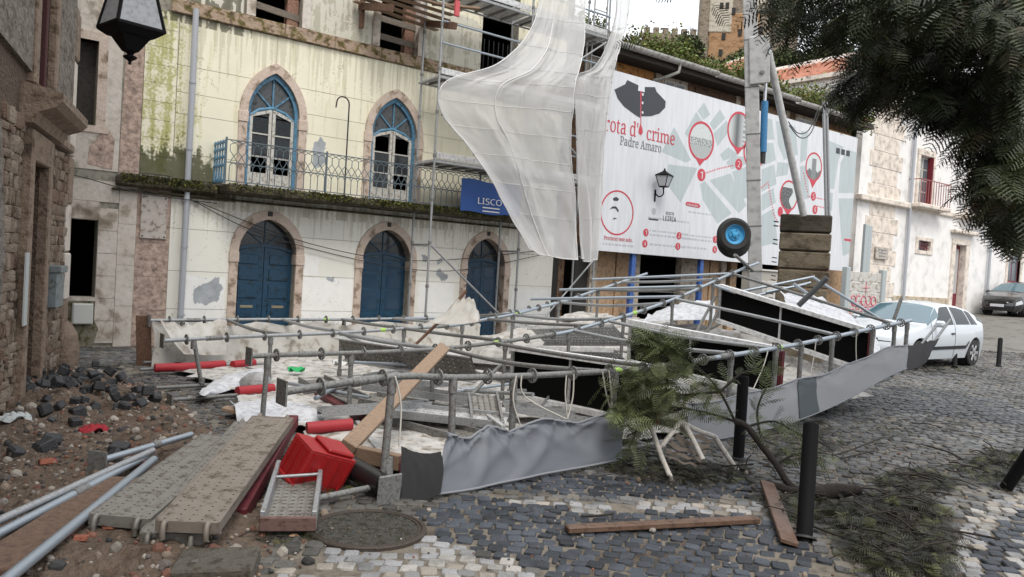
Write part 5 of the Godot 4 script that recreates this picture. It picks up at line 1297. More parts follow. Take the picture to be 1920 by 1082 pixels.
func standing_scaffold() -> void:
	var sc := thing("standing_scaffold", "standing tube scaffold left against the townhouse beside torn netting", "scaffold")
	var gal := m("galvanised"); var dul := m("galvanised_dull")
	var ZO := -13.5; var ZI := -14.28
	for x in [8.24, 10.47, 12.7]:
		for z in [ZO, ZI]:
			var st := obj("standard", B.new().tube([Vector3(x + (0.0 if z == ZO else 0.06), 0.0, z), Vector3(x + (0.0 if z == ZO else 0.06), 9.6, z)], 0.024, 8), gal, sc)
			for k in 10: obj("coupler", B.new().lathe(T(Vector3(x + (0.0 if z == ZO else 0.06), 0.4 + k * 0.86, z)), [Vector2(0.024, -0.03), Vector2(0.036, -0.03), Vector2(0.036, 0.03), Vector2(0.024, 0.03)], 8), dul, st)
			obj("base_plate", bx(x - 0.07, 0.0, z + 0.07, x + 0.13, 0.012, z - 0.07), dul, st)
	for y in [2.08, 3.72, 5.38, 7.1]:
		for x in [8.24, 10.47, 12.7]: obj("transom", B.new().tube([Vector3(x, y, ZO), Vector3(x + 0.06, y, ZI)], 0.022, 6), gal, sc)
	for y in [3.72, 5.38, 7.1]:
		for s in [[8.24, 10.47], [10.47, 12.7]]:
			for z in [ZO, ZI]: obj("ledger", B.new().tube([Vector3(s[0], y, z), Vector3(s[1], y, z)], 0.022, 6), gal, sc)
			var dk := obj("deck", bx(s[0] + 0.06, y + 0.02, ZO - 0.04, s[1] - 0.04, y + 0.07, ZI + 0.04, 0.008), m("aluminium"), sc)
			for k in 6: obj("deck_rib", bx(s[0] + 0.2 + k * 0.34, y - 0.02, ZO - 0.05, s[0] + 0.24 + k * 0.34, y + 0.019, ZI + 0.05), dul, dk)
			obj("toe_board", bx(s[0] + 0.04, y + 0.075, ZO + 0.01, s[1] - 0.04, y + 0.2, ZO - 0.015, 0.004), m("aluminium"), dk)
	for y in [4.3, 4.75, 6.05, 6.47, 7.6, 8.05]:
		for s in [[8.24, 10.47], [10.47, 12.7]]:
			if y < 5.0 and s[0] < 9.0: continue
			obj("guard_rail", B.new().tube([Vector3(s[0], y, ZO + 0.03), Vector3(s[1], y, ZO + 0.03)], 0.022, 6), m("galvanised_new"), sc)
	for q in [[Vector3(8.26, 2.06, ZO + 0.05), Vector3(9.98, 0.76, ZO + 0.05)], [Vector3(12.68, 2.05, ZO + 0.05), Vector3(11.2, 0.6, ZO + 0.05)], [Vector3(10.5, 5.5, ZO + 0.05), Vector3(12.6, 7.0, ZO + 0.05)], [Vector3(12.65, 3.8, ZO + 0.05), Vector3(10.6, 5.3, ZO + 0.05)]]:
		obj("brace", B.new().tube(q, 0.021, 6), gal, sc)
	obj("ladder_rail", B.new().tube([Vector3(12.95, 3.7, -13.9), Vector3(13.0, 9.0, -13.9)], 0.02, 6), gal, sc)
	obj("ladder_rail", B.new().tube([Vector3(12.55, 3.7, -13.9), Vector3(12.6, 9.0, -13.9)], 0.02, 6), gal, sc)
	for k in 14: obj("ladder_rung", B.new().tube([Vector3(12.57, 3.9 + k * 0.36, -13.9), Vector3(12.98, 3.9 + k * 0.36, -13.9)], 0.014, 6), gal, sc)
	# torn netting: two hanging sheets with hems and folds
	var nA := [[Vector3(10.381, 8.028, -13.25), Vector3(10.711, 8.119, -13.25), Vector3(11.049, 8.211, -13.25), Vector3(11.38, 8.302, -13.25), Vector3(11.687, 8.387, -13.25)], [Vector3(10.346, 7.232, -13.2), Vector3(10.632, 7.302, -13.2), Vector3(10.955, 7.359, -13.2), Vector3(11.286, 7.418, -13.2), Vector3(11.655, 7.485, -13.2)], [Vector3(9.925, 6.414, -13), Vector3(10.276, 6.426, -13), Vector3(10.649, 6.463, -13), Vector3(11.005, 6.473, -13), Vector3(11.46, 6.525, -13)], [Vector3(8.956, 5.628, -12.7), Vector3(9.476, 5.67, -12.7), Vector3(10.016, 5.735, -12.7), Vector3(10.536, 5.794, -12.7), Vector3(11.122, 5.864, -12.7)],
		[Vector3(7.792, 5.074, -12.6), Vector3(8.543, 5.145, -12.6), Vector3(9.365, 5.257, -12.6), Vector3(10.173, 5.363, -12.6), Vector3(10.961, 5.463, -12.6)], [Vector3(7.755, 4.565, -12.65), Vector3(8.555, 4.598, -12.65), Vector3(9.317, 4.65, -12.65), Vector3(10.154, 4.72, -12.65), Vector3(11.003, 4.788, -12.65)], [Vector3(8.392, 4.046, -12.75), Vector3(9.044, 4.076, -12.75), Vector3(9.703, 4.105, -12.75), Vector3(10.399, 4.113, -12.75), Vector3(11.161, 4.148, -12.75)], [Vector3(9.004, 3.493, -12.85), Vector3(9.531, 3.47, -12.85), Vector3(10.08, 3.456, -12.85), Vector3(10.651, 3.464, -12.85), Vector3(11.338, 3.471, -12.85)], [Vector3(9.619, 2.815, -12.9), Vector3(10.005, 2.784, -12.9), Vector3(10.43, 2.766, -12.9), Vector3(10.928, 2.751, -12.9), Vector3(11.506, 2.741, -12.9)], [Vector3(10.116, 2.136, -12.8), Vector3(10.435, 2.046, -12.8), Vector3(10.786, 2.01, -12.8), Vector3(11.145, 1.985, -12.8), Vector3(11.543, 1.983, -12.8)]]
	var nB := [[Vector3(12.565, 8.641, -13.3), Vector3(12.698, 8.677, -13.3), Vector3(12.832, 8.714, -13.3), Vector3(13.035, 8.77, -13.3)], [Vector3(12.58, 7.554, -13.25), Vector3(12.715, 7.562, -13.25), Vector3(12.849, 7.594, -13.25), Vector3(13.014, 7.682, -13.25)], [Vector3(12.314, 6.818, -13.15), Vector3(12.481, 6.818, -13.15), Vector3(12.627, 6.874, -13.15), Vector3(12.768, 7, -13.15)], [Vector3(11.774, 6.176, -13), Vector3(11.994, 6.22, -13), Vector3(12.248, 6.294, -13), Vector3(12.527, 6.516, -13)],
		[Vector3(11.271, 5.863, -12.95), Vector3(11.624, 5.908, -12.95), Vector3(12.02, 5.937, -12.95), Vector3(12.421, 6.036, -12.95)], [Vector3(11.307, 5.255, -12.95), Vector3(11.63, 5.287, -12.95), Vector3(11.995, 5.302, -12.95), Vector3(12.349, 5.361, -12.95)], [Vector3(11.477, 4.139, -13), Vector3(11.71, 4.169, -13), Vector3(12.011, 4.184, -13), Vector3(12.315, 4.247, -13)], [Vector3(11.652, 2.998, -13), Vector3(11.858, 2.993, -13), Vector3(12.081, 3.013, -13), Vector3(12.322, 3.058, -13)], [Vector3(11.753, 2.025, -12.95), Vector3(11.917, 1.964, -12.95), Vector3(12.093, 1.973, -12.95), Vector3(12.266, 2.03, -12.95)]]
	var which := 0
	for nn in [nA, nB]:
		var gr := grid(nn, 14, 11)
		var w: int = gr[0].size(); var h := gr.size()
		var fn := FastNoiseLite.new()
		fn.seed = 51 + which; fn.frequency = 0.8
		for i in h:
			for j in w:
				var u := float(j) / (w - 1); var v := float(i) / (h - 1)
				var fold := sin(u * 15.0 + 2.6 * sin(v * 3.0)) * 0.04 + sin(u * 31.0 + v * 6.0) * 0.006 + absf(sin(u * 6.0 - v * 7.0 + 1.0)) * 0.05 * float(which == 0)
				fold += 0.035 * maxf(0.0, 1.0 - absf(fn.get_noise_2d(u * 3.5 + v * 1.2, v * 1.3 - u * 1.0)) * 5.0)
				gr[i][j] = gr[i][j] + Vector3(0, 0, fold * (0.4 + v) + 0.06 * fn.get_noise_2d(u * 3.0, v * 5.0)) + Vector3(0.02 * sin(v * 20.0 + u * 4.0), 0, 0)
		var t := thing("scaffold_net", ["wide torn white debris net billowing left off the scaffold", "narrow strip of white debris net twisting up beside the billboard"][which], "netting", Vector3.ZERO, 0.0, "torn debris nets")
		obj("net_sheet", B.new().sheet(gr), m("net_hang", lin(0.78, 0.78, 0.785), 0.9, {"tri": false, "alpha": 0.76, "back": lin(1.0, 1.0, 1.0)}), t)
		for sd in [0, w - 1, int(w * 0.42) if which == 0 else 0]:
			var edge := []
			for i in h: edge.append(gr[i][sd] + Vector3(0, 0, 0.01))
			obj("hem", B.new().tube(edge, 0.012, 5), m("net_hem", lin(0.68, 0.68, 0.68), 0.9, {"alpha": 0.85}), t)
		for i in range(6, h - 4, 9):
			var cord := []
			for j in w: cord.append(gr[i][j] + Vector3(0, 0, 0.004))
			obj("seam", B.new().tube(cord, 0.005, 4), m("net_hem"), t)
		for k in 14:
			var ey: Vector3 = gr[6 + int(k * (h - 10) / 14.0)][w - 1 if k % 2 else 0]
			obj("eyelet", B.new().lathe(T(ey, 0, 90), [Vector2(0.012, 0.0), Vector2(0.026, 0.0), Vector2(0.026, 0.006), Vector2(0.012, 0.006)], 10), m("galvanised_dull"), t)
		var low := []
		for j in w: low.append(gr[h - 1][j])
		obj("hem", B.new().tube(low, 0.012, 5), m("net_hem"), t)
		which += 1
	# blue company banner tied to the balcony rail
	var bn := thing("blue_banner", "blue company banner with white letters tied to the balcony railing", "banner", Vector3(9.14, 2.86, -13.86))
	var rows := []
	for i in 7:
		var line := []
		for j in 13: line.append(Vector3(j * 0.132, 0.68 - i * 0.113 + 0.02 * sin(j * 0.8) - 0.02, 0.02 * sin(j * 0.9 + i * 0.4) + 0.012 * sin(i * 1.4)))
		rows.append(line)
	obj("cloth", B.new().sheet(rows, 0.003), m("banner_blue", lin(0.012, 0.07, 0.28), 0.5), bn)
	text_fit(bn, "LISCO", Vector3(0.42, 0.17, 0.045), 0.62, 0.13, m("print_white", lin(0.62, 0.62, 0.63), 0.5), "Droid Sans")
	for k in 2: obj("print_line", bx(0.55, 0.09 - k * 0.075, 0.04, 1.0, 0.115 - k * 0.075, 0.036), m("print_white"), bn)
	# timber platform over the upper window
	var tp := thing("timber_platform", "splintered timber platform jutting out above the upper windows", "platform", Vector3(7.85, 6.55, -13.9))
	for k in 5: obj("plank", B.new().box(T(Vector3(-0.1 + 0.01 * k, 0.1 + 0.11 * k * 0.4, -0.55 + k * 0.2), 0, 8, -4 + k), Vector3(1.9 - 0.1 * (k % 2), 0.035, 0.17), 0.004), m("raw_timber"), tp)
	for x in [-0.85, 0.55]: obj("beam", B.new().box(T(Vector3(x, 0.0, -0.1), 0, 14, 0), Vector3(0.09, 0.13, 1.5), 0.006), m("brown_timber"), tp)
	obj("red_cap", bx(0.5, 0.0, 0.68, 0.6, 0.3, 0.62, 0.005), m("cap_red", lin(0.5, 0.08, 0.09), 0.6), tp)
	obj("post", B.new().bar(Vector3(-0.85, -0.3, -0.6), Vector3(-0.85, 1.2, -0.6), 0.08, 0.08, Vector3.RIGHT), m("brown_timber"), tp)
	obj("plank", B.new().box(T(Vector3(0.75, 0.32, 0.3), -10, 0, 6), Vector3(1.0, 0.04, 0.14), 0.004), m("raw_timber"), tp)

func text_fit(parent: Node, s: String, left: Vector3, width: float, height: float, mat: Material, font := "Droid Serif") -> void:
	# lettering with its lower left corner at left, stretched to the given width and capital height
	var t := TextMesh.new()
	var f := SystemFont.new()
	f.font_names = PackedStringArray([font])
	t.font = f; t.text = s; t.font_size = 64; t.pixel_size = 0.01; t.depth = 0.004; t.curve_step = 3.0
	t.horizontal_alignment = HORIZONTAL_ALIGNMENT_LEFT; t.vertical_alignment = VERTICAL_ALIGNMENT_BOTTOM
	var bb := t.get_aabb()
	var o := MeshInstance3D.new()
	o.name = "lettering"; o.mesh = t; o.material_override = mat
	var k := Vector3(width / maxf(bb.size.x, 0.01), height / maxf(bb.size.y, 0.01), 1.0)
	o.scale = k
	o.position = left - Vector3(bb.position.x * k.x, bb.position.y * k.y, 0)
	parent.add_child(o, true)

func crane() -> void:
	var cr := thing("folded_crane", "grey crane mast with blue ram and a blue rimmed wheel beside the billboard", "crane")
	var steel := m("crane_grey", lin(0.46, 0.46, 0.455), 0.5, {"tex": "mottle", "s": 0.5})
	var blue := m("crane_blue", lin(0.04, 0.2, 0.42), 0.4, {"tex": "rust", "s": 1.5})
	var foot := Vector3(15.38, 0.0, -10.8); var head := Vector3(13.98, 9.6, -10.8)
	var up := (head - foot).normalized()
	var face := Vector3(-0.8, 0, 0.6)
	obj("mast", B.new().bar(foot, head, 0.29, 0.29, face, 0.012), steel, cr)
	for k in 9: obj("mast_bolt_plate", B.new().bar(foot + up * (1.0 + k), foot + up * (1.03 + k), 0.305, 0.305, face, 0.004), m("galvanised_dull"), cr)
	var hg := foot + up * 6.05 + Vector3(-0.05, 0, 0.24)
	obj("hinge_plate", B.new().bar(hg, hg + up * 1.0, 0.42, 0.05, face, 0.02), steel, cr)
	obj("hinge_link", B.new().bar(hg + up * 0.3 + Vector3(0.05, 0, 0.06), hg + up * 0.85 + Vector3(0.3, 0, 0.06), 0.1, 0.03, face, 0.01), m("galvanised_new"), cr)
	for k in 3: obj("pin", B.new().lathe(T(hg + up * (0.25 + k * 0.3) + Vector3(0.02 + 0.1 * k, 0, 0.05), -50, 90), [Vector2(0.05, 0), Vector2(0.05, 0.04), Vector2(0, 0.05)], 10), m("galvanised_dull"), cr)
	var r0: Vector3 = Vector3(14.868, 4.591, -10.65); var r1: Vector3 = Vector3(14.799, 5.685, -10.65); var r2: Vector3 = Vector3(14.783, 6.492, -10.65)
	obj("ram_cylinder", B.new().tube([r0, r1], 0.075, 12), blue, cr)
	obj("ram_rod", B.new().tube([r1, r2], 0.035, 10), m("chrome", lin(0.6, 0.6, 0.62), 0.2, {"metal": 0.9}), cr)
	obj("ram_foot", B.new().tube([r0, r0 - Vector3(0, 0.25, 0)], 0.06, 8), m("dark_iron"), cr)
	obj("strut", B.new().tube([Vector3(14.667, 6.862, -10.6), Vector3(16.193, 3.313, -10.4)], 0.08, 10), m("crane_grey"), cr)
	for x in [0.0, 0.13]: obj("antenna_pole", B.new().tube([Vector3(16.817, 6.018, -10.5) + Vector3(x, 0, 0), Vector3(17.104, 3.393, -10.4) + Vector3(x, 0, 0)], 0.035, 8), m("galvanised"), cr)
	obj("cable", B.new().tube(curve_row([Vector3(15.544, 5.264, -10.5), Vector3(15.985, 5.056, -10.5), Vector3(16.392, 5.213, -10.5), Vector3(16.71, 5.815, -10.5)], 6), 0.012, 5), m("cable_black"), cr)
	obj("cable", B.new().tube(curve_row([Vector3(15.494, 5.339, -10.5), Vector3(15.911, 5.141, -10.5), Vector3(16.338, 5.303, -10.5), Vector3(16.659, 5.867, -10.5)], 6), 0.012, 5), m("cable_black"), cr)
	# transport wheel with its axle
	var wc: Vector3 = Vector3(13.713, 2.696, -10.4)
	var wt := Transform3D(Basis(Vector3.UP, deg_to_rad(-35.0)) * Basis(Vector3.RIGHT, deg_to_rad(90.0)), wc)
	for s in [0.0, -0.22]:
		var off: Vector3 = wt * Vector3(0, s, 0) + Vector3(0.12, -0.13, 0) * (-s / 0.22)
		var tt := Transform3D(wt.basis, off)
		var ty := obj("tyre", B.new().lathe(tt, [Vector2(0.2, -0.08), Vector2(0.3, -0.1), Vector2(0.345, -0.07), Vector2(0.355, 0.0), Vector2(0.345, 0.07), Vector2(0.3, 0.1), Vector2(0.2, 0.08)], 32), m("tyre_black", lin(0.018, 0.018, 0.018), 0.75), cr)
		obj("rim", B.new().lathe(tt, [Vector2(0.215, 0.07), Vector2(0.2, 0.085), Vector2(0.19, 0.04), Vector2(0.12, 0.02), Vector2(0.11, 0.05), Vector2(0.06, 0.055), Vector2(0.05, 0.09), Vector2(0.0, 0.1)], 28), m("rim_blue", lin(0.05, 0.3, 0.55), 0.4), ty)
		for k in 5: obj("wheel_nut", B.new().lathe(tt * Transform3D(Basis(), Vector3(0.085 * cos(TAU * k / 5.0), 0.05, 0.085 * sin(TAU * k / 5.0))), [Vector2(0.012, 0), Vector2(0.012, 0.02), Vector2(0, 0.022)], 6), m("dark_iron"), ty)
	obj("axle", B.new().tube([wc, wc + Vector3(0.75, -0.1, -0.55)], 0.05, 8), m("dark_iron"), cr)
	# stack of concrete ballast blocks
	var bs: Vector3 = Vector3(16.773, 3.364, -10.4)
	for k in 8:
		var t := thing("ballast_block", ["topmost darkest", "second from the top", "third from the top", "fourth from the top", "fifth from the top", "sixth from the top", "seventh from the top", "lowest"][k] + " weathered concrete block of the crane ballast stack", "concrete block", Vector3(bs.x + rr(-0.02, 0.02), bs.y - 0.425 * (k + 1), bs.z - 0.3 + rr(-0.02, 0.02)), -57.0 + rr(-1, 1), "crane ballast blocks")
		var cm := m("ballast_%d" % k, lin(0.17, 0.145, 0.11) * (0.6 if k == 0 else 1.0), 0.95, {"tex": "blotch", "s": 0.5 + 0.07 * k, "bump": 1.5, "detail": "blotch", "ds": 0.31})
		obj("block", bx(-0.56, 0.012, 0.45, 0.56, 0.413, -0.45, 0.03), cm, t)
		for s in [0, 1]: obj("lifting_loop", B.new().tube([Vector3(-0.6, 0.14 + 0.1 * s, 0.25), Vector3(-0.7, 0.15 + 0.1 * s, 0.25), Vector3(-0.7, 0.15 + 0.1 * s, 0.1), Vector3(-0.6, 0.14 + 0.1 * s, 0.1)], 0.012, 5), m("dark_iron"), t)

var SL := {}
func S(k: int, x: float) -> Vector3:
	# point of the upper standard k at the station x
	var p: Array = SL[k]
	for i in p.size() - 1:
		if x <= p[i + 1].x or i == p.size() - 2:
			var t: float = (x - p[i].x) / (p[i + 1].x - p[i].x)
			return (p[i] as Vector3).lerp(p[i + 1], t)
	return p[0]
func lowS(k: int, x: float) -> Vector3:
	var q := S(k, x)
	return Vector3(q.x, maxf(0.05, q.y - 0.8), q.z)

# steel scaffold plank with real perforations, lying along its x axis, top face at y = 0
func deck_plate(L: float, W: float, nx: int, nw: int, hole: float, dimple := 0.0) -> B:
	var b := B.new()
	var dx := L / nx; var dw := W / nw
	var th := 0.003
	for i in nx:
		for j in nw:
			var c := Vector3(-L / 2 + (i + 0.5) * dx, 0, -W / 2 + (j + 0.5) * dw)
			if j % 2: c.x += dx * 0.0
			var h := hole * 0.5
			var o := [Vector3(-dx / 2, 0, -dw / 2), Vector3(dx / 2, 0, -dw / 2), Vector3(dx / 2, 0, dw / 2), Vector3(-dx / 2, 0, dw / 2)]
			var q := [Vector3(-h, dimple, -h), Vector3(h, dimple, -h), Vector3(h, dimple, h), Vector3(-h, dimple, h)]
			for k in 4:
				var k2 := (k + 1) % 4
				b.quad(c + o[k], c + o[k2], c + q[k2], c + q[k], Vector3.UP if dimple == 0.0 else Vector3.ZERO)
				b.quad(c + q[k], c + q[k2], c + q[k2] - Vector3(0, 0.012, 0), c + q[k] - Vector3(0, 0.012, 0))
	return b
func steel_deck(parent: Node, L: float, W: float, mat: Material, nx: int, nw: int, hooks := true) -> void:
	obj("plate", deck_plate(L, W, nx, nw, 0.014, 0.0), mat, parent)
	for s in [-1.0, 1.0]:
		obj("side_rail", bx(-L / 2, -0.06, s * W / 2 + 0.004, L / 2, 0.004, s * W / 2 - 0.004), mat, parent)
		obj("end_cap", bx(s * L / 2 - 0.01, -0.062, W / 2 - 0.005, s * L / 2 + 0.006, 0.003, -W / 2 + 0.005), mat, parent)
		if hooks:
			for e in [-0.34, 0.34]:
				var z: float = e * W
				obj("hook", B.new().tube(curve_row([Vector3(s * (L / 2), -0.01, z), Vector3(s * (L / 2 + 0.045), 0.004, z), Vector3(s * (L / 2 + 0.065), -0.035, z), Vector3(s * (L / 2 + 0.06), -0.08, z)], 3), 0.017, 6), mat, parent)
func along(a: Vector3, b: Vector3, roll := 0.0) -> Transform3D:
	var x := (b - a).normalized()
	var z := x.cross(Vector3.UP).normalized()
	var bs := Basis(x, z.cross(x), z)
	return Transform3D(bs * Basis(Vector3.RIGHT, deg_to_rad(roll)), (a + b) / 2)

func rosette_mesh() -> ArrayMesh:
	# eight-hole connector wheel, its axis along x
	var b := B.new()
	var t := T(Vector3.ZERO, 0, 0, 90)
	b.lathe(t, [Vector2(0.05, -0.006), Vector2(0.065, -0.006), Vector2(0.065, 0.006), Vector2(0.05, 0.006), Vector2(0.05, -0.006)], 14)
	for k in 4: b.box(T(Vector3.ZERO, 0, 45.0 * k + 10.0, 0), Vector3(0.009, 0.11, 0.014))
	b.lathe(t, [Vector2(0.024, -0.016), Vector2(0.031, -0.016), Vector2(0.031, 0.016), Vector2(0.024, 0.016)], 10)
	return b.mesh()

func collapsed_scaffold() -> void:
	SL[4] = [Vector3(2.031, 0.823, -5.082), Vector3(2.887, 0.886, -5.149), Vector3(3.459, 0.851, -5.194), Vector3(4.325, 0.827, -5.261), Vector3(5.763, 0.824, -5.373), Vector3(7.029, 0.894, -5.472), Vector3(8.859, 1.009, -5.615), Vector3(11.107, 1.21, -5.79), Vector3(12.172, 1.302, -5.873)]
	SL[3] = [Vector3(2.662, 0.738, -7.53), Vector3(3.242, 0.739, -7.605), Vector3(3.795, 0.731, -7.677), Vector3(4.34, 0.73, -7.748), Vector3(4.904, 0.737, -7.822), Vector3(5.487, 0.764, -7.897), Vector3(6.067, 0.803, -7.973), Vector3(6.638, 0.846, -8.047), Vector3(7.267, 0.907, -8.129), Vector3(7.864, 1.012, -8.206), Vector3(8.471, 1.118, -8.285), Vector3(9.044, 1.232, -8.36), Vector3(9.655, 1.371, -8.439), Vector3(10.232, 1.519, -8.514), Vector3(10.846, 1.694, -8.594), Vector3(11.45, 1.861, -8.673), Vector3(11.912, 1.984, -8.733), Vector3(12.359, 2.09, -8.791)]
	SL[2] = [Vector3(2.482, 0.613, -9.998), Vector3(3.314, 0.644, -10.081), Vector3(4.301, 0.664, -10.18), Vector3(4.881, 0.679, -10.238), Vector3(5.44, 0.703, -10.294), Vector3(5.962, 0.729, -10.346), Vector3(6.528, 0.749, -10.403), Vector3(7.077, 0.787, -10.458), Vector3(7.61, 0.872, -10.511), Vector3(8.164, 0.944, -10.566), Vector3(8.672, 1.047, -10.617), Vector3(9.261, 1.156, -10.676), Vector3(9.839, 1.301, -10.734), Vector3(10.317, 1.42, -10.782), Vector3(11.735, 1.774, -10.924)]
	SL[1] = [Vector3(2.834, 0.657, -12.202), Vector3(4.413, 0.678, -12.281), Vector3(5.896, 0.683, -12.355), Vector3(7.279, 0.707, -12.424), Vector3(8.602, 0.734, -12.49), Vector3(9.731, 0.847, -12.547), Vector3(11.117, 1.109, -12.616)]
	var sc := thing("collapsed_scaffold", "collapsed tube scaffold lying on its face across the square", "scaffold")
	var gal := m("galvanised"); var dul := m("galvanised_dull"); var nw := m("galvanised_new")
	var ros := rosette_mesh()
	for k in [1, 2, 3, 4]:
		var p: Array = SL[k]
		var fine := curve_row(p, 3)
		var r := 0.025 if k < 4 else 0.0265
		# lower, duller first length and brighter second length joined by a sleeve
		var cut: float = p[0].x + (4.2 if k != 4 else 5.2)
		var a := []; var b := []
		for q in fine:
			if q.x <= cut: a.append(q)
			else: b.append(q)
		b.push_front(a[a.size() - 1])
		var s1 := obj("standard", B.new().tube(a, r, 10), dul if k > 2 else gal, sc)
		var s2 := obj("standard", B.new().tube(b, r, 10), nw, sc)
		var x: float = p[0].x + 0.28
		while x < p[p.size() - 1].x:
			var o := obj("rosette", ros, dul, s1 if x < cut else s2)
			var d := (S(k, x + 0.1) - S(k, x - 0.1)).normalized()
			o.transform = Transform3D(Basis(d, d.cross(Vector3(0, 0, 1)).normalized(), Vector3.ZERO), S(k, x))
			o.transform.basis.z = o.transform.basis.x.cross(o.transform.basis.y)
			x += 0.5
		for xs in [p[0].x + 0.62, cut]: obj("sleeve", B.new().tube([S(k, xs - 0.1), S(k, xs + 0.1)], r + 0.006, 10), dul, s1)
		# base plate at the left end, standing upright now
		var e: Vector3 = p[0]
		obj("base_plate", bx(e.x - 0.012, e.y - 0.085, e.z + 0.085, e.x, e.y + 0.085, e.z - 0.085), dul, s1)
		for q in [0.33, 0.62]:
			obj("tape_mark", B.new().tube([S(k, lerpf(p[0].x, p[p.size() - 1].x, q)), S(k, lerpf(p[0].x, p[p.size() - 1].x, q) + 0.09)], r + 0.002, 10), m("green_tape"), s2)
		# lower standards on the ground
		var lo := []
		var xx: float = p[0].x - 0.05
		while xx < p[p.size() - 1].x:
			lo.append(lowS(k, maxf(xx, p[0].x)) if xx > p[0].x else Vector3(xx, 0.05, p[0].z))
			xx += 0.8
		obj("standard", B.new().tube(lo, 0.024, 8), dul, sc)
		# upright transoms between the two layers
		var posts: Array = {4: [2.89, 3.46, 4.1, 5.4, 7.35, 8.3, 8.9, 9.7, 10.9, 11.6, 12.05], 3: [2.85, 3.8, 4.9, 6.07, 7.27, 8.47, 9.7, 10.88], 2: [2.85, 3.85, 4.9, 5.96, 7.08, 8.16, 9.26, 10.3], 1: [3.3, 4.4, 5.4, 5.95, 7.2, 7.9, 8.5, 9.7]}[k]
		for px in posts:
			var t := S(k, px); var u := lowS(k, px)
			u.x += {2.85: 0.12}.get(px, 0.0) if k == 2 else rr(-0.03, 0.03)
			var po := obj("transom", B.new().tube([t, u], 0.0255 if k < 4 else 0.03, 10), dul, sc)
			obj("wedge_head", B.new().tube([t + Vector3(0, -0.03, 0), t + Vector3(0, -0.12, 0)], 0.036, 8), dul, po)
			obj("wedge_head", B.new().tube([u + Vector3(0, 0.03, 0), u + Vector3(0, 0.1, 0)], 0.036, 8), dul, po)
	# ledgers between the rows, upper and lower layer
	for q in [[3, 4, [5.06, 5.85, 7.35, 8.1, 9.75, 11.45]], [2, 3, [4.85, 5.96, 7.6, 8.16, 9.3, 10.3, 10.95]], [1, 2, [3.95, 4.85, 5.9, 6.9, 8.1]]]:
		for x in q[2]:
			var la := S(q[0], x); var lz := S(q[1], x + 0.12)
			obj("ledger", B.new().tube(curve_row([la, la.lerp(lz, 0.5) + Vector3(rr(-0.03, 0.03), rr(-0.05, 0.015), 0), lz], 4), 0.024, 8), gal if rng.randf() < 0.5 else dul, sc)
			if rng.randf() < 0.6: obj("ledger", B.new().tube([lowS(q[0], x), lowS(q[1], x + 0.12)], 0.023, 8), dul, sc)
	for x in [11.45, 10.6, 9.9]: obj("ledger", B.new().tube([S(2, x) + Vector3(-1.4, -0.1, 0.2), S(3, x)], 0.023, 8), nw, sc)
	# diagonal braces
	for q in [[S(3, 10.9) + Vector3(0, -0.25, 0.05), lowS(3, 10.2) + Vector3(0, -0.05, 0.05)], [S(3, 10.95) + Vector3(0, -0.5, 0.1), lowS(3, 10.5) + Vector3(0, -0.1, 0.1)], [lowS(3, 5.2) + Vector3(0, 0.1, 0.3), S(3, 6.0) + Vector3(0, -0.3, 0)], [Vector3(3.218, 0.06, -5.654), Vector3(3.677, 0.1, -7.212)], [lowS(4, 4.3) + Vector3(0.2, 0.2, -0.6), lowS(3, 5.4) + Vector3(0, 0.1, 0)], [lowS(2, 3.3), lowS(3, 5.6)], [lowS(1, 4.0), lowS(2, 5.5)], [lowS(3, 3.2), lowS(4, 5.2) + Vector3(0, 0, -0.5)]]:
		obj("brace", B.new().bar(q[0], q[1], 0.045, 0.02), m("aluminium") if rng.randf() < 0.4 else dul, sc)
	# black ply decks standing on edge with aluminium frames
	for x in [6.07, 8.47, 10.9]:
		var a := S(3, x) + Vector3(0.06, -0.09, 0.1); var b := S(4, x + 0.06) + Vector3(0.06, -0.07, -0.12)
		var ht := 0.55
		var dn := Vector3(0, -ht, 0)
		var pl := B.new()
		pl.quad(a, b, b + dn, a + dn); pl.quad(a + Vector3(0.03, 0, 0), b + Vector3(0.03, 0, 0), b + dn + Vector3(0.03, 0, 0), a + dn + Vector3(0.03, 0, 0))
		var po := obj("deck_panel", pl, m("black_ply"), sc)
		obj("deck_frame", B.new().bar(a + Vector3(-0.02, 0.02, 0), b + Vector3(-0.02, 0.02, 0), 0.13, 0.065), m("alu_bright", lin(0.74, 0.74, 0.74), 0.5, {"tex": "mottle", "s": 1.0}), po)
		obj("deck_frame", B.new().bar(a + dn + Vector3(-0.04, -0.01, 0), b + dn + Vector3(-0.04, -0.01, 0), 0.14, 0.06), m("alu_bright"), po)
		obj("deck_frame", B.new().bar(a, a + dn, 0.05, 0.05, Vector3.RIGHT), m("aluminium"), po)
		obj("deck_bar", B.new().bar(a.lerp(b, 0.45) + Vector3(-0.012, 0, 0), a.lerp(b, 0.45) + dn + Vector3(-0.012, 0, 0), 0.03, 0.02, Vector3.RIGHT), m("aluminium"), po)
		obj("deck_edge", B.new().bar(b + Vector3(0, 0, 0.03), b + dn + Vector3(0, 0, 0.03), 0.05, 0.05, Vector3.RIGHT), m("maroon_paint", lin(0.12, 0.012, 0.02), 0.6, {"tex": "blotch", "s": 2.0}), po)
	# steel decks between the second and third row
	for q in [[Vector3(4.867, 0.48, -10.15), Vector3(5.599, 0.481, -7.95), 0.36, -62.0, false], [Vector3(8.565, 0.617, -10.4), Vector3(8.517, 0.85, -8.35), 0.44, -38.0, true], [Vector3(8.105, 0.354, -10.1), Vector3(8.394, 0.537, -8.2), 0.42, -30.0, true], [lowS(2, 7.0) + Vector3(0, 0.15, 0), lowS(3, 7.1) + Vector3(0, 0.3, 0), 0.4, -20.0, false], [lowS(1, 6.0) + Vector3(0, 0.3, 0), lowS(2, 6.2) + Vector3(0, 0.32, 0), 0.35, -50.0, false]]:
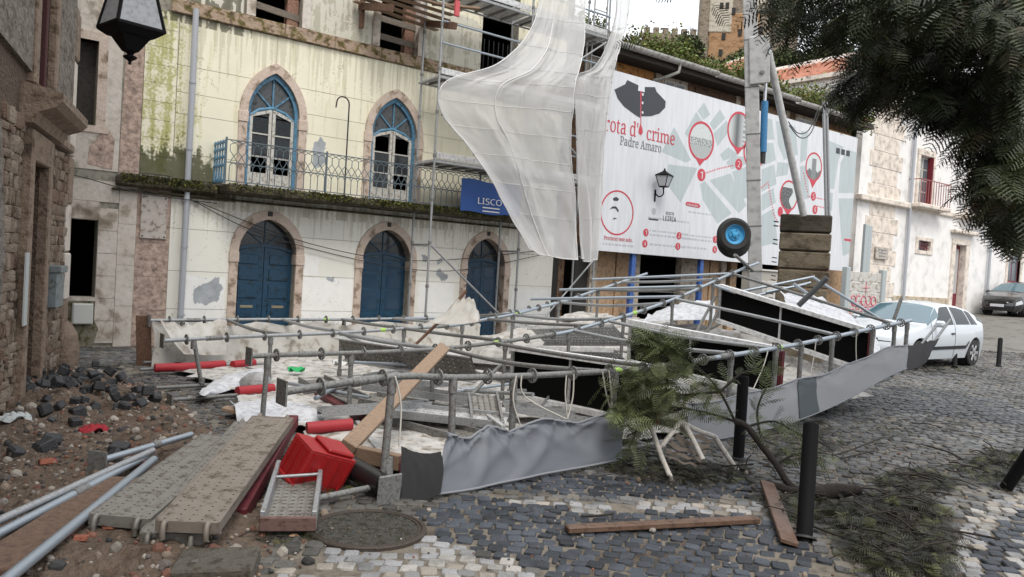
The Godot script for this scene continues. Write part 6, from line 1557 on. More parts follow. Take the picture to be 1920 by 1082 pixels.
		var t := along(q[0], q[1], q[3])
		var L: float = q[0].distance_to(q[1])
		var b := B.new()
		b.add(deck_plate(L, q[2], 26, 6, 0.02, 0.006 if q[4] else 0.0), t)
		var dp := obj("deck_plate", b, m("aluminium") if q[4] else m("steel_deck"), sc)
		for s in [-1.0, 1.0]: obj("deck_rail", B.new().box(t * T(Vector3(0, -0.02, s * q[2] / 2)), Vector3(L, 0.07, 0.02)), m("aluminium"), dp)
	# long floor decks lying flat inside the frame
	for q in [[Vector3(4.272, 0.12, -9.72), Vector3(4.061, 0.1, -7.364), 0.34], [Vector3(4.104, 0.2, -7.824), Vector3(4.788, 0.14, -6.598), 0.36], [Vector3(4.014, 0.12, -7.518), Vector3(4.41, 0.08, -6.191), 0.3], [Vector3(4.969, 0.35, -6.875), Vector3(4.654, 0.15, -6.319), 0.3], [lowS(4, 8.3) + Vector3(0, 0.1, -0.9), lowS(4, 9.8) + Vector3(0, 0.2, -1.1), 0.6], [lowS(4, 6.8) + Vector3(0, 0.1, -0.5), lowS(4, 8.2) + Vector3(0, 0.15, -0.6), 0.5]]:
		var t := along(q[0], q[1], 4.0)
		var L: float = q[0].distance_to(q[1])
		var b := B.new()
		b.add(deck_plate(L, q[2], 20, 5, 0.018), t)
		var dp := obj("deck_plate", b, m("steel_deck"), sc)
		for s in [-1.0, 1.0]: obj("deck_rail", B.new().box(t * T(Vector3(0, 0.0, s * q[2] / 2)), Vector3(L, 0.1, 0.025)), m("galvanised_dull"), dp)
	# loose tubes and boards heaped inside the frame
	for k in 15:
		var p := Vector3(rr(3.4, 8.6), rr(0.1, 0.4), rr(-10.5, -7.2))
		var d := Vector3(rr(-0.5, 1.0), rr(-0.06, 0.06), rr(-1.0, 1.0)).normalized() * rr(0.6, 1.3)
		obj("loose_tube", B.new().tube([p - d, p + d], 0.022, 8), [gal, dul, nw][k % 3], sc)
	for k in 11:
		var p := Vector3(3.9 + k * 0.5, rr(0.12, 0.25), rr(-9.8, -6.3))
		var t := T(p, rr(-60, 60), rr(-8, 8), rr(-8, 8))
		var L := rr(0.9, 1.6)
		var b := B.new()
		b.add(deck_plate(L, 0.3, 14, 4, 0.02), t)
		var dp := obj("deck_plate", b, m("aluminium") if k % 2 else m("steel_deck"), sc)
		for s in [-1.0, 1.0]: obj("deck_rail", B.new().box(t * T(Vector3(0, 0.0, s * 0.15)), Vector3(L, 0.08, 0.02)), m("galvanised"), dp)
	# raised far end: extra tubes reaching back over the white car
	for q in [[Vector3(11.832, 1.537, -8.819), Vector3(12.919, 1.897, -7.998)], [Vector3(12.102, 1.426, -8.86), Vector3(13.051, 1.789, -8.145)], [Vector3(12.068, 1.571, -8.387), Vector3(12.629, 1.755, -7.963)], [Vector3(12.352, 1.88, -7.676), Vector3(13.449, 1.125, -6.807)], [Vector3(11.917, 1.751, -7.753), Vector3(13.031, 0.865, -6.867)], [Vector3(10.7, 1.645, -8.43), Vector3(12.624, 0.924, -6.929)]]:
		obj("ledger", B.new().tube(q, 0.025, 8), nw, sc)
	obj("spigot_pipe", B.new().tube([Vector3(11.277, 1.41, -7.223), Vector3(11.44, 1.874, -6.862)], 0.045, 10), m("dark_pipe", lin(0.1, 0.105, 0.11), 0.5, {"metal": 0.4}), sc)
	for q in [[Vector3(14.534, 0.739, -6.844), Vector3(14.788, 1.162, -6.664)], [Vector3(14.656, 0.878, -6.629), Vector3(14.877, 1.295, -6.474)]]: obj("brace", B.new().tube(q, 0.022, 6), gal, sc)
	obj("ledger", B.new().tube([Vector3(13.079, 1.252, -6.592), Vector3(13.166, 1.613, -6.537)], 0.03, 8), dul, sc)
	obj("cross_tube", B.new().tube([Vector3(11.407, 2.186, -8.6), Vector3(12.091, 1.936, -8.7)], 0.03, 8), dul, sc)
	# red foam sleeves over the low tubes at the left end
	for q in [[Vector3(2.72, 0.1, -11.297), Vector3(3.137, 0.1, -11.315), Vector3(3.695, 0.1, -11.478)], [Vector3(3.792, 0.1, -11.403), Vector3(4.157, 0.1, -11.564)], [Vector3(3.14, 0.1, -9.228), Vector3(3.607, 0.1, -9.332)], [Vector3(3.049, 0.12, -6.998), Vector3(3.473, 0.14, -6.918)]]:
		obj("foam_sleeve", B.new().tube(q, 0.058, 14), m("red_foam"), sc)
	for q in [[Vector3(2.541, 0.08, -11.325), Vector3(4.349, 0.08, -11.558)], [Vector3(2.376, 0.06, -9.117), Vector3(3.37, 0.06, -9.25)]]: obj("jack_tube", B.new().tube(q, 0.022, 8), dul, sc)
	obj("base_plate", B.new().box(T(Vector3(2.322, 0.08, -8.95), 5), Vector3(0.012, 0.16, 0.16)), dul, sc)
	# foot clamp of the near post
	var fc := lowS(4, 2.89)
	obj("foot_clamp", B.new().lathe(T(fc + Vector3(0, 0.01, 0.06), 20, 90), [Vector2(0.0, -0.06), Vector2(0.06, -0.06), Vector2(0.07, 0.0), Vector2(0.06, 0.06), Vector2(0.03, 0.07), Vector2(0, 0.07)], 14), dul, sc)
	obj("foot_clamp", B.new().tube([fc + Vector3(0, 0.02, 0.02), fc + Vector3(0, 0.2, 0.0)], 0.04, 10), dul, sc)
	# --- nets and sheets of the fallen scaffold
	var g1 := grid([[Vector3(3.337, 0.45, -5.054), Vector3(3.663, 0.47, -5.08), Vector3(4.002, 0.479, -5.106), Vector3(4.627, 0.477, -5.155), Vector3(5.397, 0.485, -5.215)], [Vector3(3.246, 0.231, -4.977), Vector3(3.628, 0.251, -5.007), Vector3(4.053, 0.237, -5.04), Vector3(4.594, 0.251, -5.082), Vector3(5.328, 0.259, -5.139)], [Vector3(3.188, 0.035, -4.922), Vector3(3.555, 0.026, -4.951), Vector3(3.952, 0.039, -4.982), Vector3(4.566, 0.044, -5.03), Vector3(5.279, 0.047, -5.086)]], 12, 10)
	crease(g1, 0.05, 4.0)
	net_thing("grey_net_skirt", "dark grey net skirt hanging to the cobbles beside the manhole", g1, m("net_grey"))
	var g2 := grid([[Vector3(6.463, 0.45, -5.328), Vector3(7.453, 0.493, -5.405), Vector3(8.549, 0.587, -5.491), Vector3(9.694, 0.69, -5.58), Vector3(10.935, 0.904, -5.677), Vector3(11.87, 0.977, -5.75)], [Vector3(6.446, 0.247, -5.297), Vector3(7.437, 0.261, -5.374), Vector3(8.531, 0.341, -5.459), Vector3(9.698, 0.471, -5.55), Vector3(10.989, 0.703, -5.651), Vector3(11.823, 0.831, -5.716)], [Vector3(6.461, 0.045, -5.278), Vector3(7.455, 0.048, -5.355), Vector3(8.568, 0.096, -5.442), Vector3(9.81, 0.257, -5.539), Vector3(11.064, 0.506, -5.637), Vector3(11.776, 0.614, -5.692)]], 10, 8)
	crease(g2, 0.02, 6.0)
	net_thing("pale_net_skirt", "pale grey net skirt on the far half of the fallen scaffold", g2, m("net_pale", lin(0.3, 0.31, 0.33), 0.8, {"tri": false, "alpha": 0.85, "back": lin(0.2, 0.2, 0.2)}))
	# hems and a doubled overlap strip on the skirts
	for gg in [g1, g2]:
		var top := []; var foot := []
		for j in gg[0].size():
			top.append(gg[0][j] + Vector3(0, 0, 0.006)); foot.append(gg[gg.size() - 1][j] + Vector3(0, 0, 0.006))
		obj("hem", B.new().tube(top, 0.011, 5), m("net_hem_dark", lin(0.2, 0.21, 0.23), 0.8), sc)
		obj("hem", B.new().tube(foot, 0.011, 5), m("net_hem_dark"), sc)
	var strip := []
	for i in g2.size():
		var line := []
		for j in 5: line.append(g2[i][21 + j] + Vector3(0, 0, 0.012))
		strip.append(line)
	obj("overlap_strip", B.new().sheet(strip, 0.003), m("net_strip", lin(0.07, 0.085, 0.095), 0.8), sc)
	var g3 := grid([[Vector3(3.025, 0.348, -5.196), Vector3(3.099, 0.33, -5.138), Vector3(3.18, 0.304, -5.076), Vector3(3.262, 0.342, -5.014)], [Vector3(2.975, 0.158, -5.102), Vector3(3.056, 0.164, -5.039), Vector3(3.144, 0.179, -4.972), Vector3(3.231, 0.217, -4.907)], [Vector3(2.938, -0.04, -4.997), Vector3(3.017, -0.018, -4.937), Vector3(3.085, 0.01, -4.886), Vector3(3.163, 0.071, -4.828)]], 5, 5)
	crease(g3, 0.012, 2.0)
	net_thing("black_net_corner", "black net corner bunched at the near scaffold post", g3, m("net_black"))
	var g4 := grid([[Vector3(13.99, 0.779, -6.885), Vector3(14.249, 0.856, -6.689), Vector3(14.521, 0.971, -6.484)], [Vector3(13.796, 0.608, -6.776), Vector3(14.03, 0.654, -6.597), Vector3(14.218, 0.761, -6.457)], [Vector3(13.618, 0.38, -6.652), Vector3(13.805, 0.44, -6.511), Vector3(13.932, 0.541, -6.416)]], 5, 5)
	crease(g4, 0.03, 8.0)
	net_thing("black_net_corner", "black net corner at the far end near the white car", g4, m("net_black"))
	var g5 := grid([[Vector3(2.859, 0.654, -12.153), Vector3(3.422, 0.624, -12.181), Vector3(4.06, 0.649, -12.213), Vector3(4.745, 0.65, -12.247), Vector3(5.483, 0.651, -12.284), Vector3(6.487, 0.662, -12.334), Vector3(7.596, 0.674, -12.39), Vector3(8.827, 0.688, -12.451)], [Vector3(2.882, 0.367, -12.104), Vector3(3.421, 0.359, -12.131), Vector3(4.058, 0.35, -12.163), Vector3(4.743, 0.34, -12.197), Vector3(5.477, 0.365, -12.234), Vector3(6.479, 0.371, -12.284), Vector3(7.584, 0.397, -12.339), Vector3(8.81, 0.426, -12.401)], [Vector3(2.846, 0.013, -12.002), Vector3(3.41, 0.009, -12.03), Vector3(4.043, 0.004, -12.062), Vector3(4.723, -0.002, -12.096), Vector3(5.452, 0.026, -12.133), Vector3(6.445, 0.07, -12.182), Vector3(7.542, 0.099, -12.237), Vector3(8.759, 0.141, -12.298)]], 6, 5)
	crease(g5, 0.05, 7.0)
	net_thing("white_net_skirt", "long dirty white net skirt hanging from the rear tube by the doors", g5, m("net_cloth"))
	var g6 := grid([[Vector3(2.89, 0.722, -11.905), Vector3(3.201, 0.647, -11.92), Vector3(3.441, 0.663, -11.932), Vector3(3.843, 0.735, -11.952)], [Vector3(2.97, 0.482, -11.609), Vector3(3.202, 0.464, -11.62), Vector3(3.454, 0.461, -11.633), Vector3(3.767, 0.488, -11.648)], [Vector3(3.149, 0.251, -11.517), Vector3(3.317, 0.24, -11.526), Vector3(3.519, 0.227, -11.536), Vector3(3.748, 0.236, -11.547)]], 6, 5)
	crease(g6, 0.03, 6.0)
	net_thing("white_net_flap", "loose off-white net flap folded over the rear left tube", g6, m("net_cloth"))
	var g7 := grid([[Vector3(5.713, 1.292, -8.588), Vector3(5.789, 1.325, -8.531), Vector3(5.877, 1.305, -8.462), Vector3(5.94, 1.06, -8.406)], [Vector3(5.543, 1.116, -8.586), Vector3(5.674, 1.126, -8.486), Vector3(5.81, 1.116, -8.381), Vector3(5.883, 1.054, -8.323)], [Vector3(5.3, 0.972, -8.642), Vector3(5.516, 0.969, -8.476), Vector3(5.73, 0.999, -8.313), Vector3(5.826, 1.033, -8.24)]], 5, 5)
	crease(g7, 0.03, 6.0)
	net_thing("white_net_flap", "pointed white net flap caught on a stick before the third door", g7, m("net_cloth"))
	obj_tag("snapped_stick", B.new().tube([Vector3(5.854, 1.399, -8.61), Vector3(5.594, 1.062, -8.672), Vector3(5.253, 0.683, -8.794)], [0.02, 0.024, 0.02], 7), m("brown_timber"), "broken red brown stick poking through the white net flap", "stick")
	# white sheeting strewn on the ground inside the frame
	var fl := []
	var fnz := FastNoiseLite.new()
	fnz.seed = 3; fnz.frequency = 0.9; fnz.fractal_octaves = 3
	for i in 56:
		var line := []
		for j in 60:
			var x := 3.1 + j * 0.14; var z := -12.1 + i * 0.12 - (x - 3.1) * 0.05
			var lift := 0.0
			if x > 8.0: lift = (S(3, minf(x, 12.3)).y - 0.8) * clampf((-z - 5.4) / 3.0, 0.0, 1.0) * 0.8
			line.append(Vector3(x + 0.3 * fnz.get_noise_2d(z * 2.0, 7.0), 0.05 + maxf(0.0, lift) + 0.07 * absf(fnz.get_noise_2d(x, z)) + 0.02 * fnz.get_noise_2d(x * 5.0, z * 5.0), z + 0.2 * fnz.get_noise_2d(x * 2.0, 3.0)))
		fl.append(line)
	net_thing("ground_sheet", "wide crumpled white sheet spread on the ground under the fallen frame", fl, m("sheet_dirty", lin(0.58, 0.57, 0.56), 0.85, {"tex": "blotch", "s": 0.7, "detail": "mottle", "ds": 0.5}))
	for q in [[[[Vector3(2.653, 0.12, -9.21), Vector3(3.255, 0.12, -10.298), Vector3(3.88, 0.12, -10.908)], [Vector3(2.643, 0.13, -8.97), Vector3(3.265, 0.13, -9.91), Vector3(3.996, 0.13, -10.812)], [Vector3(2.763, 0.06, -9.173), Vector3(3.26, 0.06, -9.681), Vector3(3.923, 0.06, -10.398)]], "bluish white sheet draped beside the lowest red foam tube"], [[[Vector3(2.886, 0.1, -8.723), Vector3(3.318, 0.1, -8.764), Vector3(3.564, 0.1, -8.439)], [Vector3(2.725, 0.14, -8.062), Vector3(3.23, 0.14, -8.213), Vector3(3.479, 0.14, -7.809)], [Vector3(2.681, 0.05, -7.835), Vector3(2.995, 0.05, -7.448), Vector3(3.439, 0.05, -7.417)]], "crumpled white sheet in front of the base plate at left"], [[[Vector3(11.91, 1.618, -8.005), Vector3(12.404, 1.592, -7.625), Vector3(12.774, 1.365, -7.333)], [Vector3(11.444, 1.498, -7.602), Vector3(12.006, 1.279, -7.163), Vector3(12.64, 0.961, -6.666)], [Vector3(10.99, 1.265, -7.186), Vector3(11.527, 1.015, -6.765), Vector3(12.132, 0.704, -6.29)]], "white tarpaulin sloping over the raised far end"], [[[Vector3(10.88, 1.04, -10.036), Vector3(11.301, 1.288, -9.722), Vector3(11.804, 1.386, -9.34)], [Vector3(10.547, 0.981, -9.786), Vector3(10.995, 1.168, -9.448), Vector3(11.524, 1.209, -9.044)], [Vector3(10.215, 0.926, -9.534), Vector3(10.692, 0.999, -9.171), Vector3(11.169, 1.036, -8.806)]], "smooth white panel bulging under the crossing tubes"]]:
		var gg := grid(q[0], 6, 6)
		crease(gg, 0.04, 7.0)
		net_thing("white_sheet", q[1], gg, m("sheet_white"))
	obj_tag("sand_sack", B.new().lathe(T(Vector3(3.512, 0.1, -9.693), 30, 80, 20), [Vector2(0.0, -0.25), Vector2(0.1, -0.22), Vector2(0.15, -0.05), Vector2(0.14, 0.15), Vector2(0.05, 0.24), Vector2(0.0, 0.25)], 14), m("sack_grey", lin(0.4, 0.4, 0.4), 0.9, {"tex": "mottle", "s": 2.0, "bump": 1.5}), "grey white sack slumped behind the near left posts", "sack")
	# ropes that tie the skirts to the near tube
	var rn := 0
	for q in [[[Vector3(2.885, 0.894, -5.099), Vector3(2.951, 0.677, -5.104), Vector3(2.954, 0.367, -5.104)]], [[Vector3(4.085, 0.846, -5.192), Vector3(4.066, 0.641, -5.191), Vector3(4.162, 0.427, -5.198)]], [[Vector3(4.145, 0.843, -5.197), Vector3(4.204, 0.655, -5.202), Vector3(4.72, 0.425, -5.242)]], [[Vector3(4.685, 0.818, -5.239), Vector3(4.687, 0.647, -5.239), Vector3(4.734, 0.424, -5.243)]], [[Vector3(4.78, 0.823, -5.247), Vector3(4.785, 0.617, -5.247), Vector3(4.734, 0.424, -5.243)]], [[Vector3(5.164, 0.825, -5.277), Vector3(5.226, 0.638, -5.281), Vector3(5.32, 0.446, -5.289)]], [[Vector3(5.253, 0.827, -5.284), Vector3(5.302, 0.633, -5.287), Vector3(5.335, 0.445, -5.29)]], [[Vector3(8.036, 0.95, -5.501), Vector3(7.945, 0.753, -5.493), Vector3(7.77, 0.515, -5.48)]], [[Vector3(9.167, 1.043, -5.589), Vector3(9.142, 0.841, -5.587), Vector3(9.089, 0.64, -5.583)]], [[Vector3(10.277, 1.132, -5.675), Vector3(10.291, 0.95, -5.676), Vector3(10.342, 0.73, -5.68)]]]:
		obj("tie_rope", B.new().tube(curve_row(q[0], 4), 0.007, 5), m("rope"), sc)
		rn += 1

func obj_tag(called: String, b, mat: Material, label: String, category: String, group := "") -> MeshInstance3D:
	var o := obj(called, b, mat)
	tag(o, label, category, group)
	return o
func crease(g: Array, amp: float, freq: float) -> void:
	var f := FastNoiseLite.new()
	f.seed = int(freq * 10.0); f.frequency = 1.0
	for i in g.size():
		for j in g[0].size():
			var u: float = float(j) / g[0].size(); var v: float = float(i) / g.size()
			# long folds pulled from the points where the cloth is tied
			var ridge := 0.0
			for k in int(freq) + 1:
				var at := (k + 0.5) / (int(freq) + 1.0)
				var ang := atan2(v * 0.5 + 0.03, u - at)
				ridge += pow(absf(cos(ang * 5.0 + k)), 6.0) * exp(-absf(u - at) * freq * 1.5) * (1.0 - 0.6 * v)
			var pull := absf(fposmod(u * freq * 0.8, 1.0) - 0.5) * 2.0
			g[i][j] = g[i][j] + Vector3(0.3, 0.25, 0.9) * amp * (ridge * 0.9 + 0.5 * f.get_noise_2d(u * freq * 0.4, v * 0.6)) - Vector3(0, amp * 1.6 * (1.0 - pull) * (1.0 - v), 0)
func net_thing(called: String, label: String, g: Array, mat: Material) -> void:
	obj_tag(called, B.new().sheet(g, 0.004), mat, label, "sheet" if "sheet" in called else "netting")

func foreground() -> void:
	# --- torn-up earth at the left, a low heap over the paving
	var zone := PackedVector2Array([Vector2(0.676, -11.736), Vector2(1.689, -12.234), Vector2(2.385, -11.569), Vector2(2.557, -9.592), Vector2(2.470, -7.898), Vector2(2.297, -6.597), Vector2(2.188, -5.470), Vector2(2.077, -4.811), Vector2(1.693, -4.339), Vector2(1.426, -3.837), Vector2(0.014, -4.628)])
	var nz := FastNoiseLite.new()
	nz.seed = 8; nz.frequency = 1.6; nz.fractal_octaves = 4
	var dist := func(p: Vector2) -> float:
		var d := 1e9
		for k in zone.size():
			var q := Geometry2D.get_closest_point_to_segment(p, zone[k], zone[(k + 1) % zone.size()])
			d = minf(d, p.distance_to(q))
		return d if Geometry2D.is_point_in_polygon(p, zone) else -d
	var high := func(x: float, z: float) -> float:
		var d: float = dist.call(Vector2(x, z))
		return clampf(d, -0.4, 0.5) * 0.22 - 0.015 + (0.05 * nz.get_noise_2d(x, z) + 0.035 * nz.get_noise_2d(x * 4.0, z * 4.0)) * smoothstep(-0.1, 0.3, d) + 0.12 * exp(-pow(Vector2(x - 1.3, z + 9.4).length() / 0.8, 2.0))
	var db := B.new()
	var rows := []
	for i in 120:
		var line := []
		for j in 62:
			var x := -0.6 + j * 0.066; var z := -12.3 + i * 0.07
			line.append(Vector3(x, high.call(x, z), z))
		rows.append(line)
	db.sheet(rows)
	struct("earth_heap", db, m("earth", lin(0.15, 0.108, 0.08), 0.95, {"tex": "mottle", "s": 1.1, "bump": 2.5, "detail": "blotch", "ds": 0.45}))
	# chips of stone, brick and mortar too small to count
	var shp := []
	for k in 6: shp.append(cobble_mesh(500 + k))
	var spots := []
	for k in 9000:
		var x := rr(-0.4, 3.3); var z := rr(-12.0, -4.0)
		var d: float = dist.call(Vector2(x, z))
		if d < -0.25 or (d < 0.05 and rng.randf() < 0.7): continue
		spots.append(Vector3(x, maxf(high.call(x, z), 0.0), z))
	for k in 420: spots.append(Vector3(rr(3.2, 9.5), 0.02, rr(-11.5, -4.2)))
	for k in 500:
		var q := Vector3(rr(2.0, 9.0), 0.012, rr(-4.8, -2.0))
		spots.append(q)
	var cols := [Color(0.36, 0.32, 0.28), Color(0.22, 0.17, 0.13), Color(0.33, 0.3, 0.26), Color(0.22, 0.1, 0.07), Color(0.12, 0.1, 0.09), Color(0.17, 0.12, 0.085), Color(0.05, 0.05, 0.05)]
	var mm := MultiMesh.new()
	mm.transform_format = MultiMesh.TRANSFORM_3D; mm.use_colors = true; mm.mesh = B.new().box(T(), Vector3(1, 0.8, 0.9), 0.22).mesh(); mm.instance_count = spots.size()
	for k in spots.size():
		var s := rr(0.008, 0.032) * (1.0 if rng.randf() < 0.84 else rr(1.4, 3.0))
		if k > spots.size() - 920: s *= 0.6
		mm.set_instance_transform(k, Transform3D(Basis.from_euler(Vector3(rr(-0.8, 0.8), rr(0, 6), rr(-0.8, 0.8))).scaled(Vector3(s, s * rr(0.6, 1.3), s * rr(0.6, 1.0))), spots[k]))
		mm.set_instance_color(k, cols[rng.randi() % 7] * rr(0.7, 1.3))
	var mi := MultiMeshInstance3D.new()
	mi.name = numbered("rubble_chips"); mi.multimesh = mm; mi.material_override = m("chip", Color.WHITE, 0.9, {"tex": "speck", "s": 3.0, "vcol": true})
	add_child(mi)
	tag(mi, "small chips of stone, brick and mortar strewn over the earth", "rubble", "", "stuff")
	# loose basalt setts heaped against the ruined wall
	var ns := 0
	var lumps := []
	for k in 5:
		var lr := RandomNumberGenerator.new()
		lr.seed = 900 + k
		var lb := B.new().box(T(), Vector3(1, lr.randf_range(0.7, 0.95), lr.randf_range(0.75, 0.95)), lr.randf_range(0.07, 0.13))
		# knock the corners about, same shift for the same corner
		for q in lb.v.size():
			var w := lb.v[q]
			lb.v[q] = w + Vector3(sin(w.y * 9.0 + w.z * 7.0 + k), sin(w.x * 8.0 + w.z * 9.0 + k * 2.0), sin(w.x * 7.0 + w.y * 8.0 + k * 3.0)) * 0.06
		lumps.append(lb.mesh())
	var bmesh: ArrayMesh = lumps[0]
	for q in [Vector3(1.069, 0, -10.051), Vector3(1.269, 0, -10.858), Vector3(1.453, 0, -11.102), Vector3(1.485, 0, -10.175), Vector3(1.058, 0, -9.25), Vector3(1.211, 0, -9.35), Vector3(1.265, 0, -9.031), Vector3(1.441, 0, -9.431), Vector3(1.612, 0, -9.883), Vector3(1.696, 0, -9.682), Vector3(1.537, 0, -9.086), Vector3(1.382, 0, -8.706), Vector3(1.654, 0, -9.047), Vector3(1.79, 0, -9.156), Vector3(1.868, 0, -9.805), Vector3(1.964, 0, -9.597), Vector3(1.886, 0, -8.815), Vector3(2.051, 0, -9.23), Vector3(1.717, 0, -8.585), Vector3(1.515, 0, -8.52), Vector3(1.338, 0, -9.968), Vector3(1.215, 0, -10.006), Vector3(1.789, 0, -11.015), Vector3(1.898, 0, -10.441), Vector3(1.591, 0, -10.853), Vector3(1.758, 0, -8.377), Vector3(1.931, 0, -8.508), Vector3(2.071, 0, -8.842), Vector3(1.346, 0, -8.321), Vector3(1.217, 0, -8.498), Vector3(0.975, 0, -9.584), Vector3(1.167, 0, -10.765), Vector3(1.408, 0, -10.31), Vector3(2.051, 0, -10.645), Vector3(2.126, 0, -9.985), Vector3(2.157, 0, -8.874), Vector3(1.985, 0, -11.188), Vector3(1.702, 0, -10.111)]:
		var g := q as Vector3
		var s := rr(0.08, 0.125)
		var o := obj_tag("loose_cobblestone", lumps[ns % 5], m("basalt"), "loose dark basalt cobblestone in the heap below the ruined wall", "cobblestone", "loose cobblestones heaped by the ruined wall")
		o.transform = Transform3D(Basis.from_euler(Vector3(rr(-0.6, 0.6), rr(0, 6), rr(-0.6, 0.6))).scaled(Vector3.ONE * s), Vector3(g.x, maxf(high.call(g.x, g.z), 0.0) + s * 0.22 + (0.08 if ns % 3 == 0 else 0.0), g.z))
		ns += 1
	for k in 46:
		var g := Vector3(1.35 + rng.randfn() * 0.3, 0, -9.7 + rng.randfn() * 0.55)
		var s := rr(0.06, 0.12)
		var o := obj_tag("loose_cobblestone", lumps[k % 5], m("basalt"), "loose dark basalt cobblestone in the heap below the ruined wall", "cobblestone", "loose cobblestones heaped by the ruined wall")
		o.transform = Transform3D(Basis.from_euler(Vector3(rr(-0.6, 0.6), rr(0, 6), rr(-0.6, 0.6))).scaled(Vector3.ONE * s), Vector3(g.x, maxf(high.call(g.x, g.z), 0.0) + s * rr(0.0, 0.5), g.z))
	for q in [[Vector3(0.935, 0, -7.092), "dark"], [Vector3(0.999, 0, -7.308), "b"], [Vector3(1.273, 0, -7.982), "c"], [Vector3(0.724, 0, -7.009), "d"], [Vector3(1.346, 0, -6.646), "e"], [Vector3(1.408, 0, -6.831), "f"]]:
		var g: Vector3 = q[0]
		var s := rr(0.1, 0.14)
		var o := obj_tag("loose_cobblestone", bmesh, m("basalt"), {"dark": "largest lone basalt cobblestone on the earth at left", "b": "lone basalt cobblestone touching the largest one", "c": "lone basalt cobblestone beside the red rag", "d": "lone basalt cobblestone at the left picture edge", "e": "basalt cobblestone below the short tube's end plate", "f": "basalt cobblestone tucked behind the short tube's end plate"}[q[1]], "cobblestone")
		o.transform = Transform3D(Basis.from_euler(Vector3(rr(-0.5, 0.5), rr(0, 6), rr(-0.5, 0.5))).scaled(Vector3.ONE * s * (1.3 if q[1] == "dark" else 1.0)), g + Vector3(0, 0.1, 0))
	# broken brick
	for q in [Vector3(0.989, 0, -5.594), Vector3(1.05, 0, -5.332), Vector3(1.189, 0, -5.495), Vector3(1.46, 0, -6.345), Vector3(1.389, 0, -6.219), Vector3(1.51, 0, -6.437), Vector3(0.875, 0, -5.533), Vector3(1.985, 0, -6.361), Vector3(0.858, 0, -6.465), Vector3(1.001, 0, -4.99), Vector3(0.827, 0, -4.846), Vector3(2.218, 0, -5.603)]:
		var g := q as Vector3
		var o := obj_tag("brick_shard", lumps[rng.randi() % 5], m("brick_red"), "small broken red brick shard lying on the brown earth", "brick", "broken brick shards on the earth")
		var s := rr(0.05, 0.09)
		o.transform = Transform3D(Basis.from_euler(Vector3(rr(-0.4, 0.4), rr(0, 6), rr(-0.4, 0.4))).scaled(Vector3(s * 1.5, s * 0.6, s)), Vector3(g.x, maxf(0.0, high.call(g.x, g.z)) + s * 0.25, g.z))
	for q in [[Vector3(0.838, 0, -8.222), "paper_white", "crumpled white rag on the earth at the left edge", 0.14], [Vector3(1.368, 0, -7.649), "cloth_red", "crumpled dark red rag on the earth behind the tubes", 0.13], [Vector3(1.669, 0, -10.426), "paper_white", "torn white scrap among the heaped black cobblestones", 0.1], [Vector3(0.902, 0, -6.679), "cloth_red", "tiny red scrap on the earth at left", 0.06], [Vector3(1.969, 0, -4.631), "chip_tan", "tan pebble lying on the manhole's left rim", 0.035]]:
		var g: Vector3 = q[0]
		var rg := []
		for i in 8:
			var line := []
			for j in 8:
				var u := j / 7.0 - 0.5; var v := i / 7.0 - 0.5
				line.append(Vector3(u * q[3] * 1.7, 0.05 * q[3] + q[3] * (0.35 - 0.9 * (u * u + v * v)) + 0.2 * q[3] * sin(i * 2.1 + j * 1.3), v * q[3] * 1.1))
			rg.append(line)
		var o := obj_tag("rag" if q[1] != "chip_tan" else "pebble", B.new().sheet(rg, 0.004), m(q[1], {"paper_white": lin(0.5, 0.5, 0.47), "cloth_red": lin(0.3, 0.02, 0.03), "chip_tan": lin(0.4, 0.25, 0.16)}[q[1]], 0.9), q[2], "rag" if q[1] != "chip_tan" else "pebble")
		o.position = Vector3(g.x, maxf(0.0, high.call(g.x, g.z)), g.z)
	# --- scaffold tubes thrown down at the left
	for q in [[[Vector3(1.127, 0.2, -6.136), Vector3(1.958, 0.18, -6.842)], 0.026, "short galvanised tube with an end plate, uppermost at left"], [[Vector3(0.175, 0.17, -4.801), Vector3(1.536, 0.2, -6.322)], 0.025, "long galvanised tube, middle of the three running to the left edge"], [[Vector3(0.171, 0.15, -4.609), Vector3(1.483, 0.17, -6.28)], 0.026, "long rusty galvanised tube, crossing close under the middle tube"], [[Vector3(0.37, 0.17, -4.138), Vector3(1.518, 0.16, -6.205)], 0.03, "thickest galvanised tube, nearest the viewer at bottom left"]]:
		var t := thing("scaffold_tube", q[2], "tube", Vector3.ZERO, 0.0, "tubes thrown down at the left")
		obj("tube", B.new().tube(q[0], q[1], 12), m("galvanised_new") if q[1] > 0.0255 else m("galvanised"), t)
		var d: Vector3 = (q[0][1] - q[0][0]).normalized()
		obj("bore", B.new().tube([q[0][1] - d * 0.02, q[0][1] + d * 0.001], q[1] * 0.8, 10), m("deck_hole"), t)
		if q[1] == 0.026 and q[0][0].x > 0.5: obj("end_plate", B.new().box(Transform3D(along(q[0][0], q[0][1]).basis, q[0][0]), Vector3(0.012, 0.15, 0.15)), m("galvanised_dull"), t)
		if q[1] == 0.026: obj("spigot", B.new().tube([q[0][0].lerp(q[0][1], 0.55), q[0][0].lerp(q[0][1], 0.62)], q[1] + 0.006, 10), m("galvanised_dull"), t)
	obj_tag("timber_plank", B.new().bar(Vector3(1.237, 0.14, -5.812), Vector3(0.356, 0.12, -4.498), 0.26, 0.05, Vector3.UP, 0.008), m("earth_plank", lin(0.16, 0.1, 0.07), 0.9, {"tex": "mottle", "s": 1.6, "bump": 0.6}), "muddy brown plank lying under the thrown tubes", "plank")
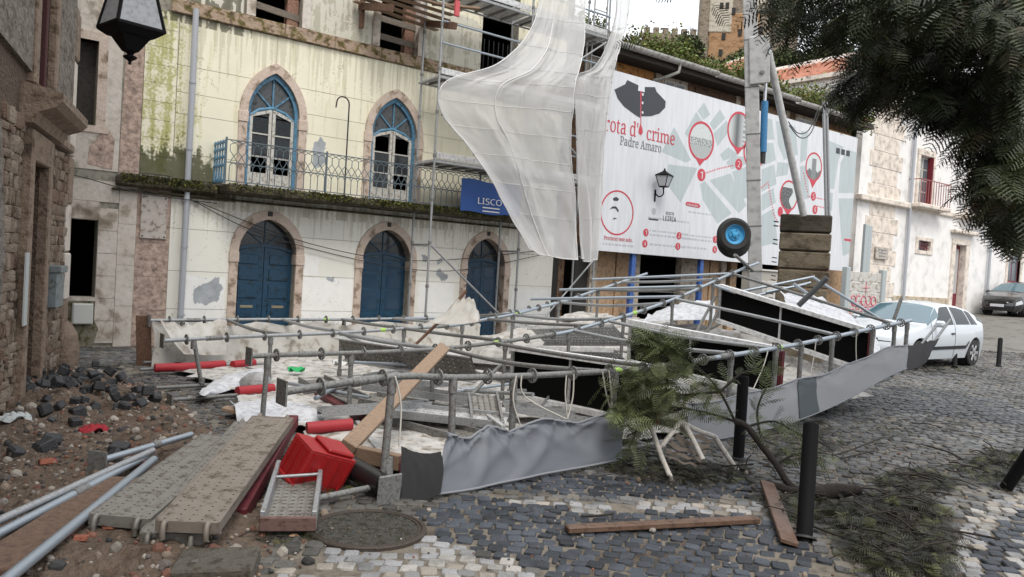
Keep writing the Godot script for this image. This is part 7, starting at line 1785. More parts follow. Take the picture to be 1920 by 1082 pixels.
	# --- perforated steel decks
	for q in [[Vector3(1.305, 0.22, -4.536), Vector3(2.57, 0.33, -6.616), 0.34, "upper rust-tinged perforated steel deck, on top of its pair", m("steel_deck_tan", lin(0.27, 0.235, 0.205), 0.6, {"metal": 0.2, "tex": "blotch", "s": 1.0, "detail": "fine", "ds": 4.0})], [Vector3(1.251, 0.13, -4.641), Vector3(2.539, 0.22, -6.956), 0.34, "lower perforated steel deck, underneath the rust-tinged one", m("steel_deck")], [Vector3(1.039, 0.17, -4.945), Vector3(2.189, 0.17, -6.734), 0.34, "grey perforated steel deck tilted on the earth, leftmost of the decks", m("steel_deck")]]:
		var t := thing("steel_deck", q[3], "scaffold deck", Vector3.ZERO, 0.0, "steel decks in the foreground")
		t.transform = along(q[0], q[1], 4.0 if "leftmost" in q[3] else 1.0)
		steel_deck(t, q[0].distance_to(q[1]), q[2], q[4], 34, 5)
	obj_tag("maroon_beam", B.new().bar(Vector3(1.735, 0.06, -4.979), Vector3(2.839, 0.24, -6.843), 0.11, 0.1, Vector3.UP, 0.006), m("maroon_paint"), "scuffed maroon beam alongside the perforated decks", "beam")
	var fd := thing("framed_deck", "small framed steel deck with raised sides beside the red crate", "scaffold deck")
	fd.transform = along(Vector3(1.937, 0.07, -4.648), Vector3(2.402, 0.12, -5.596), 0.0)
	var fl: float = Vector3(1.937, 0.07, -4.648).distance_to(Vector3(2.402, 0.12, -5.596))
	obj("plate", deck_plate(fl, 0.28, 16, 5, 0.018, 0.005), m("steel_deck"), fd)
	for s in [-1.0, 1.0]: obj("side_rail", bx(-fl / 2, -0.03, s * 0.155 + 0.016, fl / 2, 0.09, s * 0.155 - 0.016, 0.004), m("galvanised"), fd)
	obj("end_bar", bx(-fl / 2 - 0.03, -0.03, 0.17, -fl / 2, 0.06, -0.17, 0.006), m("rusty_red", lin(0.17, 0.1, 0.09), 0.8, {"tex": "blotch", "s": 3.0}), fd)
	obj("cross_bar", B.new().tube([Vector3(fl * 0.18, 0.07, -0.15), Vector3(fl * 0.22, 0.08, 0.15)], 0.012, 6), m("galvanised"), fd)
	obj_tag("concrete_slab", B.new().box(T(Vector3(1.392, 0, -4.281) + Vector3(0, 0.04, 0), -28, 3, 2), Vector3(0.42, 0.09, 0.3), 0.012), m("slab_dark", lin(0.1, 0.09, 0.075), 0.9, {"tex": "blotch", "s": 1.5, "bump": 1.0}), "broken dark concrete slab at the bottom edge near the decks", "slab")
	# --- red crate, overturned
	var cr := thing("red_crate", "bright red plastic crate tipped upside down by the decks", "crate", Vector3(2.485, 0.19, -5.484), 28.0)
	cr.rotation_degrees = Vector3(16, 4, -20)
	cr.scale = Vector3.ONE * 0.93
	var red := m("crate_red", lin(0.36, 0.014, 0.016), 0.45, {"tex": "fine", "s": 2.0})
	for s in [[-0.22, -0.15, 0.15, 0.22, 0.15, 0.135], [-0.22, -0.15, -0.135, 0.22, 0.15, -0.15], [-0.22, -0.15, 0.134, -0.205, 0.15, -0.134], [0.205, -0.15, 0.134, 0.22, 0.15, -0.134]]: obj("side", bx(s[0], s[1], s[2], s[3], s[4], s[5], 0.005), red, cr)
	obj("bottom", bx(-0.22, 0.15, 0.15, 0.22, 0.164, -0.15, 0.005), red, cr)
	obj("step_top", bx(-0.06, 0.165, 0.13, 0.2, 0.2, -0.13, 0.012), red, cr)
	for s in [-1.0, 1.0]:
		obj("rim", bx(-0.24, -0.16, s * 0.165 + 0.012, 0.24, -0.13, s * 0.165 - 0.012, 0.004), red, cr)
		obj("rim", bx(s * 0.235 - 0.012, -0.16, 0.15, s * 0.235 + 0.012, -0.13, -0.15, 0.004), red, cr)
		for k in 4: obj("rib", bx(-0.18 + k * 0.12 - 0.006, -0.13, s * 0.155 + 0.008, -0.18 + k * 0.12 + 0.006, 0.14, s * 0.155 - 0.008), red, cr)
		for k in 3: obj("rib", bx(s * 0.226 - 0.007, -0.13, -0.09 + k * 0.09 + 0.006, s * 0.226 + 0.007, 0.14, -0.09 + k * 0.09 - 0.006), red, cr)
	# --- timbers
	obj_tag("timber_beam", B.new().bar(Vector3(2.811, 0.26, -5.651), Vector3(4.842, 0.794, -7.5), 0.13, 0.075, Vector3(0.2, 1, 0.6), 0.006), m("raw_timber"), "raw square timber leaning diagonally over the near scaffold tube", "beam")
	obj_tag("timber_beam", B.new().bar(Vector3(2.726, 0.2, -6.081), Vector3(3.068, 0.2, -5.255), 0.08, 0.12, Vector3.UP, 0.006), m("raw_timber"), "raw timber lying level behind the near post beside the crate", "beam")
	var bp := obj_tag("brown_board", B.new().bar(Vector3(2.816, -0.042, -12.3), Vector3(2.776, 0.702, -12.3), 0.04, 0.2, Vector3(1, 0, 0), 0.004), m("brown_timber"), "dark brown board standing upright at the rear left corner", "board")
	bp.position.y = 0.02
	obj_tag("dark_plank", B.new().bar(Vector3(4.034, 0.1, -8.928), Vector3(3.823, 0.08, -7.262), 0.16, 0.05), m("maroon_paint"), "maroon plank lying among the decks behind the near tube", "plank")
	obj_tag("wet_board", B.new().bar(Vector3(3.554, 0.03, -3.878), Vector3(4.967, 0.03, -3.39), 0.085, 0.04, Vector3.UP, 0.006), m("wet_plank"), "long wet brown board lying across the dark setts", "board")
	obj_tag("wet_board", B.new().bar(Vector3(5.879, 0.05, -3.945), Vector3(4.729, 0.03, -2.971), 0.12, 0.03, Vector3(0.3, 1, 0), 0.004), m("wet_plank"), "short split brown board leaning by the near bollard", "board")
	obj_tag("plank_offcut", B.new().bar(Vector3(2.693, 0.1, -8.295), Vector3(2.893, 0.06, -8.14), 0.16, 0.03), m("raw_timber"), "short pale board under the crumpled sheet at left", "plank")
	# black pipe end and canister by the near post
	var pp := thing("black_canister", "shiny black cylinder lying behind the near post foot", "cylinder")
	obj("body", B.new().tube([Vector3(2.777, 0.14, -5.566), Vector3(2.828, 0.1, -5.054)], 0.085, 18), m("black_plastic", lin(0.012, 0.012, 0.013), 0.3), pp)
	obj("end_plate", B.new().box(Transform3D(along(Vector3(2.777, 0.14, -5.566), Vector3(2.828, 0.1, -5.054)).basis, Vector3(2.817, 0.1, -4.969)), Vector3(0.02, 0.22, 0.2), 0.01), m("galvanised_dull"), pp)
	obj_tag("pink_box", B.new().box(T(Vector3(3.101, 0.12, -5.197), 30, 5, 8), Vector3(0.12, 0.22, 0.1), 0.01), m("pink_card", lin(0.4, 0.03, 0.08), 0.6), "crushed pink red box behind the near post", "box")
	# bright scraps inside the frame
	for q in [[Vector3(4.4, 0.1, -10.565), lin(0.02, 0.4, 0.12), "bright green plastic scrap inside the frame behind the second post", 0.12], [Vector3(5.546, 0.12, -6.892), lin(0.3, 0.5, 0.05), "lime green strap end inside the frame under the tubes", 0.06], [Vector3(5.246, 0.12, -10.908), lin(0.55, 0.55, 0.53), "white foam scrap inside the frame near the grey deck", 0.14], [Vector3(4.394, 0.12, -7.387), lin(0.5, 0.03, 0.03), "red scrap inside the frame below the diagonal timber", 0.07]]:
		var rg := []
		for i in 6:
			var line := []
			for j in 6: line.append(Vector3((j / 5.0 - 0.5) * q[3] * 1.8, 0.3 * q[3] * sin(i * 1.7 + j * 1.1) + q[3] * 0.3, (i / 5.0 - 0.5) * q[3]))
			rg.append(line)
		obj_tag("plastic_scrap", B.new().sheet(rg, 0.006), m("scrap_%d" % int(q[3] * 1000), q[1], 0.5), q[2], "scrap").position = q[0]
	# --- bollards
	for q in [[Vector3(4.99, 0, -3.024), Vector3(5.274, 0.733, -3.206), 0.055, "black bollard nearest the viewer, beside the split brown board"], [Vector3(6.536, 0, -4.724), Vector3(6.66, 0.789, -4.818), 0.055, "leaning black bollard tangled in the fallen branch"], [Vector3(19.746, 0, -8.425), Vector3(20.419, 0.784, -8.761), 0.055, "black bollard in front of the white car's rear door"], [Vector3(21.653, 0, -8.214), Vector3(22.184, 0.856, -8.418), 0.055, "black bollard right of the white car's rear wheel"], [Vector3(8.008, 0, -2.906), Vector3(7.947, 0.445, -2.683), 0.055, "toppling black bollard at the right picture edge"]]:
		var t := thing("bollard", q[3], "bollard", q[0])
		var up: Vector3 = (q[1] - q[0])
		var L := 0.82
		var u := up.normalized()
		if u.y < 0.4 or q[2] == 0.0: u = Vector3.UP
		var bs := Basis(Vector3.RIGHT, u, Vector3.RIGHT.cross(u).normalized()).orthonormalized()
		t.basis = Basis(u.cross(Vector3.BACK).normalized(), u, Vector3.ZERO)
		t.basis.z = t.basis.x.cross(t.basis.y)
		obj("shaft", B.new().lathe(T(), [Vector2(0.0, -0.05), Vector2(q[2], -0.05), Vector2(q[2], L - 0.012), Vector2(q[2] - 0.008, L), Vector2(0, L + 0.003)], 20), m("bollard_black", lin(0.008, 0.008, 0.009), 0.7, {"tex": "fine", "s": 2.0, "spec": 0.25}), t)
		obj("foot_ring", B.new().lathe(T(), [Vector2(q[2], 0.0), Vector2(q[2] + 0.03, 0.0), Vector2(q[2] + 0.025, 0.014), Vector2(q[2], 0.02)], 20), m("dark_iron"), t)
	# --- overturned garden chair
	var ch := thing("garden_chair", "broken beige garden chair overturned below the fallen branch", "chair")
	var cm := m("chair_tube", lin(0.62, 0.58, 0.53), 0.5, {"tex": "mottle", "s": 2.0})
	for q in [[Vector3(5.402, 0.255, -5.008), Vector3(5.393, 0.355, -4.955), Vector3(5.394, 0.397, -4.893), Vector3(5.388, 0.366, -4.833), Vector3(5.319, 0.154, -4.626), Vector3(5.245, -0.002, -4.426)], [Vector3(5.389, 0.244, -4.703), Vector3(5.495, 0.353, -4.688), Vector3(5.591, 0.444, -4.68), Vector3(5.623, 0.422, -4.655), Vector3(5.617, 0.29, -4.529), Vector3(5.601, 0.166, -4.411)], [Vector3(5.623, 0.439, -4.694), Vector3(5.803, 0.358, -4.64), Vector3(5.962, 0.303, -4.58), Vector3(5.986, 0.261, -4.56), Vector3(6.093, 0.02, -4.407)]]:
		obj("leg", B.new().tube(curve_row(q, 4), 0.023, 10), cm, ch)
	obj("stretcher", B.new().tube([Vector3(5.37, 0.233, -4.716), Vector3(5.415, 0.253, -4.695)], 0.02, 8), cm, ch)
	var seat := grid([[Vector3(5.663, 0.393, -4.712), Vector3(5.741, 0.341, -4.649), Vector3(5.819, 0.318, -4.589), Vector3(5.897, 0.295, -4.529)], [Vector3(5.566, 0.29, -4.732), Vector3(5.652, 0.239, -4.664), Vector3(5.737, 0.226, -4.599), Vector3(5.821, 0.223, -4.534)], [Vector3(5.485, 0.198, -4.741), Vector3(5.57, 0.157, -4.674), Vector3(5.654, 0.144, -4.609), Vector3(5.731, 0.121, -4.549)], [Vector3(5.441, 0.139, -4.722), Vector3(5.511, 0.097, -4.667), Vector3(5.587, 0.074, -4.607), Vector3(5.641, 0.059, -4.566)]], 5, 5)
	var seat_m := m("chair_seat", lin(0.2, 0.165, 0.14), 0.7, {"tex": "blotch", "s": 2.0})
	for k in 5:
		var strip := []
		for i in range(k * 3, k * 3 + 3):
			var line := []
			for j in seat[0].size(): line.append(seat[i][j] + Vector3(0, 0.012 * sin(i * 2.0) + 0.01 * sin(j * 0.9 + k), 0.01 * k))
			strip.append(line)
		obj("seat_slat", B.new().sheet(strip, 0.008), seat_m, ch)

# ---------------------------------------------------------------- cars
func prof(tab: Array, x: float) -> float:
	for i in tab.size() - 1:
		if x <= tab[i + 1][0]:
			var t: float = clampf((x - tab[i][0]) / (tab[i + 1][0] - tab[i][0]), 0.0, 1.0)
			return lerpf(tab[i][1], tab[i + 1][1], t)
	return tab[tab.size() - 1][1]
# body surface: x along the car (front at +), s 0..1 lower side, 1..2 side window band, 2..3 roof to the centre line
func car_pt(c: Dictionary, x: float, s: float, side: float) -> Vector3:
	var belt := prof(c.belt, x); var top := prof(c.top, x); var hw := prof(c.width, x)
	var low: float = c.sill
	for wx in c.wheels:
		var d: float = absf(x - wx)
		if d < c.arch: low = maxf(low, c.r + sqrt(maxf(0.0, c.arch * c.arch - d * d)) * 0.98)
	low = minf(low, belt - 0.04)
	if s <= 1.0:
		var y := lerpf(low, belt, s)
		var f: float = (y - c.sill) / maxf(0.1, belt - c.sill)
		return Vector3(x, y, side * hw * (0.95 + 0.07 * sin(f * PI * 0.85)) )
	var rise := maxf(top - belt, 0.012)
	var inn: float = hw * (0.95 + 0.07 * sin(PI * 0.85))
	var shoulder: float = inn - minf(0.26, rise * 0.42)
	if s <= 2.0:
		var t := s - 1.0
		return Vector3(x, belt + rise * (0.9 * t), side * lerpf(inn, shoulder, t * t * 0.35 + t * 0.65))
	var t := s - 2.0
	return Vector3(x, belt + rise * (0.9 + 0.1 * sin(t * PI * 0.5)), side * shoulder * (1.0 - t))
func car_patch(c: Dictionary, x0a: float, x0b: float, x1a: float, x1b: float, s0: float, s1: float, side: float, lift: float, nx := 10, ns := 6) -> B:
	# patch of the body between x0 and x1 (at s0: a, at s1: b), lifted outward
	var rows := []
	for i in ns + 1:
		var t := float(i) / ns
		var s := lerpf(s0, s1, t)
		var line := []
		for j in nx + 1:
			var x := lerpf(lerpf(x0a, x0b, t), lerpf(x1a, x1b, t), float(j) / nx)
			var p := car_pt(c, x, s, side)
			var du := car_pt(c, x + 0.02, s, side) - car_pt(c, x - 0.02, s, side)
			var dv := car_pt(c, x, s + 0.02, side) - car_pt(c, x, s - 0.02, side)
			var n := du.cross(dv).normalized()
			if n.dot(p - Vector3(p.x, 0.6, 0)) < 0.0: n = -n
			line.append(p + n * lift)
		rows.append(line)
	return B.new().sheet(rows)
func build_car(c: Dictionary, t: Node3D) -> void:
	var paint: Material = c.paint
	var xs := []
	var n := 92
	for i in n + 1: xs.append(lerpf(c.x0, c.x1, float(i) / n))
	for side in [-1.0, 1.0]:
		var rows := []
		for i in 25:
			var s := i / 8.0
			var line := []
			for x in xs: line.append(car_pt(c, x, s, side))
			rows.append(line)
		obj("body_side", B.new().sheet(rows), paint, t)
		for g in c.glass: obj("side_window", car_patch(c, g[0], g[1], g[2], g[3], 1.08, 1.9, side, 0.006), m("car_glass"), t)
		obj("door_seam", B.new().tube(seam(c, c.seam0, side), 0.005, 4), m("dark_iron"), t)
		obj("door_seam", B.new().tube(seam(c, c.seam1, side), 0.005, 4), m("dark_iron"), t)
		obj("side_strip", car_patch(c, c.wheels[1] + 0.36, c.wheels[1] + 0.36, c.wheels[0] - 0.36, c.wheels[0] - 0.36, 0.3, 0.4, side, 0.012, 14, 2), m("car_trim", lin(0.015, 0.015, 0.015), 0.6), t)
		var hd: Vector3 = car_pt(c, c.seam1 + 0.14, 0.78, side)
		obj("door_handle", B.new().box(T(hd + Vector3(0, 0, side * 0.012)), Vector3(0.16, 0.035, 0.03), 0.01), m("car_trim"), t)
		var mr: Vector3 = car_pt(c, c.mirror, 1.1, side)
		obj("mirror", B.new().box(T(mr + Vector3(-0.02, 0.06, side * 0.13)), Vector3(0.13, 0.14, 0.2), 0.045), paint, t)
		obj("headlight", car_patch(c, c.x1 - 0.34, c.x1 - 0.26, c.x1 - 0.03, c.x1 - 0.06, 0.62, 0.93, side, 0.008), m("headlight_glass", lin(0.5, 0.52, 0.54), 0.1), t)
		obj("tail_light", car_patch(c, c.x0 + 0.02, c.x0 + 0.04, c.x0 + 0.14, c.x0 + 0.12, 0.7, 0.98, side, 0.008), m("tail_red", lin(0.25, 0.01, 0.01), 0.2), t)
	# ends, floor, screens
	for e in [c.x0, c.x1]:
		var rows := []
		for i in 9:
			var line := []
			for j in 9:
				var s := i / 8.0
				var p := car_pt(c, e, s, 1.0)
				var bulge := (1.0 - pow(j / 4.0 - 1.0, 2.0)) * 0.09
				line.append(Vector3(e + signf(e - (c.x0 + c.x1) / 2) * (bulge + 0.05 * sin(s * PI)), p.y, p.z * (1.0 - j / 4.0)))
			rows.append(line)
		obj("bumper", B.new().sheet(rows), paint, t)
		if e == c.x1:
			obj("grille", bx(e + 0.09, 0.5, 0.34, e + 0.125, 0.62, -0.34, 0.01), m("car_trim"), t)
			obj("number_plate", bx(e + 0.1, 0.36, 0.26, e + 0.14, 0.47, -0.26, 0.006), m("plate_white", lin(0.6, 0.62, 0.66), 0.5), t)
	obj("floor", bx(c.x0 + 0.1, c.sill, 0.7, c.x1 - 0.1, c.sill + 0.05, -0.7), m("car_trim"), t)
	for w in c.screens:
		for side in [-1.0, 1.0]: obj("windscreen" if w[4] else "rear_window", car_patch(c, w[0], w[1], w[2], w[3], 2.06, 3.0, side, 0.006), m("screen_glass") if w[4] else m("car_glass"), t)
		for side in [-1.0, 1.0]: obj("windscreen" if w[4] else "rear_window", car_patch(c, w[0], w[0], w[2], w[2], 1.55, 2.06, side, 0.006), m("screen_glass") if w[4] else m("car_glass"), t)
	for wx in c.wheels:
		for side in [-1.0, 1.0]:
			var wt := Transform3D(Basis(Vector3.RIGHT, deg_to_rad(90.0 * side)), Vector3(wx, c.r, side * (prof(c.width, wx) - 0.1)))
			var ty := obj("wheel", B.new().lathe(wt, [Vector2(0.19, -0.09), Vector2(c.r - 0.02, -0.09), Vector2(c.r, -0.07), Vector2(c.r, 0.07), Vector2(c.r - 0.02, 0.09), Vector2(0.2, 0.095)], 32), m("tyre_black"), t)
			obj("rim", B.new().lathe(wt, [Vector2(0.21, 0.09), Vector2(0.2, 0.1), Vector2(0.185, 0.06), Vector2(0.0, 0.055)], 28), m("rim_dark", lin(0.1, 0.1, 0.1), 0.5, {"metal": 0.6}), ty)
			for k in 6:
				var a := TAU * k / 6.0
				obj("spoke", B.new().bar(wt * Vector3(0.03 * cos(a), 0.088, 0.03 * sin(a)), wt * Vector3(0.195 * cos(a), 0.094, 0.195 * sin(a)), 0.07, 0.02, wt.basis.y, 0.006), m("alloy", lin(0.5, 0.5, 0.52), 0.3, {"metal": 0.7}), ty)
			obj("wheel_well", B.new().lathe(wt, [Vector2(0.0, -0.12), Vector2(c.arch, -0.12), Vector2(c.arch, 0.02)], 24), m("car_trim"), t)
func seam(c: Dictionary, x: float, side: float) -> Array:
	var p := []
	for k in 12: p.append(car_pt(c, x + 0.02 * sin(k * 0.4), 0.08 + k * 0.165, side) + Vector3(0, 0, side * 0.002))
	return p

func cars() -> void:
	m("screen_glass", lin(0.07, 0.13, 0.16), 0.05, {"tri": false, "spec": 0.7})
	m("car_glass", lin(0.012, 0.018, 0.022), 0.04, {"tri": false, "spec": 0.42})
	var white := m("car_white", lin(0.52, 0.56, 0.6), 0.3, {"tri": false, "coat": 0.8})
	var hatch := {"x0": -2.0, "x1": 2.0, "sill": 0.2, "r": 0.3, "arch": 0.37, "wheels": [1.25, -1.3], "paint": white, "mirror": 0.72, "seam0": 0.78, "seam1": -0.28,
		"belt": [[-2.0, 0.86], [-1.7, 0.93], [-0.6, 0.91], [0.8, 0.88], [1.1, 0.84], [1.7, 0.72], [1.95, 0.6], [2.0, 0.55]],
		"top": [[-2.0, 0.92], [-1.85, 1.0], [-1.5, 1.16], [-1.05, 1.31], [-0.6, 1.39], [-0.2, 1.42], [0.1, 1.4], [0.35, 1.34], [0.9, 1.0], [1.02, 0.93], [1.3, 0.87], [1.7, 0.77], [1.95, 0.64], [2.0, 0.57]],
		"width": [[-2.0, 0.66], [-1.8, 0.78], [-1.2, 0.83], [1.2, 0.82], [1.7, 0.77], [1.9, 0.68], [2.0, 0.58]],
		"glass": [[-0.22, -0.2, 0.72, 0.18], [-1.0, -0.88, -0.34, -0.32], [-1.42, -1.16, -1.06, -0.94]],
		"screens": [[0.96, 0.94, 0.36, 0.3, true], [-1.86, -1.8, -1.5, -1.42, false]]}
	var t := thing("white_hatchback", "white hatchback car parked behind the far end of the fallen scaffold", "car", Vector3(19.5, 0.0, -9.38), 180.0)
	t.scale = Vector3.ONE * 1.08
	build_car(hatch, t)
	var black := m("car_black", lin(0.012, 0.012, 0.014), 0.25, {"tri": false, "coat": 0.9})
	var second := hatch.duplicate(true)
	second.paint = black
	second.top = [[-2.0, 0.95], [-1.9, 1.2], [-1.6, 1.38], [-0.8, 1.47], [0.0, 1.45], [0.3, 1.38], [0.95, 1.02], [1.1, 0.96], [1.4, 0.9], [1.75, 0.8], [1.95, 0.66], [2.0, 0.58]]
	var k := thing("black_car", "black car parked nose out by the white house at the right edge", "car", Vector3(37.75, gh(36.5, 0.0), -13.75), 180.0)
	build_car(second, k)

# ---------------------------------------------------------------- leaves, branches, litter
func frond_mesh(sd: int, droop: float) -> ArrayMesh:
	# feathery compound leaf about one unit long, growing along +x
	var r := RandomNumberGenerator.new()
	r.seed = sd
	var b := B.new()
	var n := 10
	for k in n:
		var u := (k + 0.6) / n
		var p := Vector3(u, -droop * u * u, 0.04 * sin(u * 3.0 + sd))
		var q := Vector3((k + 1.6) / n, -droop * pow((k + 1.6) / n, 2.0), 0.04 * sin((k + 1.6) / n * 3.0 + sd))
		b.tri(p + Vector3(0, 0, 0.006), p - Vector3(0, 0, 0.006), q)
		for s in [-1.0, 1.0]:
			var L := 0.34 * sin(PI * (0.18 + 0.78 * u)) * r.randf_range(0.8, 1.15)
			var dir := Vector3(0.55, -0.25 - droop * 0.5 + r.randf_range(-0.15, 0.15), s).normalized()
			var wv := Vector3(1, 0, -0.4 * s).normalized()
			# each pinna carries a comb of small leaflets: three narrow blades
			for e in 3:
				var a := p + dir * L * (0.08 + e * 0.3)
				var w := wv * L * 0.085
				var tip := a + dir * L * 0.42 + Vector3(0, -0.02, 0)
				b.tri(a - w * 0.4, a + w, tip); b.tri(a - w * 0.4, tip, a + dir * L * 0.2 - w)
	return b.mesh()
func frond_field(called: String, list: Array, mesh: ArrayMesh, mat: Material, parent: Node, stuff := true) -> MultiMeshInstance3D:
	var mm := MultiMesh.new()
	mm.transform_format = MultiMesh.TRANSFORM_3D; mm.use_colors = true; mm.mesh = mesh; mm.instance_count = list.size()
	for k in list.size():
		mm.set_instance_transform(k, list[k][0]); mm.set_instance_color(k, list[k][1])
	var mi := MultiMeshInstance3D.new()
	mi.name = called if parent != self else numbered(called)
	mi.multimesh = mm; mi.material_override = mat
	if stuff: mi.set_meta("kind", "stuff")
	parent.add_child(mi, true)
	return mi
func frond_at(p: Vector3, d: Vector3, s: float, roll: float) -> Transform3D:
	var x := d.normalized()
	var z := x.cross(Vector3.UP)
	if z.length() < 0.05: z = Vector3.RIGHT
	z = z.normalized()
	return Transform3D((Basis(x, z.cross(x), z) * Basis(Vector3.RIGHT, roll)).scaled(Vector3.ONE * s), p)

func vegetation() -> void:
	var leaf_m := m("jacaranda_leaf", Color.WHITE, 0.55, {"tri": false, "vcol": true, "back": lin(0.05, 0.07, 0.015)})
	var bark := m("bark_dark", lin(0.035, 0.028, 0.022), 0.9, {"tex": "mottle", "s": 3.0, "bump": 1.0})
	var fr := [frond_mesh(1, 0.25), frond_mesh(2, 0.45), frond_mesh(3, 0.1)]
	# tree whose boughs hang in from the right; its trunk stands beyond the frame
	var tree := thing("jacaranda_tree", "dark feathery tree boughs hanging in from the top right", "tree")
	var root: Vector3 = Vector3(10.66, 0, -2.036)
	var fork := Vector3(root.x - 0.3, 4.6, root.z - 0.2)
	obj("trunk", B.new().tube(curve_row([root, Vector3(root.x + 0.1, 1.6, root.z), fork], 5), [0.26, 0.25, 0.24, 0.23, 0.22, 0.21, 0.2, 0.19, 0.18, 0.17, 0.16], 12), bark, tree)
	var lists := [[], [], []]
	var limbs := [[Vector3(6.137, 4.065, -2.432), [Vector3(4.475, 3.561, -3.186), Vector3(4.724, 3.492, -3.245), Vector3(5.163, 3.744, -3.421), Vector3(5.689, 3.728, -3.521), Vector3(4.743, 3.492, -2.726), Vector3(5.553, 3.644, -2.866), Vector3(4.829, 3.889, -3.431), Vector3(4.391, 3.666, -3.002), Vector3(5.03, 3.841, -3.022), Vector3(5.021, 3.49, -3.269)]],
		[Vector3(6.525, 3.824, -2.631), [Vector3(5.442, 3.372, -2.942), Vector3(5.49, 3.203, -3.277), Vector3(6.034, 3.547, -3.503), Vector3(4.996, 3.322, -2.778), Vector3(5.448, 3.185, -2.93), Vector3(5.714, 3.157, -3.23), Vector3(6.126, 3.512, -3.179), Vector3(6.338, 3.833, -3.531), Vector3(5.839, 3.157, -3.386), Vector3(5.921, 3.697, -3.09)]],
		[Vector3(6.116, 3.2, -2.167), [Vector3(5.184, 3.075, -2.625), Vector3(5.608, 3.066, -2.804), Vector3(5.08, 2.981, -2.45), Vector3(5.592, 2.924, -2.559), Vector3(6.013, 3.265, -2.752), Vector3(5.492, 2.732, -2.377), Vector3(6.05, 3.092, -2.718), Vector3(5.112, 2.756, -2.165), Vector3(5.126, 3.186, -2.421), Vector3(6.322, 3.164, -2.764)]],
		[Vector3(5.837, 2.636, -1.856), [Vector3(5.373, 2.567, -2.21), Vector3(5.636, 2.394, -2.255), Vector3(5.477, 2.239, -2.119), Vector3(5.825, 2.38, -2.361), Vector3(5.545, 2.177, -2.065), Vector3(5.033, 2.385, -1.961), Vector3(5.333, 2.258, -1.978), Vector3(5.15, 2.548, -1.876), Vector3(5.709, 2.714, -2.21), Vector3(5.821, 2.507, -2.369)]],
		[Vector3(5.52, 3.625, -1.882), [Vector3(4.707, 3.379, -2.246), Vector3(5.02, 3.265, -2.254), Vector3(4.715, 3.265, -1.983), Vector3(5.01, 3.093, -2.003), Vector3(5.067, 2.851, -1.951), Vector3(5.557, 3.121, -2.34), Vector3(4.66, 3.096, -1.767), Vector3(5.244, 3.376, -2.59), Vector3(4.705, 3.498, -2.503), Vector3(5.378, 3.675, -2.245)]]]
	for lb in limbs:
		var a: Vector3 = lb[0]
		obj("bough", B.new().tube(curve_row([fork, fork.lerp(a, 0.5) + Vector3(0, 0.35, 0), a], 5), [0.14, 0.13, 0.12, 0.11, 0.1, 0.09, 0.08, 0.07, 0.06, 0.055, 0.05], 8), bark, tree)
		for tip in lb[1]:
			var e := tip as Vector3
			var mid := a.lerp(e, 0.5) + Vector3(rr(-0.1, 0.1), rr(0.05, 0.2), rr(-0.1, 0.1))
			var path := curve_row([a, mid, e + Vector3(0, 0.04, 0)], 7)
			var rad := []
			for k in path.size(): rad.append(lerpf(0.028, 0.004, float(k) / (path.size() - 1)))
			obj("twig", B.new().tube(path, rad, 5), bark, tree)
			for k in range(2, path.size()):
				var u := float(k) / (path.size() - 1)
				var cnt := 5 if u < 0.6 else 9
				for q in cnt:
					var out: Vector3 = (path[k] - path[k - 1]).normalized() * 0.8 + Vector3(rng.randfn() * 0.7, rng.randfn() * 0.35 - 0.35, rng.randfn() * 0.7)
					var col := Color(0.024, 0.034, 0.011) * rr(0.5, 1.5)
					if rng.randf() < 0.15: col = [Color(0.06, 0.07, 0.02), Color(0.055, 0.045, 0.016), Color(0.045, 0.065, 0.02)][rng.randi() % 3]
					lists[rng.randi() % 3].append([frond_at(path[k] + Vector3(rr(-0.05, 0.05), rr(-0.05, 0.05), rr(-0.05, 0.05)), out, rr(0.15, 0.29), rr(-0.6, 0.6)), col])
	# more of the crown above and behind the viewer's right, which shades the paving
	for k in 1500:
		var p := root + Vector3(rng.randfn() * 2.2 - 0.8, 5.6 + absf(rng.randfn()) * 0.9, rng.randfn() * 2.2)
		lists[rng.randi() % 3].append([frond_at(p, Vector3(rng.randfn(), -0.2, rng.randfn()), rr(0.3, 0.5), rr(-1, 1)), Color(0.024, 0.034, 0.011) * rr(0.6, 1.4)])
	for k in 3: frond_field("crown", lists[k], fr[k], leaf_m, tree)
	# --- fallen branch in front of the scaffold
	var br := thing("fallen_branch", "fallen leafy branch draped over the scaffold net and chair", "branch")
	var main := [Vector3(6.311, 0.082, -3.358), Vector3(6.177, 0.064, -3.524), Vector3(6.055, 0.003, -3.679), Vector3(6.028, 0.049, -3.827), Vector3(6.021, 0.191, -3.963), Vector3(6.011, 0.31, -4.101), Vector3(5.98, 0.46, -4.256), Vector3(5.937, 0.492, -4.353)]
	obj("limb", B.new().tube(curve_row(main, 4), 0.03, 8), bark, br)
	obj("mossy_stub", B.new().tube(curve_row([Vector3(6.273, 0.543, -4.349) + Vector3(0, -0.6, 0), Vector3(5.932, 0.014, -3.71), Vector3(6.13, 0.064, -3.497), Vector3(6.273, 0.104, -3.325)], 4), [0.03, 0.035, 0.04, 0.045, 0.05, 0.055, 0.06, 0.06, 0.062, 0.06, 0.05, 0.045, 0.03], 8), bark, br)
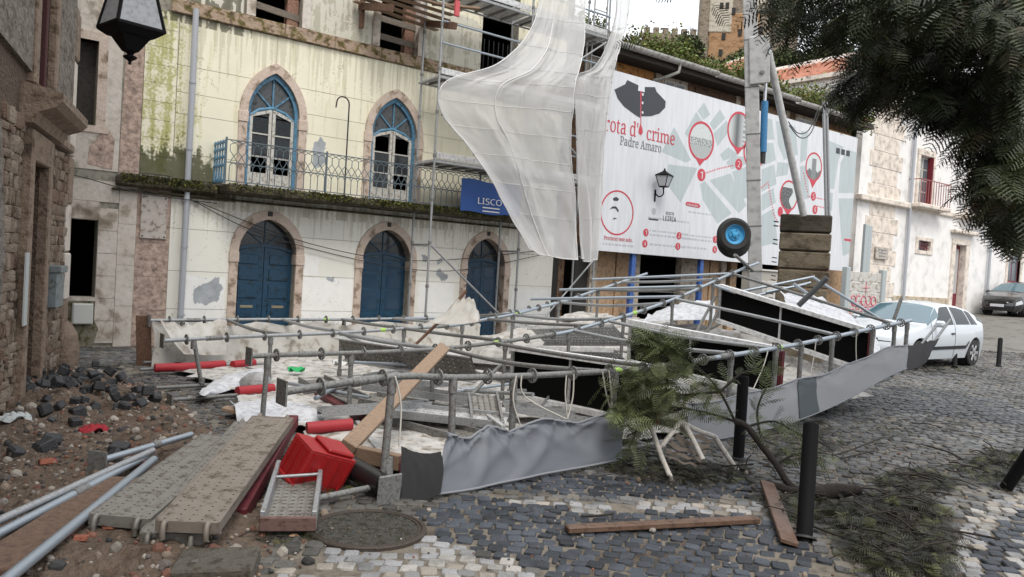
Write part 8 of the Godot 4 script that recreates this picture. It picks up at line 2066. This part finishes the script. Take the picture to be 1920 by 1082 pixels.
	var twigs := [[Vector3(5.937, 0.492, -4.353), Vector3(5.905, 0.731, -4.512), Vector3(5.745, 0.936, -4.642), Vector3(5.557, 1.067, -4.791)], [Vector3(5.937, 0.492, -4.353), Vector3(5.754, 0.549, -4.496), Vector3(5.563, 0.582, -4.643), Vector3(5.412, 0.575, -4.759)], [Vector3(5.905, 0.731, -4.512), Vector3(5.597, 0.704, -4.621), Vector3(5.184, 0.67, -4.811), Vector3(5.021, 0.551, -4.869)], [Vector3(5.745, 0.936, -4.642), Vector3(5.364, 0.895, -4.681), Vector3(5.141, 0.863, -4.788)], [Vector3(5.557, 1.067, -4.791), Vector3(5.394, 1.141, -4.792), Vector3(5.337, 1.161, -4.837)], [Vector3(6.011, 0.31, -4.101), Vector3(6.179, 0.583, -4.297), Vector3(6.335, 0.817, -4.312), Vector3(6.37, 0.918, -4.288)], [Vector3(5.98, 0.46, -4.256), Vector3(6.209, 0.513, -4.145), Vector3(6.274, 0.448, -3.967)], [Vector3(5.905, 0.731, -4.512), Vector3(6.137, 0.9, -4.466), Vector3(6.338, 0.947, -4.44)], [Vector3(6.021, 0.191, -3.963), Vector3(6.227, 0.285, -3.872), Vector3(6.375, 0.25, -3.756)], [Vector3(5.412, 0.575, -4.759), Vector3(5.118, 0.431, -4.727), Vector3(4.977, 0.262, -4.704)], [Vector3(5.563, 0.582, -4.643), Vector3(5.34, 0.446, -4.81), Vector3(5.102, 0.311, -4.862)], [Vector3(5.745, 0.936, -4.642), Vector3(5.568, 1.035, -4.655), Vector3(5.509, 1.102, -4.703)]]
	var bl := [[], [], []]
	var tn := 0
	for tw in twigs:
		var path := curve_row(tw, 6)
		var rad := []
		for k in path.size(): rad.append(lerpf(0.014, 0.004, float(k) / (path.size() - 1)))
		obj("twig", B.new().tube(path, rad, 5), bark, br)
		var dens: int = [1, 2, 4, 5, 7, 1, 2, 1, 2, 1, 1, 5][tn]
		for k in range(2, path.size()):
			for q in dens:
				var out := (path[k] - path[k - 1] as Vector3).normalized() + Vector3(rng.randfn() * 0.7, rng.randfn() * 0.5, rng.randfn() * 0.7)
				bl[rng.randi() % 3].append([frond_at(path[k], out, rr(0.12, 0.26), rr(-1, 1)), Color(0.1, 0.12, 0.045) * rr(0.5, 1.5)])
		tn += 1
	for k in 200:
		var p: Vector3 = Vector3(5.264, 0.746, -4.816) + Vector3(rng.randfn() * 0.13, rng.randfn() * 0.17, rng.randfn() * 0.12)
		bl[rng.randi() % 3].append([frond_at(p, Vector3(rng.randfn(), rng.randfn() - 0.2, rng.randfn()), rr(0.14, 0.26), rr(-1, 1)), Color(0.1, 0.115, 0.045) * rr(0.45, 1.5)])
	for k in 3: frond_field("foliage", bl[k], fr[k], leaf_m, br)
	# --- litter of leaves and twigs on the paving
	var lit := [[], [], []]
	var tw_b := B.new()
	for q in [[PackedVector2Array([Vector2(5.081, -5.184), Vector2(5.891, -5.277), Vector2(6.287, -4.443), Vector2(5.968, -4.100), Vector2(5.284, -4.240), Vector2(4.886, -4.781)]), 520, 0.06], [PackedVector2Array([Vector2(5.781, -3.285), Vector2(6.582, -3.369), Vector2(6.793, -2.940), Vector2(6.125, -2.562), Vector2(5.129, -2.156), Vector2(4.721, -2.379), Vector2(5.037, -2.768)]), 1500, 0.12], [PackedVector2Array([Vector2(7.128, -3.660), Vector2(7.990, -3.684), Vector2(7.854, -3.227), Vector2(7.051, -3.145), Vector2(6.674, -3.325)]), 320, 0.05], [PackedVector2Array([Vector2(8.389, -3.506), Vector2(9.688, -3.671), Vector2(10.165, -3.469), Vector2(8.557, -2.901), Vector2(7.963, -3.041)]), 420, 0.06], [PackedVector2Array([Vector2(8.093, -5.464), Vector2(9.465, -5.614), Vector2(8.578, -4.680), Vector2(6.799, -4.215), Vector2(6.490, -4.353)]), 230, 0.1], [PackedVector2Array([Vector2(9.743, -5.334), Vector2(12.274, -5.415), Vector2(11.145, -4.632), Vector2(9.250, -4.407), Vector2(8.295, -4.521)]), 60, 0.03], [PackedVector2Array([Vector2(17.961, -8.801), Vector2(21.007, -8.348), Vector2(19.643, -7.573), Vector2(16.335, -7.883)]), 140, 0.06], [PackedVector2Array([Vector2(5.601, -3.838), Vector2(6.297, -3.590), Vector2(5.500, -3.077), Vector2(5.119, -3.403)]), 200, 0.05], [PackedVector2Array([Vector2(2.592, -5.745), Vector2(2.881, -5.783), Vector2(2.736, -5.436), Vector2(2.431, -5.281)]), 90, 0.05], [PackedVector2Array([Vector2(1.706, -4.832), Vector2(2.156, -4.657), Vector2(2.077, -4.479), Vector2(1.700, -4.624)]), 25, 0.02], [PackedVector2Array([Vector2(12.229, -10.010), Vector2(21.901, -7.970), Vector2(6.684, -2.275), Vector2(5.066, -3.106)]), 60, 0.015]]:
		var poly: PackedVector2Array = q[0]
		var lo := poly[0]; var hi := poly[0]
		for p in poly:
			lo = lo.min(p); hi = hi.max(p)
		var made := 0; var tries := 0
		while made < q[1] and tries < 20000:
			tries += 1
			var p := Vector2(rr(lo.x, hi.x), rr(lo.y, hi.y))
			if not Geometry2D.is_point_in_polygon(p, poly): continue
			made += 1
			var y: float = 0.012 + absf(rng.randfn()) * q[2] * 0.35
			var col: Color = [Color(0.03, 0.034, 0.012), Color(0.075, 0.08, 0.02), Color(0.018, 0.015, 0.01), Color(0.028, 0.024, 0.012), Color(0.015, 0.015, 0.009)][rng.randi() % 5] * rr(0.6, 1.3)
			lit[rng.randi() % 3].append([frond_at(Vector3(p.x, y, p.y), Vector3(rng.randfn(), rng.randfn() * 0.12, rng.randfn()), rr(0.07, 0.19), rr(-0.8, 0.8)), col])
			if made % 12 == 0:
				var d := Vector3(rng.randfn(), rng.randfn() * 0.15, rng.randfn()).normalized() * rr(0.08, 0.4)
				var p0 := Vector3(p.x, 0.02 + absf(rng.randfn()) * q[2] * 0.6, p.y)
				tw_b.tube([p0, p0 + d * 0.5 + Vector3(0, rr(0.0, 0.03), rr(-0.03, 0.03)), p0 + d], rr(0.003, 0.008), 4)
	var lt := thing("leaf_litter", "wet leaves strewn on the cobbles under the tree", "leaf litter")
	lt.set_meta("kind", "stuff")
	for k in 3: frond_field("leaves", lit[k], fr[k], leaf_m, lt)
	obj("twigs", tw_b, bark, lt).set_meta("kind", "stuff")
	# single bare sticks one can pick out
	var ns := 0
	for q in [[Vector3(7.581, 0.02, -4.352), Vector3(8.005, 0.05, -4.362), Vector3(8.788, 0.09, -4.457)], [Vector3(7.549, 0.02, -4.246), Vector3(7.901, 0.03, -4.244), Vector3(8.313, 0.02, -4.292)], [Vector3(9.222, 0.02, -4.184), Vector3(8.956, 0.05, -3.81), Vector3(8.862, 0.02, -3.632)], [Vector3(17.255, 0.02, -8.806), Vector3(18.113, 0.03, -7.719), Vector3(18.156, 0.02, -7.305)], [Vector3(3.855, 0.02, -4.06), Vector3(3.99, 0.03, -3.985), Vector3(4.12, 0.02, -4.008)], [Vector3(5.248, 0.02, -3.137), Vector3(5.136, 0.05, -2.907), Vector3(5.241, 0.02, -2.77)], [Vector3(2.112, 0.03, -12.25), Vector3(2.268, 0.03, -12.002), Vector3(2.409, 0.03, -11.761)]]:
		obj_tag("bare_stick", B.new().tube(curve_row(q, 4), 0.009, 5), bark, ["forked stick's upper arm on the setts right of the near bollard", "forked stick's lower arm on the setts right of the near bollard", "crooked stick on the paving far right of the near bollard", "long thin stick on the ground before the white car", "thin stick just above the long wet board", "stick on the leaf litter below the near bollard", "thin brown stick on the ground below the meter box"][ns], "stick")
		ns += 1
